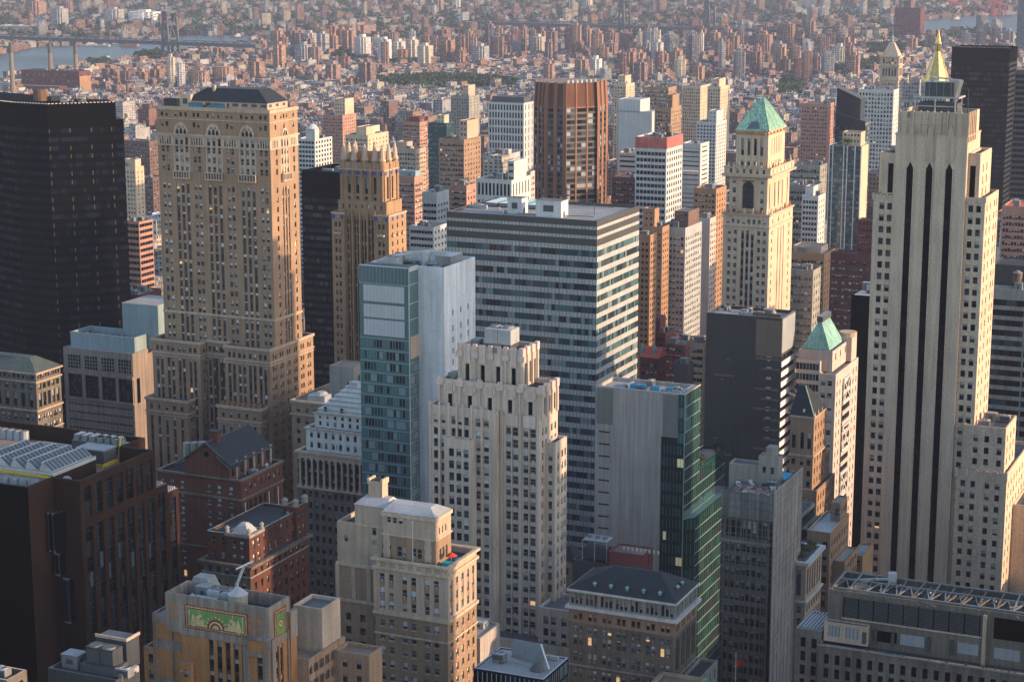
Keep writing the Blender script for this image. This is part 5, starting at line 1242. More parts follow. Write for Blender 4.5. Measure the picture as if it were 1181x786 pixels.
# ---- grey stone office block with big gridded windows (left)
def grid_block():
    b = Bd('office_block', 'office building', 'grey stone office block with large gridded windows and pale blue roof walls', (152.6, 408), 755)
    h = b.h; w = -b.fx(72.5, h); W = 'concrete_tan'
    d = b.ry(173, h)
    b.mass(-w, 0, 0, d, 0, h, W, roof='roof_silver', ph=.4)
    def grid(f0, f1, a, c, nx, nz, dpth=.0):
        m = MB(); x0, x1 = -w + f0 * w, -w + f1 * w; z0, z1 = h - c, h - a
        m.box(x0, x1, -.06, -.004, z0, z1, 'glass_black')
        rd = random.Random(int(f0 * 100))
        for i in range(nx):
            for j in range(nz):
                if rd.random() < .3: m.box(x0 + (x1 - x0) * i / nx, x0 + (x1 - x0) * (i + 1) / nx, -.08, -.061, z0 + (z1 - z0) * j / nz, z0 + (z1 - z0) * (j + 1) / nz, 'glass_navy' if rd.random() < .6 else 'glass_grey')
        for i in range(nx + 1): x = x0 + (x1 - x0) * i / nx; m.box(x - .11, x + .11, -.2, -.085, z0, z1, 'stone_grey' if c < 10 else 'frame_dark')
        for j in range(nz + 1): z = z0 + (z1 - z0) * j / nz; m.box(x0, x1, -.19, -.086, z - .11, z + .11, 'stone_grey' if c < 10 else 'frame_dark')
        b.part('window', m)
    for i in range(4): grid(.065 + i * .243, .255 + i * .243, 2.6, 8.3, 5, 4)
    # recessed double-height openings
    m = MB(); m.box(-w + .05 * w, -.01, -.05, -.003, h - 20, h - 10.4, 'granite_dark')
    for i in range(5): x = -w + (.045 + i * .243) * w; m.box(max(x - .5, -w), min(x + .9, 0), -.7, -.051, h - 20, h - 10.4, W)
    m.box(-w, 0, -.75, -.052, h - 10.4, h - 9.4, W); m.box(-w, 0, -.75, -.052, h - 20.8, h - 20, W); b.part('loggia', m)
    for i in range(4): grid(.105 + i * .243, .275 + i * .243, 10.7, 19.8, 5, 6)
    for k in range(10):
        z = h - 22.2 - k * 3.3
        m = MB(); n = 28
        m.box(-w + .05 * w, -.3, -.1, -.004, z - 1.2, z, 'stone_grey')
        for i in range(n): x = -w + .06 * w + (w * .92) * i / n; m.box(x, x + .62 * w * .92 / n, -.14, -.101, z - 1.05, z - .15, 'glass_black')
        b.part('window_band', m)
    m = MB(); m.box(.004, .2, 2.2, 4.2, h - 20.5, h - 10.5, 'glass_black'); b.part('window', m)
    # set-back roof volumes clad in pale blue metal
    def blue(x0, x1, y0, y1, z1, name, hollow=False):
        m = MB()
        if hollow:
            t = .5; m.box(x0, x1, y0, y0 + t, h - .4, z1, 'aqua_panel'); m.box(x0, x0 + t, y0 + t, y1, h - .4, z1, 'aqua_panel'); m.box(x1 - t, x1, y0 + t, y1, h - .4, z1, 'aqua_panel'); m.box(x0, x1, y1, y1 + t, h - .4, z1, 'aqua_panel')
            m.box(x0, x1, y0 - .12, y0 - .001, z1 - .3, z1 + .2, 'metal_pale'); m.box(x0 + 3, x0 + 5, y0 + 4, y0 + 7, h, z1 - .5, 'metal_dark'); m.box(x0 + 8, x0 + 12, y0 + 5, y0 + 8, h, z1 - 1.5, 'metal_grey')
        else: m.box(x0, x1, y0, y1, h - .4, z1, 'aqua_panel', 'roof_pale', False); m.box(x0 - .1, x1 + .1, y0 - .1, y1 + .1, z1, z1 + .3, 'metal_pale', 'roof_pale')
        b.part(name, m)
    z1 = h + 6.0; blue(-w + 2.0, -.6, 2.6, 15.5, z1, 'roof_screen', True)
    zt = b.fz(165, 352, 11)[1]; x0 = b.fx(139.7, zt, 11); x1 = b.fx(181, zt, 11)
    blue(x0, x1, 11.5, 30, zt, 'roof_house')
    b.mass(-w * .3, 0.0, d - .02, d + 8, 0, h + 5.6, W, roof='roof_grey', ph=.6)
    m = MB()
    for i in range(3): m.frustum(x0 - 4 + i * 2.3, 10, h, h + 5, .9, .9, 8, 'metal_dark', 'metal_grey')
    b.part('cooling_tower', m)
grid_block()

# ---- beige renaissance block with a green-grey hip roof, far left
def hip_block():
    b = Bd('palazzo_block', 'office building', 'brown stone palazzo block with arched windows and a grey-green hip roof at the left edge', (41, 431), 690)
    h = b.h; w = 34; d = b.ry(69.5, h); W = 'stone_soot'; fh = 3.9
    pf = pairs(w, [.12, .3, .48, .66, .84, .955], 1.4, .8)
    b.mass(-w, 0, 0, d, 0, h - 14, W, dict(n=6, k=2, ww=1.5, gap=.9, m=.8, fh=fh, wh=2.2, top=1.6, kind='pale'), dict(n=4, k=2, ww=1.4, gap=.8, m=.6, fh=fh, wh=2.2, top=1.6, kind='pale'), None, None, 'roof_dark', 0)
    b.mass(-w, 0, 0, d, h - 14, h - 3.2, W, dict(n=9, ww=1.9, m=.8, rows=[(h - 12.8, h - 7.6), (h - 6.2, h - 4.2)], kind='dim', dp=.6), dict(n=5, ww=1.8, m=.8, rows=[(h - 12.8, h - 7.6), (h - 6.2, h - 4.2)], kind='dim', dp=.6), None, None, 'roof_dark', 0)
    b.mass(-w, 0, 0, d, h - 3.2, h, W, dict(n=16, ww=1.0, m=.6, rows=[(h - 2.2, h - .7)], kind='dim'), dict(n=9, ww=1.0, m=.6, rows=[(h - 2.2, h - .7)], kind='dim'), None, None, 'roof_dark', 0)
    for z, t, p in ((h - .3, .6, .7), (h - 3.5, .5, .4), (h - 14.2, .6, .4), (h - 22, .4, .3)): b.band(-w, 0, 0, d, z, t, p, 'stone_tan')
    m = MB(); m.loft(-w - .5, .5, -.5, d + .5, h + .3, -w + 6, -7, 6, d - 5, h + 4.4, 'roof_grey' if 'slate_green' not in MATS else 'slate_green')
    b.part('hip_roof', m)
    m = MB(); m.box(-w + 8, -14, 5, 7, h + 2.8, h + 4.2, 'metal_dark'); 
    for i in range(4): m.box(-w + 8.5 + i * 2.5, -w + 10 + i * 2.5, 4.9, 4.99, h + 3, h + 4, 'metal_grey')
    b.part('dormer', m)
    b.mass(-w - 8, -w + 9.5, -9, 0 - .02, 0, h - 7, W, dict(n=5, ww=1.5, m=.6, fh=fh, wh=2.1, kind='pale'), dict(n=2, ww=1.4, m=.6, fh=fh, wh=2.1, kind='pale'), None, None, 'roof_grey', .8, 'stone_tan')
hip_block()

# ---- dark red brick club house
def red_club():
    b = Bd('brick_block', 'building', 'dark red brick block with a black gabled roof beside the brown granite block', (277.6, 553.4), 520)
    h = b.h; w = -b.fx(181, h); d = b.ry(326, h); W = 'brick_red'; fh = 3.7
    b.mass(-w, 0, 0, d, 0, h, W, dict(cols=[(.06, 1.2), (.18, 1.2), (.30, 1.2), (.62, 1.25), (.74, 1.25), (.88, 1.25)], fh=fh, wh=2.0, top=2.4, kind='pale', sill='stone_grey'), dict(n=8, ww=1.2, m=1.2, rows=[(h - 3.6, h - 1.9), *[(h - 18.5 + .2, h - 7)], *storeys(20, h - 20, fh, 2.0, .5)], kind='sash'), None, None, 'roof_dark', 1.0, 'stone_grey')
    b.band(-w, 0, 0, d, h - 6.0, .6, .35, 'stone_soot'); b.band(-w, 0, 0, d, h - .5, .55, .3, 'stone_soot'); b.band(-w, 0, 0, d, h - 21, .5, .3, 'stone_soot')
    # gabled attic running back
    gx0, gx1, gy1 = -w * .66, -3.6, d * .98; zg = h + 4.4; xr = (gx0 + gx1) / 2; zr = zg + 5.0
    m = MB(); m.box(gx0, gx1, .0, gy1, h - 1, zg, W, bottom=False); m.poly([(gx0, -.002, zg), (gx1, -.002, zg), (xr, -.002, zr)], W); m.poly([(gx0, gy1, zg), (gx1, gy1, zg), (xr, gy1, zr)], W)
    m.frustum(xr, -.1, zg + .5, zg + .501, .01, .01, 6, 'glass_dark')
    m.poly([(xr + .8 * math.cos(i * math.pi / 5), -.06, zg + 1.8 + .8 * math.sin(i * math.pi / 5)) for i in range(10)], 'glass_black')
    for i in range(5):
        y = 2 + i * (gy1 - 4) / 4; m.box(gx1 + .005, gx1 + .1, y - .7, y + .7, h + .4, h + 3.2, 'glass_dark'); m.box(gx1 + .003, gx1 + .35, y + 1.1, y + 1.9, h - 1, zg + .2, 'stone_grey')
    b.part('attic', m)
    m = MB()
    for s, xe in ((-1, gx0 - .6), (1, gx1 + .6)):
        m.poly([(xe, -.5, zg - .5), (xe, gy1 + .4, zg - .5), (xr, gy1 + .4, zr + .15), (xr, -.5, zr + .15)], 'slate')
        m.bar((xe, -.5, zg - .45), (xr, -.5, zr + .2), .35, 'slate_green'); m.bar((xe, -.5, zg - .45), (xe, gy1 + .4, zg - .45), .35, 'slate_green')
    m.bar((xr, -.5, zr + .2), (xr, gy1, zr + .2), .3, 'slate_green'); b.part('gable_roof', m)
    m = MB(); m.box(xr - 1.4, xr + 1.4, 3.4, 5.6, zg + 2, zr + 2.2, W); m.box(xr - 1.6, xr + 1.6, 3.2, 5.8, zr + 2.2, zr + 2.6, 'slate'); b.part('chimney', m)
    m = MB(); m.poly([(gx1 - 3.5, -1.2, zg + 1.8), (gx1 + 1.2, -1.2, zg - 1.4), (gx1 + 1.2, 5, zg - 1.4), (gx1 - 3.5, 5, zg + 1.8)], 'slate'); m.bar((gx1 - 3.5, -1.2, zg + 1.85), (gx1 + 1.2, -1.2, zg - 1.35), .3, 'slate_green'); b.part('cross_gable', m)
    m = MB()
    for i in range(3): m.frustum(-w + 2 + i * 2.6, d * .55, h - 1, h + 5 + i * .4, 1.3, 1.2, 8, 'stone_grey', 'metal_grey')
    m.box(-w + .8, -w + 8, d * .6, d * .9, h - 1, h + 3.4, 'metal_grey', 'metal_dark', False); m.bar((-w + 2, 6, h), (-w + 9, 8, h + 2.5), .8, 'metal_dark'); b.part('machinery', m)
    b.clutter(-3.4, -.6, 4, d - 1, h - 1, 4, 6, ('vent', 'vent', 'ac'))
red_club()
def red_annex():
    b = Bd('brick_annex', 'building', 'low red brick annex with stone-capped corner pavilion and small silver roof', (287.5, 618), 490)
    h = b.h; w = -b.fx(233, h); d = b.ry(354, h); W = 'brick_red'; fh = 3.6
    b.mass(-w, 0, 0, d, 0, h - 8.4, W, dict(n=5, ww=1.2, m=.8, fh=fh, wh=1.9, top=1.2, kind='dim', wall='stone_soot'), dict(n=9, ww=1.2, m=1, fh=fh, wh=1.9, top=1.4, kind='dim'), None, None, 'roof_dark', 0)
    b.mass(-w + .6, -1.4, 1.4, d, h - 8.4, h - .6, W, dict(n=4, ww=1.2, m=.4, fh=3.8, wh=1.9, top=1.4), dict(n=9, ww=1.2, m=1, fh=3.8, wh=1.9, top=1.4), None, None, 'roof_dark', .8, 'copper_green')
    b.band(-w, 0, 0, d, h - 8.8, .7, 1.1, 'stone_soot'); b.band(-w, 0, 0, d, h - 11.6, .35, .3, 'stone_grey')
    b.mass(-7.4, -.4, .5, 7.5, h - 8.4, h, W, dict(cols=[(.33, 1.2), (.67, 1.2)], fh=3.8, wh=2.1, top=2), dict(cols=[(.33, 1.2), (.67, 1.2)], fh=3.8, wh=2.1, top=2), None, None, 'roof_dark', .6, 'stone_grey')
    b.band(-7.4, -.4, .5, 7.5, h - .8, .8, .35, 'stone_grey')
    m = MB(); m.loft(-6.6, -1.2, 1.3, 6.7, h - .5, -5.2, -2.6, 2.7, 5.3, h + 1.6, 'metal_pale'); m.loft(-5.2, -2.6, 2.7, 5.3, h + 1.6, -4.6, -3.2, 3.3, 4.7, h + 2.2, 'metal_pale')
    b.part('pavilion_roof', m)
    m = MB()
    for x, y in ((-7.2, .7), (-.6, .7), (-.6, 7.2)): m.frustum(x, y, h, h + 1.3, .55, .55, 8, 'stone_grey'); m.frustum(x, y, h + 1.3, h + 1.9, .75, .1, 8, 'stone_grey')
    b.part('urn', m)
    b.mass(-4.5, -.5, d - 5, d + .5, h - 8.4, h + 1.0, W, dict(n=2, ww=1.0, m=.4, fh=3.8, wh=2), dict(n=2, ww=1.1, m=.5, fh=3.8, wh=2.0, top=2), None, None, 'roof_dark', .6, 'stone_grey')
    m = MB()
    for x, y in ((-4.2, d - 4.7), (-.8, d - 4.7), (-.8, d + .2)): m.frustum(x, y, h + 1, h + 2.6, .9, .8, 10, 'stone_grey'); m.frustum(x, y, h + 2.6, h + 3.3, 1.0, .2, 10, 'stone_grey')
    b.part('finial', m)
red_annex()

# ---- white-topped building with a colonnade
def colonnade_block():
    b = Bd('colonnade_block', 'office building', 'old stone building with a tall colonnade, white upper floors and a stepped white dome', (430, 529), 600)
    h = b.h; w = -b.fx(343.4, h); d = 22; W = 'stone_soot'; T = 'stone_tan'
    zc = h - 11.8
    b.mass(-w, 0, 0, d, 0, zc, W, dict(n=11, ww=1.2, m=.8, fh=3.75, wh=2.0, top=1.4, kind='dim'), None, None, None, 'roof_dark', 0)
    b.mass(-w, 0, .9, d, zc, h - 2.4, 'spandrel_brown', dict(n=12, ww=1.25, m=.6, rows=[(zc + .5, zc + 2.6), (zc + 3.3, zc + 5.6), (zc + 6.2, zc + 8.4)], kind='dim', dp=.3), None, None, None, 'roof_dark', 0)
    m = MB()
    for i in range(13):
        x = -w + .55 + (w - 1.1) * i / 12; m.frustum(x, .45, zc + .4, h - 2.9, .44, .38, 10, 'stone_tan'); m.box(x - .6, x + .6, -.1, 1.0, zc, zc + .4, T); m.box(x - .6, x + .6, -.1, 1.0, h - 2.9, h - 2.4, T)
    b.part('colonnade', m)
    b.mass(-w, 0, 0, d, h - 2.4, h, T, roof='roof_dark', ph=.3); b.band(-w, 0, 0, d, h - .7, .7, .8, T); b.band(-w, 0, 0, d, zc - .6, .6, .5, T)
    x0 = b.fx(352.7, h + 6, 2.0)
    b.mass(x0, 0, 2.0, d, h - .3, h + 7.4, 'stone_white', dict(n=9, ww=1.05, m=.7, rows=[(h + .8, h + 2.8), (h + 4.2, h + 6.2)], kind='dim'), None, None, None, 'roof_dark', .4); b.band(x0, 0, 2.0, d, h + 6.9, .5, .5, T)
    x2 = b.fx(362.6, h + 12, 4.0)
    b.mass(x2, 0, 4.0, d, h + 7.2, h + 12, 'stone_white', dict(n=8, ww=.9, m=.7, rows=[(h + 7.9, h + 9.4), (h + 10.2, h + 11.4)], kind='dim'), None, None, None, 'roof_silver', .2); b.band(x2, 0, 4.0, d, h + 11.7, .4, .4, T)
    m = MB(); n = 6
    for i in range(n):
        a = i * 1.4; z_ = h + 11.9 + i * 1.35; m.box(x2 + 1 + a, -1 - a * .4, 5.0 + a * .8, d - 2 - a * .8, z_, z_ + 1.05, 'white_paint'); m.box(x2 + .7 + a, -.7 - a * .4, 4.7 + a * .8, d - 1.7 - a * .8, z_ + 1.05, z_ + 1.35, 'stone_grey', 'white_paint')
    m.box(x2 + 9, x2 + 12, 11, 14, h + 20, h + 21.4, 'metal_pale'); b.part('stepped_dome', m)
    m = MB(); m.box(x2 + 3, x2 + 4.1, 4.9, 4.99, h + 12.5, h + 14, 'glass_dark'); m.box(x2 + 9, x2 + 10.1, 4.9, 4.99, h + 12.5, h + 14, 'glass_dark'); b.part('window', m)
    # faded lettering between the windows
    for s, fx in (('S', .22), ('14', .47)):
        cu = bpy.data.curves.new('lettering', 'FONT'); cu.body = s; cu.size = 2.3; cu.extrude = .02; cu.align_x = 'CENTER'
        o = bpy.data.objects.new('lettering', bpy.data.meshes.new_from_object(bpy.data.objects.new('tmp', cu))); C.objects.link(o); o.parent = b.root; o.location = (x0 + fx * (-x0), 1.96, h + 1.0); o.rotation_euler = (PI2, 0, 0); o.data.materials.clear(); o.data.materials.append(MATS['frame_dark']); bpy.data.objects.remove(bpy.data.objects['tmp'])
colonnade_block()

def beige_link():
    b = Bd('office_block', 'office building', 'beige brick block with silver roof plant tucked behind the white stepped dome', (432, 471), 668)
    h = b.h; w = -b.fx(336, h); d = 30; W = 'brick_tan'
    b.mass(-w, 0, 0, d, 0, h - 5, W, dict(n=9, ww=1.5, m=1, fh=3.7, wh=2.0, kind='dim'), None, None, None, 'roof_dark', 0)
    b.mass(-w, 0, 0, d, h - 5, h, W, dict(n=9, ww=1.5, m=1, rows=[(h - 4.2, h - 2.2)], kind='pale'), None, None, None, 'roof_tan', .8, 'stone_tan'); b.band(-w, 0, 0, d, h - 5.4, .5, .4, 'stone_tan'); b.band(-w, 0, 0, d, h - .8, .8, .4, 'stone_tan')
    m = MB(); m.box(-w + 5, -w + 12, 3, 8, h - .8, h + 1.6, 'metal_pale', 'metal_pale'); m.frustum(-w + 9, 6, h + 1.6, h + 2.6, 2.6, 1.6, 10, 'metal_pale'); b.part('roof_plant', m)
    b.mass(-w + 8, -w + 18, 14, 24, h - 1, h + 10.5, 'stone_grey', dict(cols=[(.8, 1.4)], rows=[(h + 1, h + 5)], kind='dark'), dict(cols=[(.4, 1.4)], rows=[(h + 3, h + 7)], kind='dark'), None, None, 'roof_tan', .5)
    b.clutter(-w + 14, -4, 2, 12, h - .8, 5, 9)
beige_link()

# ---- hip-roofed hall with arcade storey, bottom centre right
def hip_hall():
    b = Bd('stone_hall', 'building', 'stone building with a black hipped roof, copper dormers and a white arcaded top storey', (778.5, 696), 470)
    h = b.h; w = -b.fx(656.6, h); d = b.ry(804.5, h); W = 'stone_soot'; fh = 4.6
    zc = h - 4.6
    tri = [((i + .5) / 7 + o, .85) for i in range(7) for o in (-.041, 0, .041)]
    b.mass(-w, 0, 0, d, zc, h, 'stone_grey', dict(cols=tri, rows=[(zc + .8, h - .9)], kind='dim', dp=.5), dict(n=5, k=2, ww=.9, gap=.35, m=.5, rows=[(zc + .8, h - .9)], kind='sash', dp=.5), None, None, 'roof_dark', 0)
    b.mass(-w, 0, 0, d, zc - 4.2, zc, 'brick_tan', dict(n=7, k=2, ww=1.0, gap=.4, m=.5, rows=[(zc - 3.4, zc - 1.6)], kind='dim'), dict(n=4, k=2, ww=1.0, gap=.4, m=.5, rows=[(zc - 3.4, zc - 1.6)], kind='dim'), None, None, 'roof_dark', 0)
    b.mass(-w, 0, 0, d, 0, zc - 4.2, W, dict(n=7, k=2, ww=1.15, gap=.35, m=.5, rows=[(zc - 6.6, zc - 5.2)] + storeys(10, zc - 7.2, fh, 2.5, .4), kind='pale'), dict(n=4, k=2, ww=1.15, gap=.35, m=.5, rows=[(zc - 14, zc - 5.2)] + storeys(10, zc - 15, fh, 2.5, .4), kind='dim'), None, None, 'roof_dark', 0)
    b.band(-w, 0, 0, d, h - .4, .6, .5, 'stone_white'); b.band(-w, 0, 0, d, zc - .4, .7, .9, 'stone_white'); b.band(-w, 0, 0, d, zc - 16, .4, .3, 'stone_grey')
    rx0, _ = b.txy(694, 655, h + 5.5); rx1, ry_ = b.txy(757, 660, h + 5.5)
    m = MB(); m.loft(-w - .4, .4, -.4, d + .4, h + .2, -w + .30 * w, -.26 * w, d * .55, d * .60, h + 4.4, 'slate'); b.part('hip_roof', m)
    for i in range(5):
        m = MB(); x = -w + (.22 + i * .155) * w; y = 2.6; z = h + 1.0
        m.box(x - .55, x + .55, y - .9, y + 1.3, z - .6, z + .8, 'slate'); m.frustum(x, y - .95, z + .8, z + 1.35, .62, .1, 8, 'copper_green'); m.box(x - .4, x + .4, y - .97, y - .91, z - .3, z + .7, 'copper_green'); b.part('dormer', m)
    for i in range(2):
        m = MB(); y = d * (.42 + .2 * i); x = -2.8; z = h + 1.2
        m.box(x - 1.2, x + .9, y - .5, y + .5, z - .6, z + .8, 'slate'); m.box(x + .91, x + .97, y - .4, y + .4, z - .3, z + .7, 'copper_green'); m.frustum(x + .9, y, z + .8, z + 1.3, .6, .1, 8, 'copper_green'); b.part('dormer', m)
    b.mass(.02, 5, 1, d + 3, 0, zc - 17, 'stone_grey', dict(n=2, ww=1.1, m=.4, fh=4, wh=2.2), dict(n=5, ww=1.2, m=.5, fh=4.4, wh=2.8), None, None, 'roof_dark', .8)
hip_hall()
def red_plant_house():
    b = Bd('plant_house', 'rooftop building', 'dark red metal plant house with pale cooling frames behind the black hipped roof', (742, 640), 530)
    h = b.h
    w = -b.fx(702, h); d = b.ry(752, h)
    b.mass(-w, 0, 0, d + 1, 0, h, 'brown_box', None, dict(cols=[(.55, 1.4)], rows=[(h - 4.2, h - 1)], kind='sash'), None, None, 'roof_tan', .5)
    m = MB()
    for i in range(9): m.box(-w + 3 + i * 1.3, -w + 3.5 + i * 1.3, d * .5, d * .5 + .4, h - .4, h + .5, 'white_paint')
    b.part('vent', m)
    b.mass(-w - 11, -w - .5, 0, d, 0, h - 4, 'metal_dark', roof='roof_dark', ph=.4)
    m = MB(); x0, x1 = -w - 8.5, -w - 1.0
    for x in (x0, (x0 + x1) / 2, x1):
        for y in (1, d - 1): m.bar((x, y, h - 4), (x, y, h + 2), .25, 'metal_pale')
    m.box(x0 + .3, x1 - .3, 1.4, d - 1.4, h - 3.6, h - .4, 'metal_dark')
    for y in (1, d - 1): m.bar((x0, y, h + 2), (x1, y, h + 2), .3, 'metal_pale')
    m.box(x0, x1, 1, d - 1, h + 1.6, h + 2.0, 'metal_grey', 'metal_pale')
    for i in range(3): m.frustum(x0 + 1.4 + i * 2.3, d / 2, h + 2, h + 2.5, .9, .9, 10, 'metal_pale', 'metal_dark')
    b.part('cooling_tower', m)
    m = MB(); m.box(-w - 20, -w - 11.5, 2, 10, 0, h - 5.5, 'stone_tan', 'roof_dark', False); m.loft(-w - 20.4, -w - 11.1, 1.6, 10.4, h - 5.5, -w - 17.5, -w - 14, 5, 7, h - 2.0, 'slate'); b.part('side_house', m)
    m = MB()
    for i in range(3): m.box(-w - 18 + i * 2, -w - 17.2 + i * 2, 1.9, 1.98, h - 9.5, h - 7.5, 'glass_dark')
    b.part('window', m)
    m = MB(); m.box(3, 11, -6, 2, 0, h - 7.5, 'stone_tan', 'roof_dark', False); m.poly([(3, -6.01, h - 7.5), (11, -6.01, h - 7.5), (7, -6.01, h - 4.6)], 'stone_tan')
    for s in (-1, 1):
        m.poly([(7, -6.3, h - 4.5), (7, 2, h - 4.5), (7 + s * 4.5, 2, h - 7.8), (7 + s * 4.5, -6.3, h - 7.8)], 'slate'); m.bar((7, -6.3, h - 4.45), (7 + s * 4.5, -6.3, h - 7.75), .3, 'copper_green')
    b.part('gabled_house', m)
red_plant_house()

# ---- low glass-fronted roof at bottom centre with a tilted panel, and the grey box beside it
def low_glass():
    b = Bd('glass_block', 'building', 'low glass-fronted block with a flat grey roof and a tilted screen at the bottom edge', (626.9, 783), 400)
    h = b.h; w = -b.fx(546, h); d = b.ry(655.8, h)
    b.mass(-w, 0, 0, d, 0, h, 'glass_navy', roof='roof_pale', ph=.25, cop='metal_pale')
    for k in range(8):
        ribbon(b, (-w, 0, 0), w, h - 3.4 - k * 3.4, h - .5 - k * 3.4, 1.15, ['glass_navy', 'glass_black', 'glass_dark'], -.05, 'metal_pale', .16, k); ribbon(b, (0, 0, PI2), d, h - 3.4 - k * 3.4, h - .5 - k * 3.4, 1.15, ['glass_navy', 'glass_dark', 'glass_blue'], -.05, 'metal_pale', .16, k + 30)
    m = MB(); xs = -w + 5.2
    m.poly([(xs, d * .62, h + .2), (xs + 8.5, d * .50, h + .2), (xs + 7.2, d * .62, h + 4.4), (xs, d * .74, h + 4.0)], 'metal_grey'); m.bar((xs + 7.2, d * .62, h + 4.4), (xs + 10.5, d * .40, h + .1), .35, 'white_paint'); m.bar((xs + .2, d * .74, h + 4), (xs + 1, d * .95, h), .25, 'metal_grey'); b.part('tilted_screen', m)
    m = MB(); m.frustum(xs + 8, d * .36, h - .2, h + 1.4, 1.8, .8, 9, 'metal_dark'); b.part('tarpaulin', m)
    b.clutter(-w + 1, -w + 6, d * .3, d * .6, h - .2, 3, 3, ('vent', 'vent', 'ac')); place_unit(b.root, 'duct', xs + 8, d * .85, h - .2, .7)
low_glass()
def grey_box():
    b = Bd('office_block', 'building', 'windowless pale grey metal-sided box between the tan tower and the pale deco tower', (553.7, 735.8), 472)
    h = b.h; d = b.ry(576.6, h)
    b.mass(-12, 0, 0, d, 0, h, 'grey_panel', None, dict(cols=[(.16, 2.4)], rows=[(h - 13, h - 9.5)], kind='dark'), None, None, 'roof_pale', .4)
    b.bulk(-6, -2.5, d * .6, d * .9, h - .4, h + 1.1, 'metal_pale', 'roof_silver', 'hatch')
    b.clutter(-10, -1, 1, d - 1, h - .4, 3, 2, ('vent', 'duct'))
grey_box()

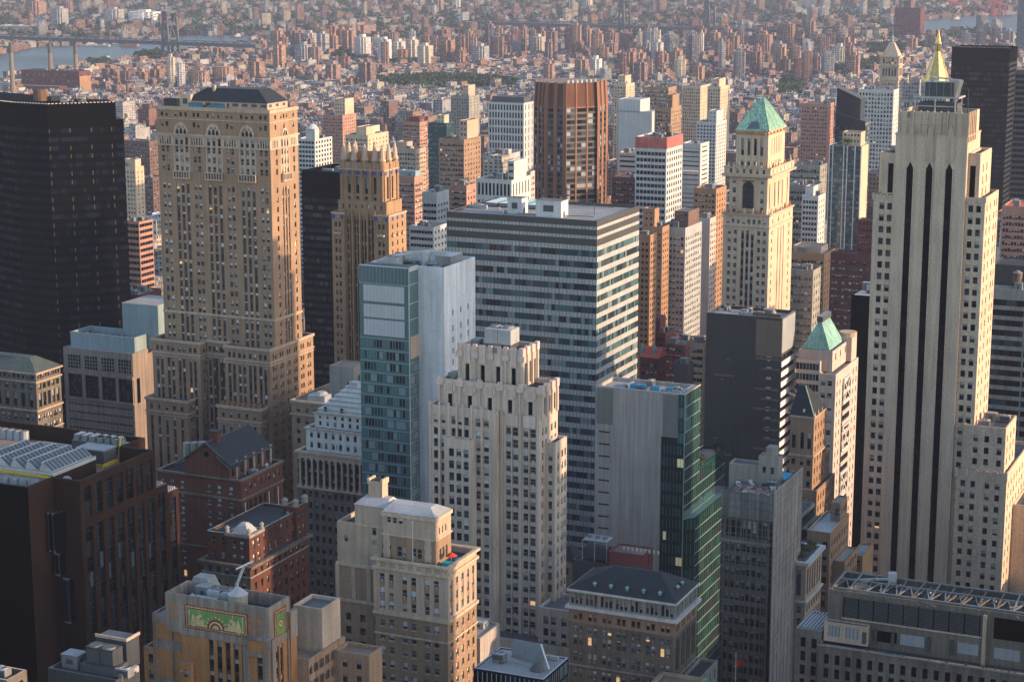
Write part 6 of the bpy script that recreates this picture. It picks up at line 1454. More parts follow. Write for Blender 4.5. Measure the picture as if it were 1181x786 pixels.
# ---- bottom right block with roof trusses
def truss_block():
    b = Bd('stone_block', 'office building', 'wide grey-brown stone block at bottom right with a black louvred storey and exposed roof trusses', (1230, 716), 430)
    h = b.h; W = 'stone_soot'; T = 'stone_grey'
    x0 = b.fx(955.9, h); zL = b.fz(1000, 722, 0)[1]
    z2 = h - 13.2
    b.mass(x0, 0, 0, 15, 0, h, 'stone_soot', roof='roof_dark', ph=3.0)
    def F(px): return b.fx(px, h - 5, 0)
    m = MB(); m.box(F(973), F(1130), -.12, -.004, h - 6.6, h - 1.4, 'metal_dark')
    n = 9
    for i in range(n + 1): x = F(973) + (F(1130) - F(973)) * i / n; m.box(x - .12, x + .12, -.2, -.121, h - 6.6, h - 1.4, 'granite_dark')
    for j in range(12): m.box(F(973), F(1130), -.17, -.122, h - 6.5 + j * .42, h - 6.4 + j * .42, 'granite_dark')
    m.box(F(1146), -2, -.12, -.004, h - 6.6, h - 1.4, 'granite_dark'); m.box(F(973) - .4, F(1130) + .4, -.3, -.004, h - 7.0, h - 6.62, 'stone_tan'); b.part('louvre_panel', m)
    m = MB(); m.box(F(1134), F(1138), -.9, -.004, 0, h - 1, 'stone_tan'); b.part('flue', m)
    # ledge storey with pale shutters
    y1 = -2.2; zz = h - 11.5
    xs = b.fx(950, zz, y1)
    b.mass(xs, F(1004), y1, -.02, zz - 1, h - 7.6, 'stone_tan', roof='roof_dark', ph=.2)
    m = MB()
    for a, c in ((956, 968), (976, 989)): 
        xa, xc = b.fx(a, zz + 1.8, y1), b.fx(c, zz + 1.8, y1); m.box(xa, xc, y1 - .12, y1 - .004, zz + .4, zz + 3.2, 'blind_grey')
        for i in range(4): m.box(xa + (xc - xa) * i / 3 - .05, xa + (xc - xa) * i / 3 + .05, y1 - .16, y1 - .121, zz + .4, zz + 3.2, 'frame_dark')
    m.box(b.fx(994, zz, y1), b.fx(999, zz, y1), y1 - .1, y1 - .004, zz - .4, zz + 2.6, 'metal_dark'); b.part('shutter', m)
    m = MB()
    for a, c, mm in ((1007, 1034, 'granite_dark'), (1038, 1066, 'blind_grey'), (1069, 1073, 'metal_dark'), (1104, 1128, 'blind_grey'), (1146, 1176, 'blind_grey'), (1095, 1099, 'metal_dark')):
        m.box(b.fx(a, zz, 0), b.fx(c, zz, 0), -.15, -.004, zz + .0, zz + 2.7, mm)
    for a in (1010, 1030, 1071, 1098): m.box(b.fx(a, zz, 0) - .35, b.fx(a, zz, 0) + .35, -.8, -.152, zz - .6, zz + 3.0, 'metal_dark')
    b.part('shutter', m)
    # main lower front
    y2 = -4.0; z3 = b.fz(945, 742, y2)[1]; xm = b.fx(944.5, z3, y2)
    n = int((0 - xm) / 2.72)
    b.mass(xm, 0, y2, 14, 0, z3, W, dict(n=n, ww=1.25, m=.6, fh=3.55, wh=2.55, top=2.3, kind='black', dp=.45), None, None, None, 'roof_dark', .5, T)
    m = MB(); m.box(xm - .3, 0, y2 - .5, y2 - .004, z3 - .2, z3 + .25, T)
    rd = random.Random(5)
    for i in range(30): x = xm + rd.random() * -xm; m.box(x - .1, x + .2, y2 - .55, y2 - .35, z3 + .2, z3 + .4 + rd.random() * .5, 'metal_dark')
    b.part('ledge', m)
    xw = b.fx(919, z3 + 3, y2 + 3); b.mass(xw, xm - .02, y2 + 2.4, 12, 0, z3 + 2.4, W, dict(n=2, ww=1.3, m=.5, fh=3.55, wh=2.55, top=2.2, kind='black', dp=.45), None, None, None, 'roof_silver', .5, T)
    m = MB()
    for i in range(7): m.bar((xw + .6 + i * .85, y2 + 3.2, z3 + 2.6), (xw + 1.6 + i * .85, 9, z3 + 3.4), .3, 'metal_pale')
    b.part('roof_grille', m)
    # roof trusses over sunken fans
    m = MB(); zt = h + .2
    xa = x0 + .8
    for y in (1.2, 8.5, 14): m.bar((xa, y, zt), (-2, y, zt), .38, 'metal_grey')
    rd = random.Random(9); jt = lambda q: rd.uniform(-q, q)
    for i in range(15):
        x = xa + i * 3.9; mm = ('metal_grey', 'metal_dark', 'stone_soot')
        m.bar((x + jt(.4), 1.2, zt), (x + jt(.4), 14, zt), .34, rd.choice(mm)); m.bar((x, 1.2, zt), (x + 1.9 + jt(.5), 8.5, zt), .3, rd.choice(mm)); m.bar((x + 3.9, 1.2, zt - .01), (x + 1.9 + jt(.5), 8.5, zt - .01), .3, rd.choice(mm))
        if i % 3 != 1: m.bar((x + jt(.5), .6, zt - .4), (x + 1.95, -.6, zt - .9 + jt(.3)), .2, rd.choice(mm))
        if i % 2: m.bar((x + jt(1), 3 + jt(1), zt + .2), (x + 3 + jt(1), 11 + jt(2), zt - .6), .28, rd.choice(mm)); m.bar((x + 1, 6 + jt(2), zt - 1), (x + 3.4, 7 + jt(2), zt + .5), .4, 'metal_grey')
    b.part('roof_truss', m)
    for i in range(9):
        m = MB(); x = xa + 13 + i * 4.6; m.frustum(x, 8.5, h - 2.9, h - .4, 2.0, 2.1, 16, 'metal_grey', 'metal_dark'); m.frustum(x, 8.5, h - .4, h - .38, 1.8, 1.8, 16, 'metal_dark'); m.bar((x - 1.9, 8.5, h - .2), (x + 1.9, 8.5, h - .2), .25, 'metal_pale'); b.part('fan', m)
    m = MB(); m.poly([(xa + 3, 1.4, h - .6), (xa + 8.5, 1.4, h - .6), (xa + 8.5, 5, h + .6), (xa + 5, 5, h + 1.0)], 'band_tan'); m.frustum(xa + 12, 12, h - 1, h + 2.2, 1.1, 1.1, 10, 'metal_pale'); m.bar((xa + 2, 10, h - .5), (xa + 12, 12, h + .6), .5, 'metal_pale'); b.part('duct', m)
truss_block()

# ---- netted building under repair
def netted_block():
    b = Bd('netted_building', 'building under repair', 'brown stone building draped in grey scaffold netting with a cluttered roof', (888.9, 573), 520)
    h = b.h; w = -b.fx(835, h); d = b.ry(920.3, h); W = 'stone_soot'
    b.mass(-w, 0, 0, d, 0, h, W, dict(n=4, k=2, ww=1.15, gap=.4, m=.6, rows=[(h - 12.6, h - 7.6)] + storeys(20, h - 14, 3.6, 2.2, .6), kind='dim', dp=.4), dict(n=7, ww=1.2, m=.8, fh=3.6, wh=2.1, kind='pale'), None, None, 'roof_tan', .5)
    b.band(-w, 0, 0, d, h - 14.2, .7, .4, 'stone_grey')
    m = MB(); o = 1.3
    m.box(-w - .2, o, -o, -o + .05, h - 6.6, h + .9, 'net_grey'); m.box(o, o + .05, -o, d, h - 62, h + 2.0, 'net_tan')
    b.part('net', m)
    m = MB()
    for i in range(8): x = -w + (w + o) * i / 7; m.bar((x, -o - .1, h - 62), (x, -o - .1, h + 1.2), .12, 'metal_grey')
    for i in range(14): m.bar((-w, -o - .12, h + .8 - i * 2), (o, -o - .12, h + .8 - i * 2), .1, 'metal_grey'); m.bar((o + .1, -o, h + 1.8 - i * 4), (o + .1, d, h + 1.8 - i * 4), .12, 'metal_pale')
    for i in range(9): y = -o + (d + o) * i / 8; m.bar((o + .12, y, h - 62), (o + .12, y, h + 2.2), .12, 'metal_pale')
    for i in range(6): m.bar((-w, -o - .14, h - 8 - i * 3.6), (o, -o - .14, h - 8 - i * 3.6), .08, 'metal_dark')
    b.part('scaffold', m)
    m = MB(); rd = random.Random(8)
    for i in range(90):
        x, y = rd.uniform(-w + .5, -.5), rd.uniform(.5, d * .6); s = rd.uniform(.2, .8); m.box(x - s, x + s, y - s * .7, y + s * .7, h - .5, h - .4 + rd.random() * .9, rd.choice(['rubble', 'rubble', 'blind_white', 'wood_tank', 'metal_grey', 'blue_tarp' if i % 9 == 0 else 'rubble']))
    b.part('rubble', m); 
    b.mass(-w * .55, -w * .12, d * .45, d * .62, h - .5, h + 8, 'stone_grey', dict(n=2, ww=1, m=.5, rows=[(h + 3, h + 5)]), None, None, None, 'roof_pale', .3); b.mass(-w * .40, -w * .2, d * .46, d * .6, h + 7.6, h + 10.6, 'stone_grey', roof='roof_pale', ph=.2); b.mass(-w - 3, -w * .56, d * .5, d * .7, h - 8, h + 4.6, 'stone_grey', roof='roof_grey', ph=.6)
    m = MB(); m.box(-5.5, -.6, d * .62, d * .9, h - .3, h + .5, 'blue_tarp'); b.part('tarpaulin', m)
    place_unit(b.root, 'plant', -w * .3, d * .3, h - .4, .8); place_unit(b.root, 'ac', -w * .2, d * .38, h - .4, 1)
netted_block()

# ---- dark brick slab with a striped sunny side
mat('white_bright', (.78, .75, .70), .7, .06); mat('slate_green', (.075, .095, .09), .8, .25, .5, .15)
def dark_brick():
    b = Bd('brick_slab', 'office building', 'near-black brick slab with tan bands and a white diagonal-looking striped right side', (902.4, 367), 690)
    h = b.h; w = -b.fx(815, h); d = b.ry(917, h); W = 'brick_dark'
    b.mass(-w, 0, 0, d, 0, h, W, dict(cols=[(.84, 2.0)], rows=storeys(20, h - 14, 3.75, 1.7, .5), kind='pale', dp=.3), None, None, None, 'roof_pale', 1.2, 'stone_grey')
    m = MB(); m.box(-w + .66 * w, 0, -.1, -.004, h - 14.5, h - 1.0, 'band_tan')
    rd = random.Random(2)
    for i in range(26):
        z = h - 15.5 - i * 3.75; L = rd.choice([(.66, .98), (.75, .98), (.12, .38), (.66, .98), (.1, .98) if i % 5 == 0 else (.78, .98)]); m.box(-w + L[0] * w, -w + L[1] * w, -.06, -.004, z - .3, z + .45, 'band_tan')
        if rd.random() < .3: x = -w + rd.uniform(.1, .6) * w; m.box(x, x + 1.4, -.06, -.004, z - 1.8, z - 1.2, 'band_tan')
    m.bar((-w + .02 * w, -.3, h - 52), (-w + .30 * w, -.3, h - 64), .8, 'metal_dark'); b.part('trim', m)
    m = MB(); m.box(.004, .14, 0, d, h - 13, h - .4, 'blind_grey'); b.part('blank_panel', m)
    z = h - 14; k = 0
    while z > 20:
        ribbon(b, (0, 0, PI2), d, z - 2.2, z, 1.2, ['glass_black', 'glass_dark'], -.02, 'frame_dark', .1, k)
        m = MB(); m.box(.004, .3, -.05, d, z - 4.05, z - 2.1, 'white_bright'); b.part('spandrel', m); z -= 3.75; k += 1
    b.clutter(-w + 2, -2, 2, d - 2, h - 1.2, 9, 4, ('box', 'ac', 'duct', 'vent')); m = MB(); m.box(-w * .42, -w * .05, 3, 3.4, h - 1.2, h + .8, 'wood_tank'); b.part('roof_screen', m)
dark_brick()

# ---- brown tower with dark pyramid roof, and the taller copper-roofed pink tower behind
def pyramid_brown():
    b = Bd('brick_tower', 'office tower', 'small brown brick tower with a dark green pyramid roof in front of the pink tower', (939, 481), 620)
    h = b.h; w = -b.fx(912, h); d = b.ry(953, h); W = 'brick_tan'; d = max(d, 14)
    b.mass(-w, 0, 0, d, 0, h, W, dict(cols=[(.16, 1.3), (.52, 1.2), (.82, 1.2)], rows=[(h - 11, h - 5.5)] + storeys(30, h - 14, 3.7, 2.0, .6), kind='dim'), dict(n=4, ww=1.2, m=.8, fh=3.7, wh=2.0, top=3, kind='pale'), None, None, 'roof_dark', 0)
    for z in (h - .5, h - 13.6): b.band(-w, 0, 0, d, z, .6, .35, 'stone_tan')
    m = MB(); m.loft(-w - .3, .2, -.2, d + .2, h + .1, -w * .86, -w * .56, 4.5, 6, h + 9.2, 'copper_green' if False else 'slate'); m.bar((0.1, -.1, h + .2), (-w * .56, 4.5, h + 9.2), .3, 'copper_green'); b.part('pyramid_roof', m)
    b.mass(-w, .02, d + .02, d + 6, 0, h - 16, W, None, dict(n=2, ww=1.2, m=.5, fh=3.7, wh=2.0), None, None, 'roof_dark', .5, 'stone_tan')
    zl = b.fz(938, 565, -1.0)[1]; xr = b.fx(942, zl, -1.0); dl = b.ry(963, zl, xr)
    b.mass(-w - 3, xr, -1.0, max(dl, 20), 0, zl, W, dict(n=2, ww=1.3, m=.8, fh=3.8, wh=2.1, top=3, kind='dim'), dict(n=7, ww=1.2, m=.8, fh=3.8, wh=2.1, top=2, kind='dim'), None, None, 'roof_dark', 1.0, 'stone_grey')
    m = MB()
    for i in range(4): y = 1 + i * (d - 2) / 3; m.frustum(-.1, y, h + .1, h + 1.5, .45, .1, 6, 'stone_tan')
    m.box(-w * .5, -w * .42, .4, 1.2, h + .2, h + 2.2, 'terracotta_pink'); b.part('finial', m)
pyramid_brown()
def copper_tower():
    b = Bd('stone_tower', 'office tower', 'pinkish stone tower with a pale blue-green copper mansard and white lattice braces', (964, 432), 690)
    h = b.h; w = -b.fx(917, h); d = b.ry(990, h); W = 'stone_pink'
    b.mass(-w * .42, 0, 0, d, 0, h, W, dict(cols=[(.28, 1.7), (.66, 1.7)], fh=4.6, wh=1.9, top=2.5, kind='sash'), dict(cols=[(.08, 1.1), (.2, 1.1), (.78, 1.2), (.92, 1.2)], fh=3.8, wh=2.0, top=3, kind='pale'), None, None, 'roof_pale', .6)
    m = MB()
    for z in (h - 13, h - 31, h - 49, h - 67): # lattice braces on the sunny side
        y0, y1 = d * .32, d * .62
        for p, q in (((y0, z), (y1, z + 9)), ((y1, z), (y0, z + 9)), ((y0, z), (y1, z)), ((y0, z + 9), (y1, z + 9)), ((y0, z), (y0, z + 9)), ((y1, z), (y1, z + 9))): m.bar((.4, p[0], p[1]), (.4, q[0], q[1]), .55, 'stone_white')
    b.part('lattice_brace', m)
    for k in range(18):
        z = h - 6 - k * 3.9; m = MB(); m.box(.01, .2, d * .3, d * .64, z - 2.0, z, 'glass_dark'); m.box(.2, .5, d * .3, d * .64, z - 3.7, z - 2.1, W); b.part('window_band', m)
    # recessed glazed body with round brace, upper block and mansard
    b.mass(-w, -w * .42 - .02, 1.6, d, 0, h + 4, W, roof='roof_pale', ph=.4)
    z = h + 3; k = 0
    while z > h - 60: ribbon(b, (-w, 1.6, 0), w * .56, z - 2.4, z, 1.2, ['glass_teal_dark', 'glass_dark', 'glass_blue'], -.05, 'frame_pale', .15, k); z -= 3.9; k += 1
    m = MB(); xc, zc = -w * .66, h - 12.5; n = 20
    for i in range(n):
        a, c = 2 * math.pi * i / n, 2 * math.pi * (i + 1) / n; m.bar((xc + 3 * math.cos(a), 1.1, zc + 3 * math.sin(a)), (xc + 3 * math.cos(c), 1.1, zc + 3 * math.sin(c)), .6, 'stone_white')
    m.bar((xc - 8, 1.1, zc + 4), (xc - 2.2, 1.1, zc + 2.2), .7, 'stone_white'); m.bar((xc + 2.2, 1.1, zc + 2), (xc + 8, 1.1, zc - 3), .7, 'stone_white'); m.bar((xc - 8, 1.1, zc - 3.6), (xc + 8, 1.1, zc - 3.6), .6, 'stone_white'); b.part('round_brace', m)
    zt = b.fz(975, 404, 8)[1]; xa = b.fx(917, zt, 4); xb = b.fx(975, zt, 4)
    b.mass(-w, -2.5, 4, d - 6, h, zt, W, dict(cols=[(.5, 14)], rows=[(zt - 12, zt - 9.5), (zt - 7.5, zt - 4.8)], kind='teal'), dict(n=3, ww=1.5, m=1, fh=4, wh=2.4, kind='pale'), None, None, 'roof_pale', .5)
    m = MB(); m.loft(-w + .5, -4, 5.5, d - 8, zt, -w + 5.5, -8.5, 10, d - 12, zt + 9.5, 'copper_green'); m.box(-w + 5.0, -8, 9.5, d - 11.5, zt + 9.5, zt + 11.5, 'metal_dark', 'metal_grey'); b.part('mansard_roof', m)
    m = MB(); m.box(-5.5, -.5, d - 9, d - 1.5, h, h + 9, W, 'stone_tan', False); m.frustum(-3, d - 5, h + 9, h + 10.6, 3.4, 3.4, 12, 'stone_tan'); b.part('stair_tower', m)
copper_tower()
def black_slab():
    b = Bd('dark_slab', 'office building', 'plain black slab squeezed behind the cream tower beside the pink copper-roofed tower', (1012, 342), 790)
    h = b.h; w = -b.fx(982, h)
    b.mass(-w, 0, 0, 26, 0, h, 'black_stone', roof='metal_pale', ph=.3)
    for i in range(6):
        m = MB(); x = -w + .3 + i * w / 6; m.box(x, x + .35, -.15, -.004, 0, h - 2, 'granite_dark'); b.part('fin', m)
    place_unit(b.root, 'tower', -w * .4, 8, h, .8); b.clutter(-w + 1, -1, 2, 20, h - .3, 4, 4)
black_slab()
def banded_office():
    b = Bd('banded_office', 'office building', 'grey concrete office block with dark strip windows at the right edge', (1215, 337), 800)
    h = b.h; w = -b.fx(1138, h); d = 40
    b.mass(-w, 0, 0, d, 0, h, 'stone_grey', roof='roof_pale', ph=1)
    z = h - 4.6; k = 0
    while z > 20:
        ribbon(b, (-w, 0, 0), w, z - 2.6, z, 2.1, ['glass_black', 'glass_dark', 'glass_teal_dark', 'glass_black'], -.03, 'frame_dark', .15, k)
        m = MB(); m.box(-w * .42, -w * .40, -.25, -.1, z - 2.6, z, 'frame_teal'); m.box(-w - .1, .1, -.4, -.004, z - 4.3, z - 2.6, 'stone_grey'); b.part('spandrel', m); z -= 4.3; k += 1
    b.clutter(-w + 2, -2, 3, 30, h - 1, 9, 5, ('tank', 'ac', 'box', 'duct', 'tank'))
    b.mass(-w, -w + 14, 14, 34, h - 1, h + 8, 'brick_dark', roof='roof_dark', ph=.5)
banded_office()

# ---- cream tower with the green pyramid roof
def pyramid_tower():
    b = Bd('stone_tower', 'skyscraper', 'cream stone tower with a bright green copper pyramid roof, lit gold on its right side', (888.9, 194.5), 860)
    h = b.h; w = -b.fx(835.4, h); d = b.ry(916, h); W = 'stone_cream'
    bx0 = -w
    zb = b.fz(888, 248)[1]
    fh = 3.75
    cF = [(.14, 1.5), (.27, 1.5), (.43, 1.35, True), (.535, 1.35, True), (.64, 1.35, True), (.78, 1.5), (.90, 1.5)]
    cF = [(c[0], c[1], len(c) > 2) for c in cF]; cR = [(.12, 1.3, False), (.38, 1.2, True), (.50, 1.2, True), (.62, 1.2, True), (.85, 1.3, False)]
    b.mass(-w, 0, 0, d, 0, zb - 6, W, dict(cols=cF, fh=fh, wh=2.0, top=1.6, sp='glass_navy', sd=.4, dp=.5, kind='sash'), dict(cols=cR, fh=fh, wh=2.0, top=1.6, sp='stone_tan', sd=.4, dp=.5, kind='pale'), None, None, 'roof_tan', 0)
    b.mass(-w, 0, 0, d, zb - 6, zb, W, dict(n=8, ww=1.3, m=1, rows=[(zb - 4.6, zb - 2.6)]), dict(n=4, ww=1.2, m=1, rows=[(zb - 4.6, zb - 2.6)]), None, None, 'roof_tan', .4)
    b.band(-w, 0, 0, d, zb - .8, .8, .6, 'stone_tan'); b.band(-w, 0, 0, d, zb - 6.2, .5, .35, 'stone_tan')
    s = 1.5
    def orn(z, e, n, hh):
        m = MB(); rd = random.Random(int(z))
        for i in range(n):
            x = -w + e + (w - 2 * e) * (i + .5) / n; m.frustum(x, e - .2, z, z + hh * rd.uniform(.7, 1.3), .75, .2, 6, rd.choice(['stone_tan', 'brick_orange', 'stone_cream']))
        for i in range(max(3, n // 2)):
            y = e + (d - 2 * e) * (i + .5) / max(3, n // 2); m.frustum(-e + .2, y, z, z + hh * rd.uniform(.7, 1.3), .75, .2, 6, rd.choice(['stone_tan', 'brick_orange', 'stone_cream']))
        b.part('parapet_ornament', m)
    orn(zb - .2, .6, 10, 2.2)
    # upper shaft with the tall arched window
    u0, u1, v0, v1 = -w + 2.2, -1.6, 1.2, d - 1.2
    zc = h - 3.6
    sd = [(.13, 1.5), (.86, 1.5)]
    b.mass(u0, u1, v0, v1, zb - .4, zc, W, dict(cols=sd, fh=4.2, wh=2.3, top=1.6), dict(cols=[(.1, 1.2), (.33, 1.4), (.5, 1.4), (.67, 1.4), (.9, 1.2)], rows=[(zb + 2, zc - 4)], kind='dim', dp=.8), None, None, 'roof_tan', 0)
    m = MB(); xc = (u0 + u1) / 2; hw = 2.6; zt = zc - 5.4
    P = [(xc - hw, zb + 2.2), (xc + hw, zb + 2.2)] + [(xc + hw * math.cos(math.pi * i / 12), zt + hw * math.sin(math.pi * i / 12)) for i in range(13)]
    Q = [(xc + (p[0] - xc) * 1.22, zb + 2.2 + (p[1] - zb - 2.2) * 1.045) for p in P]
    m.poly([(x, v0 - .10, z) for x, z in Q], 'stone_tan'); m.poly([(x, v0 - .14, z) for x, z in P], 'glass_dark')
    for i in (-1, 1): m.box(xc + i * hw / 3 - .1, xc + i * hw / 3 + .1, v0 - .25, v0 - .141, zb + 2.2, zt + hw * .9, 'frame_dark')
    for i in range(4): m.box(xc - hw, xc + hw, v0 - .26, v0 - .142, zb + 4 + i * 3.4, zb + 4.5 + i * 3.4, 'frame_dark')
    b.part('arched_window', m)
    b.mass(-w, 0, 0, d, zc, h, W, dict(n=6, ww=1.3, m=1.6, rows=[(zc + .9, h - .8)]), dict(n=6, ww=.9, m=1.2, rows=[(zc + .9, h - .8)]), None, None, 'roof_tan', .5)
    b.band(-w, 0, 0, d, zc - .6, 1.1, .9, 'stone_tan'); b.band(-w, 0, 0, d, h - .4, .5, .3, 'stone_tan'); orn(h - .2, .6, 8, 2.4)
    # top storey and pyramid
    ze = b.fz(885.5, 151, 2.0)[1]; e0 = b.fx(851, ze, 2.0) - .6; e1 = b.fx(886.5, ze, 2.0); f0 = 2.0; f1 = b.ry(905.6, ze, e1)
    b.mass(e0, e1, f0, f1, h - .5, ze, W, dict(cols=[(.2, 1.35), (.4, 1.35), (.6, 1.35), (.8, 1.35)], rows=[(h + .8, h + 2.6), (h + 5.2, ze - 3.6)], kind='dim', dp=.6), dict(cols=[(.22 + .14 * i, .8) for i in range(5)], rows=[(h + .8, h + 2.4), (h + 5.2, ze - 3.6)], kind='dim', dp=.6), None, None, 'roof_tan', 0)
    b.band(e0, e1, f0, f1, ze - 1.9, .5, .3, 'brick_orange'); b.band(e0, e1, f0, f1, ze - .5, .6, .6, 'stone_tan')
    m = MB()
    for i in range(5): x = e0 + (e1 - e0) * (i + .5) / 5; m.frustum(x, f0 - .3, ze - 1.9, ze - .7, .5, .5, 8, 'brick_orange')
    for i in range(5): y = f0 + (f1 - f0) * (i + .5) / 5; m.frustum(e1 + .3, y, ze - 1.9, ze - .7, .5, .5, 8, 'brick_orange')
    b.part('roundel', m)
    m = MB(); xm, ym = (e0 + e1) / 2 + .2, (f0 + f1) / 2; zr = ze + 13.2
    mat('copper_bright', (0.24, 0.42, 0.31), .75, .2, .6, .35)
    B0 = [(e0 - .4, f0 - .4, ze + .1), (e1 + .4, f0 - .4, ze + .1), (e1 + .4, f1 + .4, ze + .1), (e0 - .4, f1 + .4, ze + .1)]; T0 = [(xm - 1.0, ym - 1.6, zr), (xm + 1.0, ym - 1.6, zr), (xm + 1.0, ym + 1.6, zr), (xm - 1.0, ym + 1.6, zr)]
    for i in range(4):
        j = (i + 1) % 4; m.poly([B0[i], B0[j], T0[j], T0[i]], 'copper_bright')
        for k in range(13):
            t = k / 12; p = Vector(B0[i]).lerp(Vector(B0[j]), t); q = Vector(T0[i]).lerp(Vector(T0[j]), t); m.bar(p, q, .2, 'copper_green')
    m.poly(T0, 'copper_bright'); m.bar(T0[0], T0[3], .4, 'copper_bright'); b.part('pyramid_roof', m)
    m = MB(); p = [Vector(B0[0]).lerp(Vector(B0[1]), t).lerp(Vector(T0[0]).lerp(Vector(T0[1]), t), s_) for t, s_ in ((.34, .04), (.72, .04), (.66, .26), (.40, .26))]
    m.poly([(v.x, v.y - .2, v.z + .1) for v in p], 'glass_blue'); b.part('skylight', m)
pyramid_tower()

# ---- narrow buildings in the canyon right of the netted block
def white_roof_block():
    b = Bd('brick_block', 'office building', 'brown brick block with a white flat roof in the canyon left of the cream tower', (957.8, 614), 560)
    h = b.h; w = -b.fx(931, h); d = b.ry(979.5, h); W = 'brick_tan'
    b.mass(-w, 0, 0, d, 0, h, W, dict(n=3, ww=1.4, m=.6, fh=3.7, wh=2.2, top=3, kind='dim'), dict(n=7, ww=1.2, m=.8, fh=3.7, wh=2.1, top=3, kind='pale'), None, None, 'roof_silver', .5, 'stone_tan')
    b.mass(-w * .5, -.6, d * .6, d * .98, h - .5, h + 5.5, W, dict(n=2, ww=1.2, m=.5, rows=[(h + 1.4, h + 3.6)]), dict(n=3, ww=1.2, m=.5, rows=[(h + 1.4, h + 3.6)]), None, None, 'roof_pale', .4)
    b.mass(.02, 3.5, d * .2, d * .9, 0, h - 10, W, None, dict(n=5, ww=1.2, m=.8, fh=3.7, wh=2.1), None, None, 'roof_silver', .4)
    b.mass(1, 5, d * .95, d + 12, 0, h - 13, 'brick_gold', dict(n=2, ww=1.2, m=.8, fh=3.7, wh=2.1), None, None, None, 'roof_pale', .4)
white_roof_block()
def balcony_block():
    b = Bd('balcony_block', 'building', 'narrow concrete building with open balcony decks behind the scaffold netting', (925, 594), 575)
    h = b.h; d = b.ry(934, h) + 6
    b.mass(-14, 0, 0, d, 0, h, 'stone_grey', roof='roof_grey', ph=.6)
    for k in range(9):
        z = h - 4 - k * 4; m = MB(); m.box(.004, 2.2, 0, d, z - .5, z, 'stone_grey'); m.box(2.05, 2.2, 0, d, z, z + 1.0, 'glass_green_pale'); m.box(.004, .1, .5, d - .5, z, z + 3.0, 'glass_dark'); b.part('balcony', m)
    b.clutter(-8, -1, 2, d - 1, h - .6, 3, 2)
balcony_block()
def rounded_block():
    b = Bd('corner_block', 'office building', 'ornate stone building with pale rounded cornice and planted roof beside the netted block', (930, 648), 540)
    h = b.h; d = b.ry(943, h) + 5; W = 'stone_tan'
    b.mass(-12, 0, 0, d, 0, h - 12, W, dict(n=4, ww=1.4, m=.5, fh=3.8, wh=2.2), dict(n=6, ww=1.3, m=.6, fh=3.8, wh=2.3, kind='dim'), None, None, 'roof_grey', 0)
    b.mass(-12, 0, 0, d, h - 12, h, W, dict(n=3, ww=1.8, m=.5, rows=[(h - 10.5, h - 2.6)], kind='dim', dp=.7), dict(n=6, ww=1.5, m=.6, rows=[(h - 10.5, h - 2.6)], kind='dim', dp=.7), None, None, 'roof_grey', 1.0, 'stone_white')
    b.band(-12, 0, 0, d, h - 1, 1.0, .9, 'stone_white'); b.band(-12, 0, 0, d, h - 12.4, .6, .6, 'stone_white')
    for i in range(5): place_unit(b.root, 'plant', -3 - (i % 2) * 2, 2 + i * (d - 4) / 4, h - 1, 1.4)
    place_unit(b.root, 'ac', -7, d * .5, h - 1, 1.2)
rounded_block()

# ---- small roofs at the bottom left
def corner_plant():
    b = Bd('plant_block', 'office building', 'small dark-topped block with grey cooling plant at the bottom left edge', (134, 784), 355)
    h = b.h; w = -b.fx(55, h); d = b.ry(161, h)
    b.mass(-w, 0, 0, d, 0, h, 'metal_shade', dict(n=6, ww=1.2, m=1, fh=3.6, wh=1.6, top=3, kind='dark'), dict(n=3, ww=1.2, m=1, fh=3.6, wh=1.6, top=3, kind='dark'), None, None, 'roof_dark', .8)
    m = MB(); x0, x1 = -w * .62, -w * .12; m.box(x0, x1, 2.2, d - 1, h - .8, h + 1.2, 'metal_dark', 'metal_shade', False); m.box(x0 + 1, x1 - .6, 2.8, d - 1.8, h + 1.2, h + 4.6, 'metal_shade', 'metal_dark')
    for i in range(2): m.box(x0 + 1.4 + i * 3.2, x0 + 4.2 + i * 3.2, 2.7, 2.79, h + 1.6, h + 4.2, 'metal_dark')
    for i in range(2): m.frustum(x0 + 2.8 + i * 3.0, d * .5, h + 4.6, h + 5.0, 1.3, 1.3, 14, 'metal_grey', 'metal_dark')
    b.part('cooling_tower', m)
    m = MB(); m.box(x0 + .6, x1 - .3, d - 1.0, d + 3.4, h - .8, h + 5.2, 'metal_shade', 'metal_dark', False); m.box(x0 + .5, x1 - .2, d - 1.1, d - .8, h + 5.2, h + 5.8, 'stone_tan'); m.box(x1 - .4, x1 - .1, d - 1, d + 3.5, h + 5.2, h + 5.8, 'stone_tan'); b.part('roof_screen', m)
    b.bulk(-w + 1, -w * .7, d * .4, d * .8, h - .8, h + 1.8); b.clutter(-w * .12, -.4, 1, d - 1, h - .8, 2, 4)
corner_plant()
def corner_roof():
    b = Bd('flat_block', 'building', 'dark flat-roofed block cut off by the bottom left corner', (8, 784), 350)
    h = b.h; d = b.ry(24, h)
    b.mass(-16, 0, 0, max(d, 6), 0, h, 'stone_soot', dict(n=5, ww=1.2, m=1, fh=3.6, wh=1.8, kind='dark'), dict(n=2, ww=1.2, m=.8, fh=3.6, wh=1.8, kind='dark'), None, None, 'roof_dark', 1.2, 'stone_tan')
    b.clutter(-10, -1, 1, max(d, 6) - 1, h - 1.2, 2, 4)
corner_roof()
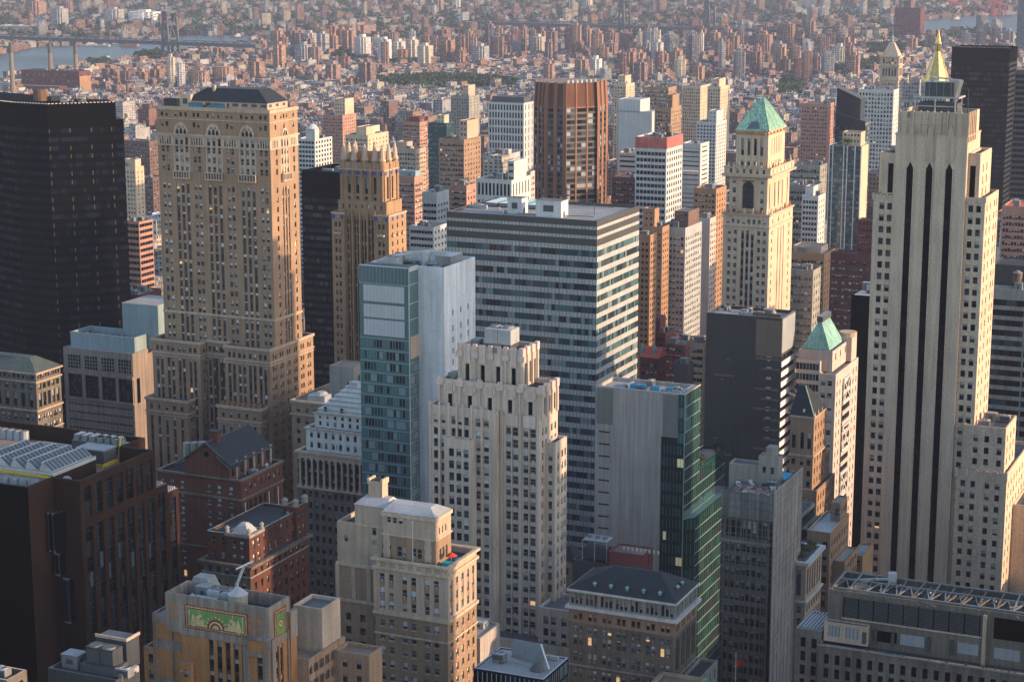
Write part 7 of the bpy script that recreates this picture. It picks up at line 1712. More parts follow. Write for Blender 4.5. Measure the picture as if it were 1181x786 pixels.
def street_roof():
    b = Bd('terrace_block', 'building', 'tan parapet roof with a copper-edged ledge at the bottom edge left of the flagpole', (795, 800), 455)
    h = b.h; w = -b.fx(746, h)
    b.mass(-w, 0, 0, 12, 0, h, 'stone_tan', dict(n=4, ww=1.2, m=1, fh=3.6, wh=2), dict(n=3, ww=1.2, m=1, fh=3.6, wh=2), None, None, 'roof_tan', 1.0, 'brick_orange')
    b.band(-w, 0, 0, 12, h - .8, .6, .5, 'copper_green')
street_roof()
def flagpole():
    p = at_y(848, 786, 500)
    r = empty('flagpole', (p.x, p.y, p.z - 30)); tag(r, 'white flagpole with a small red flag standing in the dark canyon beside the green glass', 'flagpole')
    m = MB(); m.frustum(0, 0, 0, 38.5, .22, .12, 8, 'white_paint'); m.frustum(0, 0, 38.5, 38.9, .25, .05, 8, 'gold_leaf'); m.obj('pole', r)
    m = MB()
    for i in range(5): m.poly([(.2 + i * .45, .15 * math.sin(i), 34.4 + .1 * i), (.65 + i * .45, .15 * math.sin(i + 1), 34.3 + .1 * i), (.65 + i * .45, .15 * math.sin(i + 1), 36.4 + .02 * i), (.2 + i * .45, .15 * math.sin(i), 36.5)], 'red_paint')
    m.obj('flag', r)
flagpole()

# ------------------------------------------------------------------ middle distance: named towers beyond the first rows
mat('brick_pink', (0.36, 0.21, 0.155), .9, .14, .4, .1); mat('brick_sun', (0.31, 0.195, 0.115), .9, .14, .4, .12); mat('render_white', (0.46, 0.455, 0.445), .8, .1, .4, .12); mat('render_grey', (0.31, 0.31, 0.32), .85, .1, .4, .15)
mat('brick_rib', (0.225, 0.125, 0.08), .85, .1, .4, .1); mat('red_tile', (0.55, 0.11, 0.085), .8, .15, 1, .1); mat('brick_maroon', (0.13, 0.055, 0.05), .9, .18, .4, .1); mat('net_red', (0.40, 0.13, 0.11), .9, .3, .5, .1)
mat('brick_dim', (0.14, 0.10, 0.085), .9, .15, .4, .1); mat('stack_buff', (0.22, 0.185, 0.14), .9, .12, .1, .2)

mat('brick_rib_dark', (.12, .062, .04), .9, .12, .4, .15); MID = []
def midb(name, cat, label, xl, xc, xr, yc, Y, wall, nf=8, nr=5, fh=3.3, ww=1.5, wh=1.7, kind='dim', top=3.0, roof='roof_grey', clut=3, tank=0, head=None, depth=None, gap=None, sp=None, group=None):
    b = Bd(name, cat, label, (xc, yc), Y, group=group); b.lod = 1
    h = b.h; w = -b.fx(xl, h); d = depth or max(6, b.ry(xr, h))
    sF = dict(n=nf, ww=ww, m=.6, fh=fh, wh=wh, top=top, kind=kind, dp=.3, sp=sp, sd=.15) if nf else None
    sR = dict(n=nr, ww=ww, m=.6, fh=fh, wh=wh, top=top, kind=kind, dp=.3, sp=sp, sd=.15) if nr else None
    b.mass(-w, 0, 0, d, 0, h, wall, sF, sR, None, None, roof, .9)
    if head:        # set-back top: fractions of the width, height, wall
        f0, f1, hh, hw = head
        b.mass(-w + f0 * w, -w + f1 * w, d * .2, d * .85, h - .9, h + hh, hw, dict(n=max(2, int((f1 - f0) * nf)), ww=1.2, m=.6, fh=3.3, wh=1.4, top=1.2, kind='dim') if hh > 5 and nf else None, None, None, None, roof, .5)
    if clut: b.clutter(-w + 1, -1, 1, d - 1, h - .9, clut, len(label) % 23, ('box', 'ac', 'vent', 'duct'))
    for i in range(tank): place_unit(b.root, 'tank', -w * (.25 + .4 * i), d * .6, h - .9 + (3 if head else 0) * 0, 1.1)
    MID.append(b)
    return b, w, d, h

def ribbed_tower():
    b = Bd('ribbed_tower', 'skyscraper', 'brown brick tower with bold vertical ribs and a flared blank crown, set at an angle', (651, 124), 1200, 0); b.lod = 1
    h = b.h
    P = [b.txy(*q, h) for q in ((616.5, 121.5), (630, 123), (651.5, 124.2), (690, 122.3), (699.5, 119.8))]
    P += [(P[4][0] - 2, P[4][1] + 12), (P[3][0] - 8, P[4][1] + 26), (P[0][0] + 3, P[0][1] + 24)]
    c = (sum(p[0] for p in P) / 8, sum(p[1] for p in P) / 8)
    W = 'brick_rib'
    b.bounds.append((min(p[0] for p in P), max(p[0] for p in P), 0, max(p[1] for p in P), h))
    b.wall.prism(P, 0, h, W, 'roof_tan')
    top = [(c[0] + (p[0] - c[0]) * .95, c[1] + (p[1] - c[1]) * .95) for p in P]; zt = h + 14.5
    for i in range(8):
        j = (i + 1) % 8; b.wall.poly([(*P[i], h), (*P[j], h), (*top[j], zt), (*top[i], zt)], 'brick_rib_dark')
    b.roofs.poly([(*p, zt - .01) for p in top], 'roof_tan')
    m = MB()
    def face(i, ns, rib):
        a, e = P[i], P[(i + 1) % 8]; L = math.hypot(e[0] - a[0], e[1] - a[1]); al = math.atan2(e[1] - a[1], e[0] - a[0]); ux, uy = math.cos(al), math.sin(al); nx, ny = uy, -ux
        s = L / ns
        for k in range(ns):
            u0, u1 = k * s + s * rib / 2, (k + 1) * s - s * rib / 2; z = h - .8; rd = random.Random(i * 31 + k)
            while z > 20:
                for q in range(2):
                    v0, v1 = u0 + (u1 - u0) * q / 2, u0 + (u1 - u0) * (q + 1) / 2
                    pt = lambda u, zz, o: (a[0] + ux * u + nx * o, a[1] + uy * u + ny * o, zz)
                    m.poly([pt(v0, z - 2.3, .06), pt(v1, z - 2.3, .06), pt(v1, z, .06), pt(v0, z, .06)], rd.choice(['glass_dark', 'glass_grey', 'glass_dark', 'glass_black', 'blind_grey']))
                m.poly([pt(u0, z - 3.6, .1), pt(u1, z - 3.6, .1), pt(u1, z - 2.3, .1), pt(u0, z - 2.3, .1)], 'bronze_dark'); z -= 3.6
        for k in range(ns + 1):
            u = k * s; A = (a[0] + ux * u, a[1] + uy * u); hw = s * rib / 2
            Q = [(A[0] - ux * hw, A[1] - uy * hw), (A[0] - ux * hw + nx * .4, A[1] - uy * hw + ny * .4), (A[0] + ux * hw + nx * .4, A[1] + uy * hw + ny * .4), (A[0] + ux * hw, A[1] + uy * hw)]
            r.prism(Q, 0, h + .2, W)
            t = [(c[0] + (q[0] - c[0]) * .955, c[1] + (q[1] - c[1]) * .955) for q in Q]
            for z_ in range(4):
                j = (z_ + 1) % 4; r.poly([(*Q[z_], h + .2), (*Q[j], h + .2), (*t[j], zt + .6), (*t[z_], zt + .6)], W)
            r.poly([(*q, zt + .6) for q in t], W)
    r = MB()
    face(0, 3, .3); face(1, 2, .4); face(2, 3, .13); face(3, 2, .5)
    b.part('glazing', m); b.part('ribs', r)
    m = MB()
    for i in range(7):
        t = (i + .5) / 7; x, y = top[2][0] + (top[3][0] - top[2][0]) * t, top[2][1] + (top[3][1] - top[2][1]) * t + 2.2; m.frustum(x, y, zt, zt + 1.8, 1.1, 1.0, 8, 'metal_pale')
    b.part('vent', m); b.lod = 1
ribbed_tower()

mat('hotel_stone', (.36, .36, .355), .9, .1, .4, .15)
b, w, d, h = midb('office_block', 'office building', 'white gridded office block with a red netted top behind the striped office block', 733, 769, 787.5, 159, 1120, 'render_white', 8, 7, 3.7, 2.0, 2.1, 'dark', 8.5, clut=9, tank=1)
m = MB(); m.box(-w - .1, .12, -.12, -.02, h - 6.5, h, 'net_red'); m.box(.02, .14, 0, d, h - 6.5, h, 'net_red'); b.part('net', m)
midb('hotel', 'hotel', 'grey stone hotel with a heavy cornice right of the striped office block', 757, 790.5, 809.6, 263, 1020, 'hotel_stone', 7, 9, 3.3, 1.5, 1.9, 'pale', 5, clut=8, head=(.5, .98, 8, 'brick_dim'))
midb('slab_block', 'apartment building', 'blank pinkish slab directly behind the grey hotel', 806, 819, 826, 252, 1060, 'stone_pink', 0, 3, clut=2)
midb('apartment_tower', 'apartment building', 'slim sunlit orange apartment block at the right edge of the striped office block', 728, 750, 757.5, 271, 960, 'brick_sun', 4, 3, 3.1, 1.3, 1.5, 'dark', 4, clut=2)
midb('apartment_tower', 'apartment building', 'orange brown apartment block with a stepped top between the slim orange one and the hotel', 740, 764, 772, 262, 1010, 'brick_sun', 5, 3, 3.1, 1.3, 1.5, 'dim', 3, head=(.0, .55, 9, 'brick_sun'))
# red-roofed brick group
b, w, d, h = midb('brick_house', 'building', 'dark red brick house with a red pyramid roof left of the brick terrace', 726, 746, 755, 381, 980, 'brick_maroon', 5, 3, 3.4, 1.2, 1.7, clut=0)
m = MB(); m.loft(-w - .4, .4, -.4, d + .4, h, -w * .5, -w * .5 + .01, d * .5, d * .5 + .01, h + 6.5, 'red_tile'); m.frustum(-.5, .3, h - 8, h - 4, 2.0, .1, 6, 'red_tile'); b.part('red_roof', m)
b, w, d, h = midb('church', 'church', 'low brick church with red roofs and green turrets just above the grey panelled block', 738, 760, 768, 413, 900, 'brick_maroon', 4, 2, 3.6, 1.2, 2.2, clut=0)
m = MB(); m.loft(-w - .3, .3, -.3, d + .3, h, -w, .1, d * .48, d * .52, h + 4.4, 'red_tile'); b.part('red_roof', m)
m = MB()
for x in (-w * .95, -w * .3): m.frustum(x, d * .2, h - 1, h + 3.4, .9, .9, 8, 'copper_green'); m.frustum(x, d * .2, h + 3.4, h + 6.6, 1.1, .05, 8, 'copper_green')
b.part('turret', m)
midb('brick_house', 'building', 'stepped red brick house with a square tower head behind the church', 752, 768, 778, 384, 990, 'brick_maroon', 4, 3, 3.4, 1.1, 1.6, head=(.0, .45, 7, 'brick_maroon'))
midb('brick_terrace', 'building', 'long red brick terrace with a flat grey roof left of the dark brick slab', 764, 790, 808, 398, 960, 'brick_maroon', 7, 6, 3.4, 1.2, 1.7, 'pale', 2, clut=5)
midb('stone_house', 'building', 'pale stone walk-up squeezed against the left edge of the dark brick slab', 796, 812, 822, 396, 900, 'stone_tan', 4, 3, 3.5, 1.4, 1.8, 'dim')
midb('plant_block', 'building', 'black boxy roof house behind the green glass block', 777, 793, 800, 420, 870, 'metal_dark', 0, 0, clut=3)
# between the black tower and the arched tower
midb('brick_slab', 'apartment building', 'dark brick slab with a sunlit right end between the black tower and the arched tower', 139, 172, 183, 163, 1650, 'brick_dim', 12, 4, 3.0, 1.3, 1.4)
midb('apartment_tower', 'apartment building', 'cream stepped apartment tower with a water tank right of the black tower', 138, 156, 166, 193, 1300, 'stone_cream', 5, 2, 3.0, 1.2, 1.5, tank=1, head=(.2, .9, 5, 'stone_cream'))
midb('curved_block', 'apartment building', 'pinkish brown block with cream window bands beside the black tower', 138, 160, 176, 256, 1080, 'brick_pink', 6, 5, 3.5, 2.4, 1.8, 'dark', 1.5)
midb('low_block', 'building', 'low maroon building with a pale roof in the gap left of the arched tower', 132, 160, 186, 340, 960, 'brick_maroon', 7, 6, 3.4, roof='roof_pale', clut=6)
midb('office_block', 'building', 'small grey block behind the cream stepped apartment tower', 160, 176, 190, 205, 1550, 'brick_dim', 5, 4)
# beyond the pinnacled tower
b, w, d, h = midb('terrace_block', 'apartment building', 'white terraced apartment block with an arched penthouse right of the arched tower', 340, 363, 383, 161, 1350, 'render_white', 6, 6, 3.2, 2.0, 1.7, 'dark', 1.5, roof='roof_pale')
m = MB(); m.box(-w * .55, -w * .1, 3, 9, h - .9, h + 7, 'render_white', bottom=False); m.frustum(-w * .32, 6, h + 7, h + 10, 4.6, 1.5, 12, 'render_white'); b.part('penthouse', m)
midb('apartment_tower', 'apartment building', 'tall pink apartment tower with a taller cream core behind the white terraced block', 372, 395, 410.5, 133, 1720, 'brick_pink', 8, 6, 2.9, 1.4, 1.4, head=(.45, 1.0, 14, 'stone_cream'))
midb('apartment_block', 'apartment building', 'cream apartment block rising behind the stone pinnacles', 398, 424, 448, 156, 1400, 'stone_cream', 9, 6, 3.0, 1.3, 1.5, clut=5, head=(.3, .75, 5, 'stone_cream'))
midb('apartment_tower', 'apartment building', 'brick tower with white balconies and a flat white cap upper left of the tan tower', 464, 484, 493, 141, 1620, 'brick_pink', 6, 4, 3.0, 2.2, 1.3, 'sash', head=(.3, .9, 4, 'brick_maroon'))
midb('glass_block', 'office building', 'teal glass block with a cream roof tank left of the white gridded hall', 494, 515, 523, 142, 1540, 'glass_teal_dark', 6, 4, 3.6, 2.8, 1.6, 'teal', 2, head=(.4, .8, 6, 'stone_cream'))
midb('apartment_block', 'apartment building', 'beige apartment block with a stepped roofline right of the pinnacles', 453, 480, 491, 172, 1280, 'stone_tan', 8, 5, 3.0, 1.4, 1.5, clut=5, head=(.1, .5, 4, 'stone_tan'))
midb('apartment_tower', 'apartment building', 'brick apartment tower with pale blue windows and a green roof right of the pinnacled tower', 458, 478, 488, 204, 1080, 'brick_pink', 5, 4, 3.1, 1.7, 1.7, 'pale', 4, roof='copper_green', head=(.05, .95, 3, 'aqua_panel'))
midb('apartment_tower', 'apartment building', 'tall tan apartment tower left of the brown ribbed tower', 506, 535, 554.5, 161, 1180, 'brick_tan', 9, 6, 3.0, 1.4, 1.5, head=(.68, 1.0, 11, 'stone_tan'))
midb('office_block', 'office building', 'white block with small dark windows behind the white-cored teal tower', 487, 504, 518, 222, 980, 'render_white', 5, 4, 3.3, 1.6, 1.5, 'dark', 6)
midb('office_wing', 'office building', 'lower white wing in front of the small white block with dark windows', 472, 500, 520, 262, 930, 'render_white', 8, 5, 3.3, 1.6, 1.5, 'dark', 2)
midb('apartment_block', 'apartment building', 'bronze balconied apartment block peeking out behind the pinnacled tower', 440, 452, 460, 188, 1010, 'brick_sun', 2, 3, 3.2, 2.4, 1.8, 'dark', 4)
midb('brick_block', 'apartment building', 'brick block with pale windows left of the white ornate hotel', 519, 538, 549, 214, 1010, 'brick_pink', 5, 3, 3.1, 1.6, 1.6, 'pale', clut=5)
midb('ornate_hotel', 'hotel', 'white ornate hotel with tall pilasters and a white water tower behind the striped office block', 549, 590, 612, 208, 960, 'stone_white', 9, 6, 8.5, 1.2, 6.0, 'dark', 2, roof='roof_tan', clut=8, tank=1, head=(.78, .96, 9, 'render_white'))
midb('slab_block', 'building', 'narrow beige blank slab touching the left side of the ribbed tower', 604, 612, 617, 198, 1120, 'stone_pink', 0, 2, clut=0)
midb('apartment_tower', 'apartment building', 'twin-headed grey tan tower below the park', 520, 541, 553, 111, 1900, 'stone_grey', 7, 3, 3.0, 1.3, 1.5, head=(.55, .85, 10, 'stone_tan'))
midb('gridded_hall', 'office building', 'white gridded hall with a dark roof block left of the ribbed tower', 563, 604, 616, 119, 1780, 'render_white', 12, 3, 7.0, 1.6, 5.0, 'dark', 2, head=(.05, .95, 5, 'metal_dark'))
# right of the ribbed tower
b, w, d, h = midb('blank_block', 'building', 'large blank white-sheeted block right of the ribbed tower', 713, 752, 763, 129, 1520, 'render_white', 0, 0, roof='roof_silver', clut=0)
b.mass(-w, -w * .35, 0, d, h - 1, h + 9, 'render_white', roof='roof_silver', ph=.4)
midb('apartment_tower', 'apartment building', 'tall grey brown tower with sunlit right side directly behind the red-netted office block', 755, 774, 786, 124, 1450, 'brick_tan', 6, 5, 3.0, 1.3, 1.6, head=(.55, .95, 9, 'brick_tan'))
midb('stepped_tower', 'apartment building', 'cream stepped tower just right of the ribbed crown', 708, 722, 732, 97, 1950, 'stone_cream', 4, 3, 3.0, head=(.2, .8, 8, 'stone_cream'))
midb('arcade_block', 'office building', 'brown block with a white arcaded top above the blank white block', 741, 771, 780, 101, 1780, 'brick_tan', 11, 4, 3.6, 1.6, 2.1, 'pale')
midb('office_tower', 'office building', 'cream square-topped tower left of the green pyramid roof, nearer the arcaded block', 787, 808, 819, 99, 1980, 'stone_cream', 8, 4, 3.4, 1.3, 1.8)
midb('office_tower', 'office building', 'tall cream tower with a tank house just left of the green pyramid', 816, 831, 842, 100, 1900, 'stone_cream', 5, 5, 3.2, 1.3, 1.9, head=(.2, .75, 7, 'stone_cream'))
midb('white_shed', 'building', 'white shed with long horizontal stripes behind the red-netted block', 786, 808, 818, 166, 1260, 'render_white', 1, 1, 3.0, 11, 1.0, 'pale', 2, roof='roof_silver', clut=1)
midb('striped_block', 'building', 'low white block with striped windows left of the red-netted office block', 712, 738, 748, 177, 1220, 'render_white', 1, 1, 3.2, 12, 1.3, 'dim', 1.5, roof='roof_pale')
midb('white_block', 'building', 'stepped white apartment block below the square-topped cream towers', 803, 826, 838, 141, 1650, 'render_white', 6, 5, 3.0, 1.6, 1.6, 'dark', head=(.5, .9, 9, 'render_white'))
midb('brick_block', 'building', 'wide maroon brick block below the white-striped low block', 706, 736, 752, 205, 1160, 'brick_maroon', 9, 5, 3.6, 1.3, 1.8)
midb('apartment_block', 'apartment building', 'orange brown apartment block left of the green-pyramid tower', 800, 826, 838, 218, 1080, 'brick_sun', 6, 4, 3.2, 1.5, 1.7)
# right of the pyramid tower
b, w, d, h = midb('glass_tower', 'apartment tower', 'slim blue glass apartment tower with white vertical fins left of the cream strip tower', 957, 994, 1001.5, 169, 1150, 'glass_blue', 10, 3, 3.2, 1.7, 2.4, 'teal', 1, head=(.35, .92, 8, 'stone_cream'))
m = MB()
for f in (.0, .11, .45, .56, .80, .99): m.box(-w + f * w - .25, -w + f * w + .25, -.5, -.004, 0, h, 'white_paint')
m.box(.004, .2, 0, d, 0, h, 'stone_cream'); b.part('fins', m); place_unit(b.root, 'plant', -w * .5, 2, h - .5, 2.5)
b = Bd('glass_wedge', 'office tower', 'dark glass tower with a slanted roof behind the slim blue glass tower', (999, 140), 1480); b.lod = 1
h = b.h; w = -b.fx(964, h); d = 14
m = MB(); zl = b.fz(966, 101)[1]; zr = b.fz(990, 114)[1]
P = [(-w, zl), (-w * .35, zr), (-w * .35, zr - 8), (-w, zr - 4)]
b.wall.poly([(-w, 0, 0), (-w * .2, 0, 0), (-w * .2, 0, zr), (-w, 0, zl)], 'glass_dark'); b.wall.poly([(-w, 0, zl), (-w * .2, 0, zr), (-w * .2, d, zr), (-w, d, zl)], 'metal_dark'); b.wall.poly([(-w * .2, 0, 0), (-w * .2, d, 0), (-w * .2, d, zr), (-w * .2, 0, zr)], 'glass_grey')
b.wall.poly([(-w, -1.5, 0), (0, -1.5, 0), (0, -1.5, h), (-w, -1.5, h + 6)], 'glass_dark'); b.wall.poly([(-w, -1.5, h + 6), (0, -1.5, h), (0, d - 2, h), (-w, d - 2, h + 6)], 'metal_dark'); b.wall.poly([(0, -1.5, 0), (0, d - 2, 0), (0, d - 2, h), (0, -1.5, h)], 'glass_blue')
z = h - 1; k = 0
while z > 30:
    ribbon(b, (-w, -1.5, 0), w, z - 2.2, z, 1.6, ['glass_dark', 'glass_black', 'glass_grey'], -.08, 'metal_dark', .15, k); ribbon(b, (0, -1.5, PI2), d - .5, z - 2.2, z, 1.6, ['glass_grey', 'blind_grey', 'glass_blue'], -.08, 'metal_dark', .15, k + 50); z -= 3.6; k += 1
b.bounds.append((-w, 0, -1.5, d, zl))
midb('brick_hotel', 'hotel', 'square brown brick hotel right of the green pyramid', 924, 955, 962, 120, 1720, 'brick_pink', 10, 3, 3.4, 1.4, 1.7, roof='roof_tan')
midb('gridded_block', 'office building', 'white gridded office block below the pale clock-tower spire', 990, 1031, 1037, 104, 1690, 'stone_white', 11, 3, 3.7, 1.7, 2.4, 'dim', clut=6)
midb('stone_block', 'office building', 'wide low grey stone block right of the green-pyramid tower', 910, 946, 954, 191, 1320, 'stone_grey', 11, 3, 4.2, 1.5, 2.4, 'dim')
midb('brick_block', 'office building', 'orange brown block with a pale roof beside the lower green-pyramid tower', 908, 951, 963, 293, 1040, 'brick_sun', 11, 4, 3.4, 1.3, 1.8, 'dim', 4, roof='roof_tan', clut=3, head=(.1, .85, 3, 'stone_tan'))
midb('brick_tower', 'office building', 'dark maroon brick tower with a crenellated head left of the cream strip tower', 958, 1005, 1012, 294, 960, 'brick_maroon', 11, 2, 3.5, 1.3, 1.9, 'pale', 4, roof='roof_dark', head=(.6, 1.0, 17, 'brick_maroon'))
midb('stone_block', 'office building', 'grey stone block with a copper cornice low beside the green-pyramid tower', 906, 938, 947, 312, 900, 'stone_grey', 7, 3, 3.7, 1.4, 2.0, 'pale', 3, roof='roof_grey', clut=6)
midb('white_block', 'building', 'stepped white stucco block under the slim blue glass tower', 925, 944, 952, 226, 1130, 'render_white', 5, 3, 3.2, 1.4, 1.7, 'dark', clut=4, head=(.1, .6, 5, 'render_white'))
midb('grey_block', 'building', 'grey block with tall windows behind the stepped white stucco block', 908, 940, 950, 214, 1210, 'stone_grey', 9, 3, 4.4, 1.5, 2.8, 'dim', clut=5)
midb('cream_block', 'office building', 'narrow cream and glass block against the left edge of the cream strip tower', 1015, 1034, 1040, 176, 930, 'stone_cream', 2, 2, 3.6, 2.2, 2.6, 'dark', 3)
midb('brick_block', 'building', 'pinkish windowed block under red scaffolding at the right edge', 1156, 1190, 1200, 239, 1000, 'brick_pink', 9, 2, 3.4, 1.3, 1.9, 'dim', 5, roof='red_tile')
def black_tower_right():
    b = Bd('black_tower', 'skyscraper', 'square black glass tower rising behind the cream strip tower', (1165, 56), 1500); b.lod = 1
    h = b.h; w = -b.fx(1098, h); d = b.ry(1174, h)
    b.mass(-w, 0, 0, d, 0, h, 'black_stone', roof='roof_dark', ph=1.2)
    z = h - 11; k = 0
    while z > 30:
        ribbon(b, (-w, 0, 0), w, z - 2.2, z, 1.6, ['glass_black', 'glass_black', 'glass_dark'], -.08, 'black_stone', .3, k); ribbon(b, (0, 0, PI2), d, z - 2.2, z, 1.6, ['glass_dark', 'glass_black'], -.08, 'bronze_dark', .5, k + 70); z -= 3.9; k += 1
    m = MB()
    for i in range(26): m.box(-w + (i + .2) * w / 26, -w + (i + .6) * w / 26, .3, 1.2, h, h + .9, 'metal_dark')
    b.part('roof_edge', m)
black_tower_right()
b, w, d, h = midb('dark_tower', 'skyscraper', 'dark bronze tower cut off by the right edge beside the black glass tower', 1171, 1215, 1230, 82, 1300, 'bronze_dark', 16, 3, 3.8, 1.3, 2.2, 'black')
midb('glass_tower', 'skyscraper', 'distant grey-blue glass tower cut off by the top right corner', 1175, 1192, 1200, -14, 4300, 'glass_blue', 8, 3, 4, 3, 2.4, 'teal', clut=0)

# ---- gold pyramid, clock tower spire
def gold_pyramid():
    b = Bd('gold_tower', 'skyscraper', 'stone tower crowned by a gleaming gold octagonal pyramid with a lantern', (1092, 96), 1850); b.lod = 1
    h = b.h; w = -b.fx(1062, h); d = w
    b.mass(-w, 0, 0, d, 0, h, 'stone_grey', dict(n=8, ww=1.2, m=1, fh=3.8, wh=2.2, top=4), dict(n=8, ww=1.2, m=1, fh=3.8, wh=2.2, top=4), None, None, 'roof_grey', .8)
    b.mass(-w - 18, -w, -4, d, 0, h - 16, 'stone_grey', dict(n=6, ww=1.6, m=1, fh=7, wh=5, top=3), None, None, None, 'roof_grey', .8)
    m = MB(); cx, cy = -w / 2, d / 2; R = w * .50; H = 29.0
    m.frustum(cx, cy, h - .5, h + H, R * 1.06, R * .22, 8, 'gold_leaf', rot=math.pi / 8)
    for i in range(8):
        a = math.pi / 8 + i * math.pi / 4; m.bar((cx + R * 1.06 * math.cos(a), cy + R * 1.06 * math.sin(a), h - .4), (cx + R * .22 * math.cos(a), cy + R * .22 * math.sin(a), h + H), .5, 'gold_leaf')
    b.part('gold_pyramid', m)
    m = MB(); z = h + H
    for i in range(8):
        a = math.pi / 8 + i * math.pi / 4; m.bar((cx + R * .24 * math.cos(a), cy + R * .24 * math.sin(a), z), (cx + R * .22 * math.cos(a), cy + R * .22 * math.sin(a), z + 7), .7, 'gold_leaf')
    m.frustum(cx, cy, z, z + 7, R * .12, R * .11, 6, 'wood_tank'); m.frustum(cx, cy, z + 7, z + 8, R * .27, R * .24, 8, 'gold_leaf'); m.frustum(cx, cy, z + 8, z + 20, R * .21, .15, 8, 'gold_leaf'); b.part('lantern', m)
    m = MB()
    for (x, y) in ((-w + 1, 1), (-1, 1), (-1, d - 1), (-w + 1, d - 1), (-w - 12, -2)): m.frustum(x, y, h - 1, h + 3, .9, .8, 8, 'gold_leaf'); m.frustum(x, y, h + 3, h + 8, 1.0, .1, 8, 'gold_leaf')
    b.part('finial', m)
gold_pyramid()
def clock_spire():
    b = Bd('spire_tower', 'tower', 'pale stone clock tower with a pointed pyramid roof and lantern, left of the gold pyramid', (1037, 66), 2050); b.lod = 1
    h = b.h; w = -b.fx(1015.5, h); d = w * .9; W = 'stone_tan'
    b.mass(-w, 0, 0, d, 0, h - 24, W, dict(n=7, ww=1.3, m=2, fh=3.8, wh=2.2, top=3), dict(n=6, ww=1.3, m=2, fh=3.8, wh=2.2, top=3), None, None, 'roof_grey', 0)
    b.mass(-w, 0, 0, d, h - 24, h, W, dict(n=5, ww=2.0, m=2, rows=[(h - 20, h - 12), (h - 7, h - 2)], dp=1.0), dict(n=5, ww=2.0, m=2, rows=[(h - 20, h - 12), (h - 7, h - 2)], dp=1.0), None, None, 'roof_grey', 0)
    for z in (h - 24, h - 9.5, h - .4): b.band(-w, 0, 0, d, z, 1.2, 1.3, 'stone_cream')
    m = MB(); m.loft(-w + .8, -.8, .8, d - .8, h + .8, -w * .62, -w * .38, d * .38, d * .62, h + 14.5, 'stone_cream'); b.part('pyramid_roof', m)
    m = MB(); m.frustum(-w / 2, d / 2, h + 14.5, h + 19.5, 1.9, 1.7, 8, 'stone_grey'); m.frustum(-w / 2, d / 2, h + 19.5, h + 22, 1.9, .7, 8, 'copper_green'); m.frustum(-w / 2, d / 2, h + 22, h + 31, .6, .1, 6, 'copper_green'); b.part('lantern', m)
    b.mass(.02, 16, 8, d + 10, 0, h - 22, 'render_white', dict(n=4, ww=1.4, m=.8, fh=3.6, wh=2), dict(n=6, ww=1.4, m=.8, fh=3.6, wh=2), None, None, 'roof_grey', .6)
clock_spire()
midb('office_block', 'office building', 'grey columned block between the clock spire and the gold pyramid', 1041, 1061, 1069, 92, 1900, 'render_grey', 6, 3, 3.8, 1.5, 2.2)

# ---- far landmarks: power station, slab tower, bridges
b, w, d, h = midb('power_station', 'power station', 'long maroon brick power station by the river at the upper left', 24, 91, 104, 82.5, 3150, 'brick_maroon', 14, 3, 9, 2.0, 5.0, 'dim', 6, roof='roof_dark', clut=6)
m = MB(); m.box(.02, .8, 0, d, 0, h - 8, 'brick_sun'); m.box(-w, -w * .2, -22, -.1, 0, h * .45, 'brick_maroon', 'roof_tan', False); b.part('annex', m)  # orange slab on the right end puts its sunlit tone into the colour
for i, (px, y0, lab) in enumerate(((12, 49, 'leftmost tall buff chimney stack beside the power station'), (57, 50, 'middle buff chimney stack with a dark cap on the power station'), (86.5, 51, 'right-hand buff chimney stack with a dark cap on the power station'))):
    p = at_y(px, y0, 3230 if i else 3120); r = empty('chimney_stack', (p.x, p.y, 0)); tag(r, lab, 'chimney', 'power station chimneys')
    m = MB(); m.frustum(0, 0, 0, p.z - 16, 4.4, 3.4, 14, 'stack_buff'); m.obj('shaft', r); m = MB(); m.frustum(0, 0, p.z - 16, p.z, 3.5, 3.3, 14, 'metal_dark'); m.obj('cap', r)
midb('slab_tower', 'skyscraper', 'big plain reddish brown slab tower standing alone by the harbour water, upper right', 1032, 1062, 1067, 9.5, 4800, 'brick_maroon', 14, 3, 6, 1.3, 3.6, 'dim', 6, clut=0, head=(.3, .58, 17, 'brick_dim'))
mat('bridge_steel', (0.10, 0.105, 0.115), .6, .1, .2, 0)
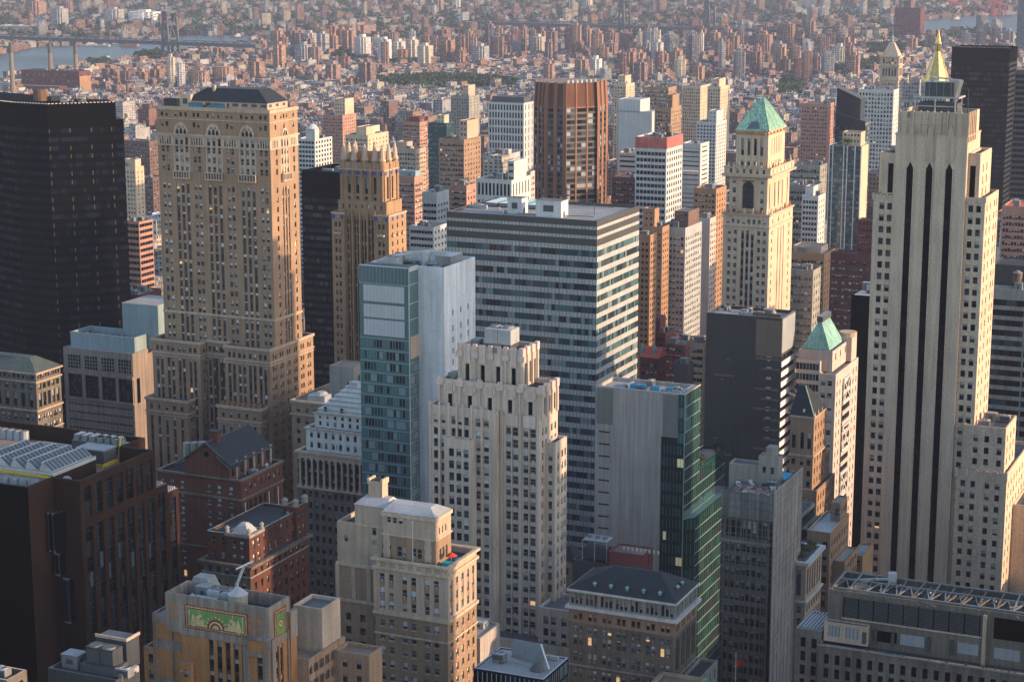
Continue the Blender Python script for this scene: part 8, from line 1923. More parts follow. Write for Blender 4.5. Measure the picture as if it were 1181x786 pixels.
def bridge(label, pa, pb, towers, deck_z, tow_h, Yc):
    """suspension bridge: pa/pb deck ends in the photo, towers at photo x"""
    A, B_ = at_z(*pa, deck_z), at_z(*pb, deck_z)
    r = empty('suspension_bridge', (A.x, A.y, 0)); tag(r, label, 'bridge')
    D = B_ - A; L = D.length; al = math.atan2(D.y, D.x); r.rotation_euler = (0, 0, al)
    m = MB(); m.box(0, L, -16, 16, deck_z - 7, deck_z, 'bridge_steel'); 
    for i in range(int(L / 26)): m.bar((i * 26, -16.3, deck_z - 7), (i * 26 + 26, -16.3, deck_z + 3), 1.1, 'bridge_steel'); m.bar((i * 26 + 26, -16.3, deck_z + 3), (i * 26 + 52, -16.3, deck_z - 7), 1.1, 'bridge_steel')
    m.box(0, L, -16.8, -15.8, deck_z + 3, deck_z + 4.2, 'bridge_steel'); m.obj('deck', r)
    ts = []
    for px in towers:
        u = (px - 590.5) / FPX; dep = lambda q: q.y * CP - (deck_z - CAMZ) * SP
        lo, hi = 0.0, 1.0
        f = lambda t: (A + D * t).x / dep(A + D * t) - u
        for _ in range(50):
            mid = (lo + hi) / 2
            if f(lo) * f(mid) <= 0: hi = mid
            else: lo = mid
        ts.append(lo * L); m = MB()
        for y in (-15, 15):
            for x in (-7, 7): m.bar((lo * L + x * 1.4, y * 1.15, 0), (lo * L + x * .5, y, tow_h), 4.4, 'bridge_steel')
            for k in range(5): z0, z1 = deck_z * .2 + k * tow_h * .17, deck_z * .2 + (k + 1) * tow_h * .17; m.bar((lo * L - 8, y, z0), (lo * L + 8, y, z1), 1.6, 'bridge_steel'); m.bar((lo * L + 8, y, z0), (lo * L - 8, y, z1), 1.6, 'bridge_steel')
        for z in (tow_h - 4, tow_h * .72, deck_z + 2): m.box(lo * L - 5, lo * L + 5, -17, 17, z, z + 5, 'bridge_steel')
        for x in (-4, 4): m.bar((lo * L + x, -15, deck_z), (lo * L + x, 15, tow_h - 4), 2.0, 'bridge_steel'); m.bar((lo * L + x, 15, deck_z), (lo * L + x, -15, tow_h - 4), 2.0, 'bridge_steel')
        for x in (-12, 12): m.box(lo * L + x - 6, lo * L + x + 6, -20, 20, 0, 9, 'stone_grey')
        m.obj('tower', r)
    m = MB()
    for y in (-15, 15):
        for i, t in enumerate(ts):
            for e in (t - 420, t + 420):
                n = 14
                for k in range(n):
                    f0, f1 = k / n, (k + 1) / n
                    z0, z1 = deck_z + 4 + (tow_h - deck_z - 4) * (1 - f0) ** 2, deck_z + 4 + (tow_h - deck_z - 4) * (1 - f1) ** 2
                    m.bar((t + (e - t) * f0, y, z0), (t + (e - t) * f1, y, z1), .9, 'bridge_steel')
                    if k and f0 < .9: m.bar((t + (e - t) * f0, y, z0), (t + (e - t) * f0, y, deck_z), .5, 'bridge_steel')
    m.obj('cable', r)
bridge('grey steel suspension bridge crossing the river at the upper left', (-60, 39), (300, 51), [196.5], 41, 102, 4700)
bridge('blue-grey suspension bridge with two towers above the ribbed brown tower', (560, 25), (905, 34), [720, 818], 41, 104, 5600)
r = at_z(872, 31, 12); r2 = at_z(1032, 37, 12)
ro = empty('viaduct', (r.x, r.y, 0)); ro.rotation_euler = (0, 0, math.atan2((r2 - r).y, (r2 - r).x)); tag(ro, 'long grey elevated roadway running left of the slab tower by the harbour', 'viaduct')
m = MB(); Lr = (r2 - r).length; m.box(0, Lr, -10, 10, 9, 14, 'bridge_steel', 'roof_pale'); m.obj('deck', ro); m = MB()
for i in range(int(Lr / 30)): m.box(i * 30, i * 30 + 3, -8, 8, 0, 9, 'stone_grey')
m.obj('piers', ro)
# ------------------------------------------------------------------ ground, water, distant city, trees, haze
def city_material(name, windows):
    m, nt, bs = _mk(name); N, L = nt.nodes, nt.links
    bs.inputs['Roughness'].default_value = .85; bs.inputs['Specular IOR Level'].default_value = .25
    at = N.new('ShaderNodeAttribute'); at.attribute_name = 'col'
    tc = N.new('ShaderNodeTexCoord'); nz = N.new('ShaderNodeTexNoise'); nz.inputs['Scale'].default_value = .12; nz.inputs['Detail'].default_value = 5
    L.new(tc.outputs['Object'], nz.inputs['Vector'])
    mr = N.new('ShaderNodeMapRange'); mr.inputs['From Min'].default_value = .3; mr.inputs['From Max'].default_value = .7; mr.inputs['To Min'].default_value = .72; mr.inputs['To Max'].default_value = 1.2
    L.new(nz.outputs['Fac'], mr.inputs['Value'])
    mx = N.new('ShaderNodeVectorMath'); mx.operation = 'SCALE'; L.new(at.outputs['Color'], mx.inputs[0]); L.new(mr.outputs[0], mx.inputs['Scale'])
    col = mx.outputs[0]
    if windows:
        uv = N.new('ShaderNodeUVMap'); uv.uv_map = 'uv'; sx = N.new('ShaderNodeSeparateXYZ'); L.new(uv.outputs[0], sx.inputs[0])
        def cell(o, lo, hi):
            f = N.new('ShaderNodeMath'); f.operation = 'FRACT'; L.new(o, f.inputs[0])
            a = N.new('ShaderNodeMath'); a.operation = 'GREATER_THAN'; a.inputs[1].default_value = lo; L.new(f.outputs[0], a.inputs[0])
            c = N.new('ShaderNodeMath'); c.operation = 'LESS_THAN'; c.inputs[1].default_value = hi; L.new(f.outputs[0], c.inputs[0])
            p = N.new('ShaderNodeMath'); p.operation = 'MULTIPLY'; L.new(a.outputs[0], p.inputs[0]); L.new(c.outputs[0], p.inputs[1]); return p.outputs[0]
        p = N.new('ShaderNodeMath'); p.operation = 'MULTIPLY'; L.new(cell(sx.outputs[0], .28, .74), p.inputs[0]); L.new(cell(sx.outputs[1], .30, .80), p.inputs[1])
        fl = N.new('ShaderNodeVectorMath'); fl.operation = 'FLOOR'; L.new(uv.outputs[0], fl.inputs[0])
        wn_ = N.new('ShaderNodeTexWhiteNoise'); wn_.noise_dimensions = '3D'; L.new(fl.outputs[0], wn_.inputs['Vector'])
        rp = N.new('ShaderNodeValToRGB'); rp.color_ramp.interpolation = 'CONSTANT'
        rp.color_ramp.elements[0].color = (.018, .021, .026, 1); rp.color_ramp.elements[1].position = .86; rp.color_ramp.elements[1].color = (.36, .36, .35, 1)
        e = rp.color_ramp.elements.new(.6); e.color = (.05, .06, .07, 1)
        L.new(wn_.outputs['Value'], rp.inputs[0])
        m2 = N.new('ShaderNodeMix'); m2.data_type = 'RGBA'; L.new(p.outputs[0], m2.inputs['Factor']); L.new(col, m2.inputs['A']); L.new(rp.outputs[0], m2.inputs['B']); col = m2.outputs['Result']
    L.new(col, bs.inputs['Base Color']); MATS[name] = m
city_material('city_wall', True); city_material('city_roof', False)

class CB:       # quick coloured boxes
    def __init__(s): s.v = []; s.f = []; s.m = []; s.c = []; s.uv = []
    def quad(s, p, mi, col, uv):
        i = len(s.v); s.v += p; n = len(p); s.f.append(tuple(range(i, i + n))); s.m.append(mi); s.c += [(*col, 1.0)] * n; s.uv += uv
    def box(s, cx, cy, a, w, d, z0, z1, wc, rc, wu=3.2, wv=3.3, sides=15, off=0.0, rim=.0):
        ca, sa = math.cos(a), math.sin(a); P = [(cx + x * ca - y * sa, cy + x * sa + y * ca) for x, y in ((-w / 2, -d / 2), (w / 2, -d / 2), (w / 2, d / 2), (-w / 2, d / 2))]
        for i in range(4):
            p, q = P[i], P[(i + 1) % 4]; L = (w if i % 2 == 0 else d)
            if sides >> i & 1: n = max(1, round(L / wu)); u0 = off * 7 // 1; u1 = u0 + n
            else: u0 = u1 = 0.0
            v0 = (z0 - z1) / wv + 200.0 - .15; v1 = 200.0 - .15
            s.quad([(*p, z0), (*q, z0), (*q, z1), (*p, z1)], 0, wc, [(u0, v0), (u1, v0), (u1, v1), (u0, v1)])
        if rim:
            k = min(.5, w * .08); I = [(cx + x * ca - y * sa, cy + x * sa + y * ca) for x, y in ((-w / 2 + k, -d / 2 + k), (w / 2 - k, -d / 2 + k), (w / 2 - k, d / 2 - k), (-w / 2 + k, d / 2 - k))]
            for i in range(4):
                j = (i + 1) % 4; s.quad([(*P[i], z1), (*P[j], z1), (*I[j], z1), (*I[i], z1)], 1, [c * 1.05 for c in wc], [(0, 0)] * 4); s.quad([(*I[i], z1), (*I[j], z1), (*I[j], z1 - rim), (*I[i], z1 - rim)], 1, wc, [(0, 0)] * 4)
            s.quad([(*p, z1 - rim) for p in I], 1, rc, [(0, 0)] * 4)
        else: s.quad([(*p, z1) for p in P], 1, rc, [(0, 0)] * 4)
    def obj(s, name, origin=(0, 0, 0)):
        me = bpy.data.meshes.new(name); o_ = origin
        me.from_pydata([(x - o_[0], y - o_[1], z - o_[2]) for x, y, z in s.v] if any(o_) else s.v, [], s.f)
        me.materials.append(MATS['city_wall']); me.materials.append(MATS['city_roof']); me.polygons.foreach_set('material_index', s.m)
        me.uv_layers.new(name='uv').data.foreach_set('uv', np.array(s.uv, dtype=np.float32).ravel())
        me.color_attributes.new('col', 'FLOAT_COLOR', 'CORNER').data.foreach_set('color', np.array(s.c, dtype=np.float32).ravel()); me.update()
        o = bpy.data.objects.new(name, me); C.objects.link(o); o.location = origin; return o

# ground and water
def sheet(name, pts, z, mname):
    m = MB(); m.poly([(p[0], p[1], z) for p in pts], mname); o = m.obj(name); tag(o, kind='structure'); return o
mat('asphalt', (0.055, 0.055, 0.06), .95, .3, .02, 0)
m_, nt_, b_ = _mk('water'); b_.inputs['Specular IOR Level'].default_value = .12; b_.inputs['Base Color'].default_value = (.035, .05, .055, 1); b_.inputs['Roughness'].default_value = .4; MATS['water'] = m_
tc_ = nt_.nodes.new('ShaderNodeTexCoord'); n_ = nt_.nodes.new('ShaderNodeTexNoise'); n_.inputs['Scale'].default_value = .03; n_.inputs['Detail'].default_value = 6; bp_ = nt_.nodes.new('ShaderNodeBump'); bp_.inputs['Strength'].default_value = .35; bp_.inputs['Distance'].default_value = 4.0
nt_.links.new(tc_.outputs['Object'], n_.inputs['Vector']); nt_.links.new(n_.outputs['Fac'], bp_.inputs['Height']); nt_.links.new(bp_.outputs[0], b_.inputs['Normal'])
sheet('ground', [(-40000, -3000), (40000, -3000), (40000, 60000), (-40000, 60000)], 0.0, 'asphalt')
near = [(-120, 128), (-20, 99), (30, 93), (105, 80), (165, 72), (228, 60), (300, 50.5), (360, 45)]; farp = [(420, 39), (300, 41), (203, 41.5), (183, 48), (150, 50), (100, 52), (38, 55), (0, 63), (-120, 70)]
RIV = [at_z(*p, 0) for p in near + farp]
sheet('river', RIV, .35, 'water')
HAR = [at_z(*p, 0) for p in ((1030, 30), (1066, 43), (1100, 42), (1130, 40.5), (1240, 44), (1330, 30), (1330, 15), (1181, 16.5), (1120, 19), (1066, 23), (1040, 25))]
sheet('harbour', HAR, .35, 'water')
def inside(x, y, poly):
    c = False; j = len(poly) - 1
    for i in range(len(poly)):
        a, b2 = poly[i], poly[j]
        if (a[1] > y) != (b2[1] > y) and x < (b2[0] - a[0]) * (y - a[1]) / (b2[1] - a[1]) + a[0]: c = not c
        j = i
    return c
PARKS = [[at_z(*p, 0) for p in q] for q in (((436, 96), (500, 92), (565, 95), (600, 99), (600, 106), (520, 109), (440, 106)), ((1010, 72), (1040, 66), (1035, 82), (960, 92), (950, 84)), ((895, 100), (922, 98), (925, 116), (897, 118)),
    ((380, 62), (410, 60), (408, 76), (384, 75)), ((1000, 56), (1075, 53), (1075, 62), (1000, 68)), ((435, 72), (500, 70), (500, 77), (440, 79)), ((103, 76), (125, 74), (122, 86), (103, 86)), ((155, 66), (185, 64), (185, 75), (158, 76)))]
NOGO = [RIV, HAR]
feet = []
for b in ALLB:
    for (x0, x1, y0, y1, z) in b.bounds: feet.append((b.ox, b.oy, math.cos(b.th), math.sin(b.th), x0 - 5, x1 + 5, y0 - 5, y1 + 5))
def blocked(x, y, r):
    for ox, oy, c, s_, x0, x1, y0, y1 in feet:
        dx, dy = x - ox, y - oy
        if abs(dx) > 120 or abs(dy) > 120: continue
        lx, ly = dx * c - dy * s_, dx * s_ + dy * c
        if x0 - r < lx < x1 + r and y0 - r < ly < y1 + r: return True
    return False
rnd = random.Random(20)
BR = [(0.185, .105, .08), (.215, .125, .09), (.16, .085, .07), (.245, .145, .105), (.135, .085, .075), (.20, .125, .10)]; LT = [(.38, .33, .27), (.43, .40, .37), (.50, .49, .48), (.36, .31, .26), (.40, .38, .36), (.47, .40, .30)]; GR = [(.24, .235, .24), (.17, .165, .17), (.30, .29, .28), (.13, .125, .13)]
RF = [(.20, .20, .21), (.33, .33, .34), (.09, .09, .095), (.36, .36, .37), (.46, .46, .47), (.13, .125, .12), (.20, .17, .15), (.19, .12, .10)]
CN = {id(c): n for l, n in ((BR, 'red brick'), (LT, 'pale'), (GR, 'grey')) for c in l}
LOTS = []       # (x, y, angle, w, d, h, wall, roof, kind)
TOW = []
# apartment towers read off the photo: left, right, top, foot, colour
for s in '117 138 79 101 B;138 152 82 104 B;156 172 83 103 B;172 190 80 98 B;192 203 66 103 L;203 215 73 105 L;216 242 82 103 B;243 270 77 100 B;140 169 93 106 G;272 290 71 84 B;228 243 55 66 B;245 260 55 67 B;285 302 68 82 B;408 428 43 69 L;435 452 46 74 L;452 468 48 73 L;468 483 46 72 L;484 503 50 70 B;505 524 43 69 B;488 500 31 48 B;455 468 31 45 B;413 434 72 104 B;310 333 36 53 B;334 352 35 53 B;364 382 34 60 B;376 391 30 56 B;386 434 29 45 B;492 505 65 78 B;600 608 32 64 B;609 619 35 62 B;620 630 36 60 B;630 645 36 66 L;656 672 29 66 B;672 683 33 62 B;685 695 36 59 B;695 715 38 56 B;712 733 38 64 B;735 741 36 58 L;740 752 50 72 G;750 766 49 79 G;762 785 40 70 G;790 808 40 76 G;806 812 38 64 L;828 837 49 84 G;850 858 55 78 L;662 680 69 94 B;680 695 68 93 L;690 707 79 97 G;714 727 78 94 B;730 748 72 101 B;755 774 79 97 B;776 793 69 95 L;795 806 73 94 B;760 772 62 78 B;872 890 64 84 B;825 848 35 51 B;866 880 35 49 B;884 896 37 50 B;897 909 38 52 B;587 600 35 60 B;587 587.1 1 2 B;930 944 8 26 G;944 957 9 25 L;898 910 40 54 B;925 940 48 62 L;943 954 48 68 G;966 982 41 58 B;880 892 64 84 B;587 598 34 60 B;770 780 58 72 B;845 856 60 80 B;330 340 55 75 G;300 318 62 80 B;350 366 44 60 B;548 562 45 60 B;566 580 40 56 B;1044 1060 44 62 B;1066 1078 40 58 B;1084 1096 42 60 G;1108 1122 38 56 G;1124 1140 36 56 G;1142 1156 32 52 G;1156 1172 36 54 G;60 78 10 34 G;70 84 1 20 B;117 143 11 33 G;145 185 14 30 L;560 600 52 66 B;640 655 24 40 L;655 668 3 26 L;500 512 -6 16 B;520 532 -8 14 L;670 684 -4 18 L;755 768 -2 22 B;960 975 40 57 B;30 52 2 22 B'.split(';'):
    p0, p1, yt, yb, c = s.split(); p0, p1, yt, yb = map(float, (p0, p1, yt, yb))
    if p1 - p0 < 1: continue
    g = at_z((p0 + p1) / 2, yb + 2, 0); t = at_y((p0 + p1) / 2, yt, g.y); wv = (p1 - p0) * g.y / FPX * 1.02; a = rnd.choice((-.42, -.42, -.2, .12)); dw = wv * .62
    TOW.append((g.x, g.y + dw / 2, a, max(wv - dw * .45, 8), dw, max(t.z, 18), rnd.choice({'B': BR, 'L': LT, 'G': GR}[c]), rnd.choice(RF), 'tower'))
TH = R_(24); EX = (math.cos(TH), -math.sin(TH)); EY = (math.sin(TH), math.cos(TH))
def try_lot(x, y, a, w, d, h, wc, kind='house', big=False):
    px, py, dep = project(x, y, 0)
    if not (-60 < px < 1241) or dep < 400: return
    if project(x, y, h)[1] > 800: return
    if any(inside(x, y, p) for p in NOGO) or any(inside(x, y, p) for p in PARKS) or blocked(x, y, max(w, d) * .5 if y < 1800 else 3): return
    LOTS.append((x, y, a, w, d, h, wc, rnd.choice(RF[:3] + RF[5:] + RF[6:] if 1800 < y < 2650 or y > 4700 else RF), kind))
def grid(y0, y1, th, bw, bd, hfun, pal, lotw, ox=0):
    ex = (math.cos(th), -math.sin(th)); ey = (math.sin(th), math.cos(th))
    R = 9000 if y1 > 4000 else 4200
    nI = int(R / (bd + 18)) + 2; nJ = int(R / (bw + 17)) + 2
    for i in range(-nI // 2, nI + 1):
        for j in range(-nJ, nJ + 1):
            bx, by = j * (bw + 17) + ox, i * (bd + 18)
            X, Y = ex[0] * (bx + bw / 2) + ey[0] * by, ex[1] * (bx + bw / 2) + ey[1] * by
            if Y < y0 - 200 or Y > y1 + 200 or abs(X) > .31 * max(Y, 1) + 160: continue
            for row in (0, 1):
                u = 0
                while u < bw - 5:
                    lw = min(rnd.uniform(*lotw), bw - u); dd = bd / 2 - rnd.uniform(1, 6)
                    cx = bx + u + lw / 2; cy = by + (dd / 2 if row == 0 else bd - dd / 2); u += lw
                    x, y = ex[0] * cx + ey[0] * cy, ex[1] * cx + ey[1] * cy
                    if not (y0 < y < y1): continue
                    if y > 4750 and rnd.random() < .3: continue
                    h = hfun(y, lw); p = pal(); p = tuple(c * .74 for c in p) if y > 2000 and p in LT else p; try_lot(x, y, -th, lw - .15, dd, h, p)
for i in range(130):      # more slab blocks of the housing estates
    px = rnd.uniform(290, 1000); yb = rnd.choice((58, 62, 66, 72, 78, 84, 92, 99)) + rnd.uniform(-3, 3); hp = rnd.uniform(16, 34) * (.75 + yb / 250)
    g = at_z(px, yb, 0); t = at_y(px, yb - hp, g.y); wv = rnd.uniform(10, 22) * g.y / FPX
    if abs(px - 520) < 90 and 88 < yb: continue
    TOW.append((g.x, g.y + wv * .3, rnd.choice((-.42, -.42, -.2)), wv * .72, wv * .6, t.z, rnd.choice(BR + BR + LT[:1] + GR[:2]), rnd.choice(RF[:3]), 'tower'))
for t in TOW: feet.append((t[0], t[1], math.cos(-t[2]), math.sin(-t[2]), -t[3] / 2, t[3] / 2, -t[4] / 2, t[4] / 2))
def hm(y, lw):
    r = rnd.random()
    if y < 960: return rnd.uniform(14, 26)
    if y < 1200: return rnd.uniform(18, 34) if r < .5 else rnd.uniform(34, 56)
    if y < 1900: return rnd.uniform(18, 30) if r < .4 else (rnd.uniform(30, 52) if r < .9 else rnd.uniform(52, 74) if lw > 15 else 34)
    if y < 2500: return rnd.uniform(13, 21) if r < .72 else (rnd.uniform(21, 38) if r < .97 else rnd.uniform(38, 55))
    return rnd.uniform(9, 15) if r < .9 else rnd.uniform(15, 24)
def palm():
    r = rnd.random(); return rnd.choice(BR if r < .42 else LT if r < .80 else GR)
def palb():
    r = rnd.random()
    return rnd.choice(BR if r < .6 else LT if r < .85 else GR)
grid(760, 1900, TH, 150, 62, hm, palm, (10, 30)); grid(1900, 2500, TH, 190, 60, hm, palm, (7, 17), 40); grid(2500, 3400, TH, 190, 54, hm, palm, (5, 11), 40); grid(3400, 4750, R_(38), 120, 48, hm, palb, (5, 11))
grid(4750, 8600, R_(-20), 170, 56, lambda y, lw: rnd.uniform(8, 14) if rnd.random() < .8 else rnd.uniform(14, 32) if rnd.random() < .9 else rnd.uniform(32, 60), palb, (8, 26))
# depots and sheds along the water
for px, py, w_, d_, h_, c in ((170, 33, 150, 60, 22, LT[1]), (140, 36, 90, 60, 14, LT[2]), (225, 27, 260, 70, 16, LT[2]), (265, 31, 110, 50, 14, LT[1]), (60, 38, 200, 50, 12, LT[3]), (25, 40, 120, 60, 24, GR[0]), (150, 54, 40, 18, 10, BR[3]), (110, 54, 70, 16, 5, GR[2]), (965, 22, 330, 70, 12, LT[2]), (1010, 24, 160, 50, 12, LT[1]), (1105, 16, 180, 50, 12, LT[0]), (1150, 17, 90, 40, 14, LT[2]), (930, 15, 60, 60, 60, GR[0])):
    g = at_z(px, py, 0); LOTS.append((g.x, g.y, -.15, w_, d_, h_, c, (.42, .43, .43), 'shed'))

# blocks around the picture's edge and under the viewpoint: they shut out the low sky, so the canyons go dark
for i in range(-9, 10):
    for j in range(0, 16):
        x, y = i * 46 + rnd.uniform(-5, 5) + (j % 2) * 18, -60 + j * 58 + rnd.uniform(-4, 4)
        lim = 260 - y * .397 - 14 if abs(x) < .27 * max(y, 60) + 46 else 150
        if abs(x) < .27 * max(y, 0) + 46 and y > 316: continue
        if abs(x) < 60 and abs(y) < 60: continue
        h = min(lim, rnd.uniform(70, 135) if x < .2 * y else rnd.uniform(45, 80))
        if blocked(x, y, 20): continue
        LOTS.append((x, y, -TH, 38, 44, h, rnd.choice(GR + BR), RF[2], 'house'))
# unseen towers added outside the right edge, sized to throw shade across the canyon
for x0, x1, y0, y1, z, c in ((262, 312, 456, 530, 285, GR[2]), (205, 228, 417, 450, 206, LT[3]), (205, 245, 450, 462, 166, LT[3]), (190, 240, 286, 366, 235, BR[4])): LOTS.append(((x0 + x1) / 2, (y0 + y1) / 2, 0, x1 - x0, y1 - y0, z, c, RF[0], 'house'))
from mathutils.bvhtree import BVHTree
RUNITS = {'cooling_unit', 'duct', 'vent', 'bulkhead', 'water_tank', 'cooling_tower', 'satellite_dish', 'potted_shrub', 'pipe_run', 'skylight', 'parasol', 'chimney', 'hatch', 'rubble', 'tarpaulin', 'covered_table', 'sawtooth_skylight', 'penthouse', 'machinery', 'railing', 'cooler_house', 'tank_house'}
CAMV = Vector((0, 0, CAMZ)); bv, bf = [], []
for b in ALLB:
    c_, s_ = math.cos(b.th), math.sin(b.th)
    for mb in (b.wall, b.roofs):
        k0 = len(bv); bv += [(b.ox + x * c_ + y * s_, b.oy - x * s_ + y * c_, z) for x, y, z in mb.v]; bf += [tuple(k0 + q for q in f) for f in mb.f]
    b.part('wall', b.wall); ro_ = b.part('roof', b.roofs)
    if ro_:
        for ch in list(b.root.children):
            if ch.name.split('.')[0] in RUNITS: ch.parent = ro_
BVH = BVHTree.FromPolygons(bv, bf)
def hidden(p, slack):
    t = p - CAMV; L = t.length
    return BVH.ray_cast(CAMV, t / L, L - slack)[0] is not None
LOTS += TOW
cand = []
for i, l in enumerate(LOTS):
    x, y, a, w, d, h, wc, rc, kind = l
    p1 = project(x, y, h); p0 = project(x, y, 0); pw = w / p1[2] * FPX
    if not (4 < p1[0] < 1177 and 0 < p0[1] and p1[1] < 786) and kind != 'tower': continue
    ar = pw * (min(p0[1], 786) - max(p1[1], 0)); lim = 1e9 if kind in ('tower', 'shed') else ar
    if ar < 30: continue
    vis = 0
    for (ddx, f) in ((-.3, .95), (.3, .95), (0, .75), (0, .45)):
        if not hidden(Vector((x + ddx * w, y - d * .6, h * f)), 2): vis += 1
    if vis: cand.append((lim if kind in ('tower', 'shed') else ar * vis / 4, i))
cand.sort(reverse=True)
things = len([o for o in bpy.data.objects if o.parent is None and o.get('category')])
NIND = max(60, 330 - things) if False else 200
pick = [i for _, i in cand[:NIND]]; picks = set(pick)
MARKS = [('the ribbed brown tower', 658, 100), ('the green pyramid', 878, 125), ('the arched brown tower', 262, 112), ('the stone pinnacles', 425, 165), ('the striped office', 628, 240), ('the gold pyramid', 1078, 70), ('the harbour slab', 1048, 25), ('the power station', 65, 95), ('the steel bridge', 196, 45), ('the blue-grey bridge', 760, 20), ('the tree park', 515, 100),
    ('the netted block', 762, 165), ('the blue glass tower', 980, 180), ('the black faceted tower', 90, 112), ('the cream strip tower', 1075, 150), ('the clock spire', 1030, 62), ('the dark brick slab', 860, 365), ('the teal glass tower', 480, 300), ('the white gridded hall', 588, 118), ('the grey hotel', 785, 270), ('the red-roofed church', 750, 415), ('the river bend', 130, 70), ('the harbour water', 1120, 32), ('the twin-headed tower', 537, 112)]
def cname(c):
    if c in BR: return ('rust brick', 'orange brick', 'brown brick', 'pink brick', 'maroon brick', 'red brick')[BR.index(c)]
    if c in LT: return ('cream', 'off-white', 'white', 'tan', 'pale grey', 'sandy')[LT.index(c)]
    if c in GR: return ('grey', 'dark grey', 'mid grey', 'charcoal')[GR.index(c)]
    return 'grey'
ORD = 'first second third fourth fifth sixth seventh eighth ninth tenth eleventh twelfth thirteenth fourteenth fifteenth'.split()
def extras(cb, x, y, a, w, d, h, wc, rd):
    """stair heads, coolers and a water tank on a flat roof"""
    ca, sa = math.cos(a), math.sin(a)
    for k in range(rd.choice((1, 2, 2, 3))):
        u, v = rd.uniform(-.32, .32) * w, rd.uniform(-.3, .3) * d; s = rd.uniform(.12, .3) * min(w, d); cb.box(x + u * ca - v * sa, y + u * sa + v * ca, a, s, s * rd.uniform(.7, 1.6), h - .5, h + rd.uniform(1.5, 4.2), wc if rd.random() < .5 else rd.choice(RF), rd.choice(RF), sides=0)
    if rd.random() < .3 and y < 2600:
        u, v = rd.uniform(-.3, .3) * w, rd.uniform(-.3, .3) * d; X, Y = x + u * ca - v * sa, y + u * sa + v * ca
        R = 1.9; z = h + 2.6; tc = rd.choice([(.13, .09, .065), (.2, .19, .18), (.09, .07, .06)])
        for i in range(4): cb.box(X + (1.2 if i % 2 else -1.2), Y + (1.2 if i // 2 else -1.2), a, .25, .25, h - .5, z, (.06, .06, .06), (.06, .06, .06), sides=0)
        n = 8
        for i in range(n):
            t0, t1 = 2 * math.pi * i / n, 2 * math.pi * (i + 1) / n; A, B_ = (X + R * math.cos(t0), Y + R * math.sin(t0)), (X + R * math.cos(t1), Y + R * math.sin(t1))
            cb.quad([(*A, z), (*B_, z), (*B_, z + 3.8), (*A, z + 3.8)], 1, tc, [(0, 0)] * 4); cb.quad([(*A, z + 3.8), (*B_, z + 3.8), (X, Y, z + 5.2)], 1, tc, [(0, 0)] * 3)
def put(cb, l, rd):
    x, y, a, w, d, h, wc, rc, kind = l
    if kind == 'tower': wc = tuple(c * 1.3 for c in wc)
    wu, wv = rd.uniform(2.2, 4.2), rd.choice((3.0, 3.3, 3.6)); sides = rd.choice((1 + 2, 1 + 2, 1, 3, 15)) if kind == 'house' else 15
    if kind == 'shed': sides = 0
    near = y < 2400
    cb.box(x, y, a, w, d, 0, h, wc, rc, wu, wv, sides, rd.randint(0, 90), .8 if near or kind == 'tower' else 0)
    if kind == 'tower':    # cross-shaped slab blocks: a second wing and a roof house
        cb.box(x, y, a, w * .42, d * 1.7, 0, h - .02, [c * .97 for c in wc], rc, wu, wv, 15, rd.randint(0, 90)); cb.box(x, y, a, w * .34, d * .6, h - .8, h + 5.5, wc, rc, sides=0)
        if w > 26: cb.box(x + w * .3 * math.cos(a), y + w * .3 * math.sin(a), a, w * .18, d * 1.45, 0, h - .6, wc, rc, wu, wv, 15); cb.box(x - w * .3 * math.cos(a), y - w * .3 * math.sin(a), a, w * .18, d * 1.45, 0, h - .5, wc, rc, wu, wv, 15)
    elif kind == 'house':
        if y < 3300: extras(cb, x, y, a, w, d, h, wc, rd)
        elif rd.random() < .35: cb.box(x + rd.uniform(-.2, .2) * w, y, a, w * .3, d * .3, h - .5, h + 3, wc, rc, sides=0)
        if near and w > 12 and h > 22 and rd.random() < .6: cb.box(x, y + d * .12, a, w * .62, d * .6, h - .9, h + rd.uniform(3.5, 11), wc, rc, wu, wv, 3, rd.randint(0, 90), .7)
    else:
        for k in range(3): cb.box(x + (k - 1) * w * .3 * math.cos(a), y + (k - 1) * w * .3 * math.sin(a), a, w * .04, d * .9, h - .5, h + 1.5, (.4, .4, .4), (.5, .5, .5), sides=0)
rd = random.Random(77); raw = {}
for i in pick:
    l = LOTS[i]; x, y, a, w, d, h, wc, rc, kind = l
    cb = CB(); put(cb, l, rd); px, py, dep = project(x, y, h)
    fam = 'apartment tower' if h > 38 and w < 2.2 * h else ('shed' if kind == 'shed' else 'row house' if h < 22 and w < 15 else 'walk-up block' if h < 32 else 'mid-rise block')
    o = cb.obj(fam.replace(' ', '_').replace('-', '_'), (x, y, 0)); o['category'] = 'building'
    o['group'] = {'apartment tower': 'apartment towers across the distant city', 'shed': 'waterfront sheds'}.get(fam, 'smaller city buildings between the towers')
    nm, mx_, my = min(MARKS, key=lambda t: (t[1] - px) ** 2 + 2.2 * (t[2] - py) ** 2); dx, dy = px - mx_, py - my
    rel = ('far ' if abs(dx) > 90 else '') + ('left of' if dx < 0 else 'right of') if abs(dx) > abs(dy) * 1.2 else ('beyond' if dy < 0 else 'below')
    roofn = {0: 'grey', 1: 'grey', 2: 'black', 3: 'pale', 4: 'white', 5: 'dark', 6: 'tan', 7: 'rusty'}[RF.index(rc)] if rc in RF else 'grey'
    raw.setdefault(f'{roofn}-roofed {cname(wc)} {fam} {rel} {nm}', []).append((px, o))
for lab, os_ in raw.items():
    os_.sort(key=lambda t: t[0])
    for k, (px, o) in enumerate(os_): o['label'] = lab if len(os_) == 1 else f'{lab}, {ORD[min(k, 14)]} from left'
rest = CB()
for i, l in enumerate(LOTS):
    if i not in picks: put(rest, l, rd)
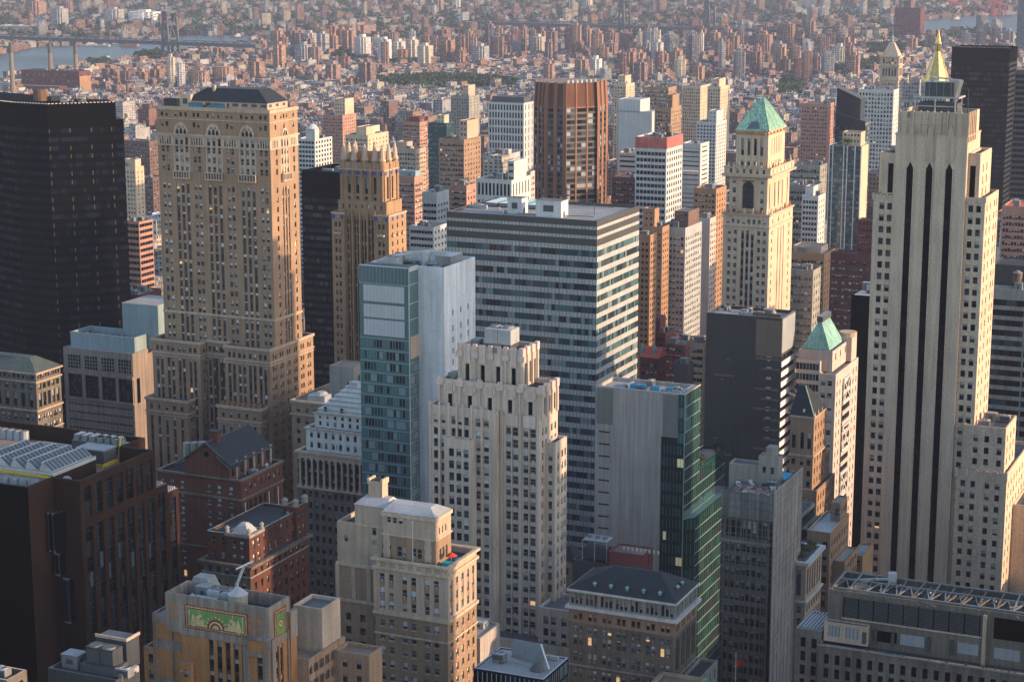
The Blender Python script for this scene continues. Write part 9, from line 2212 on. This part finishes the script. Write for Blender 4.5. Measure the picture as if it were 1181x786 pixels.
o = rest.obj('distant_city_and_shade_towers'); tag(o, 'countless small brick and pale buildings filling the distance, plus unseen blocks and added shade towers', None, None, 'stuff')

# trees: crowns of many leaf-clump faces with gaps
mat('tree_leaf', (0.038, 0.062, 0.03), .9, .45, .15, 0)
def trees(name, pts, n, label):
    m = MB(); rd = random.Random(len(name))
    for (x, y, r) in pts:
        m.frustum(x, y, 0, r * .9, .35, .25, 4, 'wood_tank')
        for i in range(n):
            t, q = rd.uniform(0, 6.283), rd.uniform(-.5, 1); k = r * rd.uniform(.55, 1.05); s = math.sqrt(max(0, 1 - q * q))
            c = Vector((x + k * s * math.cos(t), y + k * s * math.sin(t), r * 1.25 + k * q * .8)); nv = Vector((rd.uniform(-1, 1), rd.uniform(-1, 1), rd.uniform(-.2, 1))).normalized(); a = nv.orthogonal().normalized() * r * rd.uniform(.28, .5); b2 = nv.cross(a).normalized() * r * rd.uniform(.25, .45)
            m.poly([tuple(c + a), tuple(c + b2), tuple(c - a), tuple(c - b2 * .8)], 'tree_leaf', [(0, 0)] * 4)
    o = m.obj(name); tag(o, label, None, None, 'stuff')
pts = []
for p in PARKS:
    xs = [v.x for v in p]; ys = [v.y for v in p]; A = (max(xs) - min(xs)) * (max(ys) - min(ys))
    for i in range(int(min(900, A / 75))):
        x, y = rnd.uniform(min(xs), max(xs)), rnd.uniform(min(ys), max(ys))
        if inside(x, y, p): pts.append((x, y, rnd.uniform(4.5, 8.5)))
trees('park_trees', pts, 26, 'dense dark green trees massed in the city parks')
pts = []
for i in range(17000):
    y = 1000 + 7600 * rnd.random() ** .62; x = rnd.uniform(-.29, .29) * y
    if inside(x, y, RIV) or inside(x, y, HAR) or blocked(x, y, 2): continue
    if y < 4700 and i % 3: continue
    pts.append((x, y, rnd.uniform(3.5, 6) if y < 4700 else rnd.uniform(6, 14)))
trees('street_trees', pts, 11, 'scattered green trees between the distant roofs')

# boats and harbour cranes
def boat(px, py, L, lab):
    p = at_z(px, py, .35); r = empty('boat', p, .3); tag(r, lab, 'boat')
    m = MB(); m.prism([(-L / 2, -L * .14), (L * .3, -L * .14), (L / 2, 0), (L * .3, L * .14), (-L / 2, L * .14)], -.3, L * .1, 'metal_dark', 'roof_tan'); m.obj('hull', r)
    m = MB(); m.box(-L * .25, L * .15, -L * .1, L * .1, L * .1, L * .24, 'white_paint'); m.box(-L * .1, L * .1, -L * .07, L * .07, L * .24, L * .34, 'white_paint'); m.bar((0, 0, L * .34), (0, 0, L * .5), L * .015, 'metal_dark'); m.obj('cabin', r)
boat(125, 71, 34, 'white river boat in mid-channel right of the chimneys'); boat(47, 53, 26, 'small dark boat near the far river bank at upper left'); boat(275, 44, 36, 'pale ferry on the river right of the bridge tower'); boat(1104, 24, 40, 'small white boat on the harbour water')
mat('crane_red', (.42, .07, .06), .7, .1)
for i, (px, hgt, lab) in enumerate(((1098, 78, 'leftmost red harbour gantry crane beyond the water'), (1106, 70, 'second red harbour gantry crane from left'), (1141, 72, 'third red harbour gantry crane from left'), (1149, 80, 'fourth red harbour gantry crane from the left, tallest of its pair'), (1156, 66, 'rightmost red harbour gantry crane'))):
    p = at_z(px, 18.2, 0); r = empty('harbour_crane', (p.x, p.y, 0)); tag(r, lab, 'crane', 'red harbour cranes')
    m = MB()
    for x in (-9, 9):
        for y in (-8, 8): m.bar((x, y, 0), (x * .8, y, hgt * .55), 2.4, 'crane_red')
        m.bar((x, -8, hgt * .25), (x, 8, hgt * .25), 2, 'crane_red')
    m.box(-9, 9, -10, 10, hgt * .52, hgt * .58, 'crane_red'); m.obj('portal', r)
    m = MB(); m.bar((-16, 0, hgt * .58), (30, 0, hgt), 2.4, 'crane_red'); m.bar((-4, 0, hgt * .58), (0, 0, hgt * .95), 2, 'crane_red'); m.bar((0, 0, hgt * .95), (28, 0, hgt * .98), .9, 'crane_red'); m.obj('boom', r)
# ------------------------------------------------------------------ finish: wall, roof, window parts
for b in ALLB:
    cand = []; rest = []
    cz, sz = math.cos(-b.th), math.sin(-b.th)
    for wv in b.wins:
        (x, y, z), al, w, h, kind = wv
        a2 = al - b.th
        nx, ny = math.sin(a2), -math.cos(a2)
        wp = Vector((b.ox + x * cz - y * sz, b.oy + x * sz + y * cz, z + h / 2))
        vec = CAMV - wp; dist = vec.length; vec /= dist
        fac = vec.x * nx + vec.y * ny
        px, py, dep = project(*wp)
        if fac <= 0.02 or not (0 <= px <= 1181 and 0 <= py <= 786): rest.append(wv); continue
        tgt = wp + Vector((nx, ny, 0)) * .6
        if hidden(tgt, .05): rest.append(wv)
        else: cand.append((w * h * fac / dist ** 2, wv))
    cand.sort(key=lambda t: -t[0])
    if getattr(b, 'lod', 0): rest += [c[1] for c in cand]; cand = []
    ind = cand[:100]; rest += [c[1] for c in cand[100:]]
    rd = random.Random(11 + len(b.wins))
    for _, ((x, y, z), al, w, h, kind) in ind:
        var = rd.choice((0, 1, 2, 3, 4, 6, 7)) if rd.random() > KINDW[kind][3] else 5
        o = bpy.data.objects.new('window', window_mesh(w, h, kind, var)); C.objects.link(o); o.parent = b.root
        o.location = (x, y, z); o.rotation_euler = (0, 0, al)
    if rest:
        m = MB()
        for (x, y, z), al, w, h, kind in rest:
            ca, sa = math.cos(al), math.sin(al); a = w / 2
            lo, up, fr, lit = KINDW[kind]
            t = rd.uniform(-.012, .012); sp = h * (1 - rd.choice((.5, .5, .35, .7, .2)))
            q = lambda u, zz, dd: (x + u * ca - dd * sa, y + u * sa + dd * ca, z + zz)
            g = rd.choice(lo)
            if rd.random() < lit * .6: g = 'lit_room'
            m.poly([q(-a, 0, 0), q(a, 0, t), q(a, sp, t), q(-a, sp, 0)], g)
            m.poly([q(-a, sp, 0), q(a, sp, t), q(a, h, t), q(-a, h, 0)], rd.choice(up))
        o = m.obj('windows', b.root); o['kind'] = 'stuff'
# ------------------------------------------------------------------ the air
HAZE = 0.000075
me = bpy.data.meshes.new('haze'); x0, x1, y0, y1, z0, z1 = -6500.0, 6500.0, -1500.0, 11500.0, -1.0, 275.0
me.from_pydata([(x, y, z) for z in (z0, z1) for x, y in ((x0, y0), (x1, y0), (x1, y1), (x0, y1))], [], [(3, 2, 1, 0), (4, 5, 6, 7), (0, 1, 5, 4), (1, 2, 6, 5), (2, 3, 7, 6), (3, 0, 4, 7)])
hm_ = bpy.data.materials.new('haze'); hm_.use_nodes = True; nt = hm_.node_tree
for n in list(nt.nodes): nt.nodes.remove(n)
ho = nt.nodes.new('ShaderNodeOutputMaterial'); hv = nt.nodes.new('ShaderNodeVolumePrincipled')
hv.inputs['Color'].default_value = (.33, .355, .45, 1); hv.inputs['Density'].default_value = HAZE; hv.inputs['Anisotropy'].default_value = .1
nt.links.new(hv.outputs[0], ho.inputs['Volume']); me.materials.append(hm_)
o = bpy.data.objects.new('haze', me); C.objects.link(o); o['kind'] = 'stuff'; o['label'] = 'thin blue-grey evening haze over the whole city'
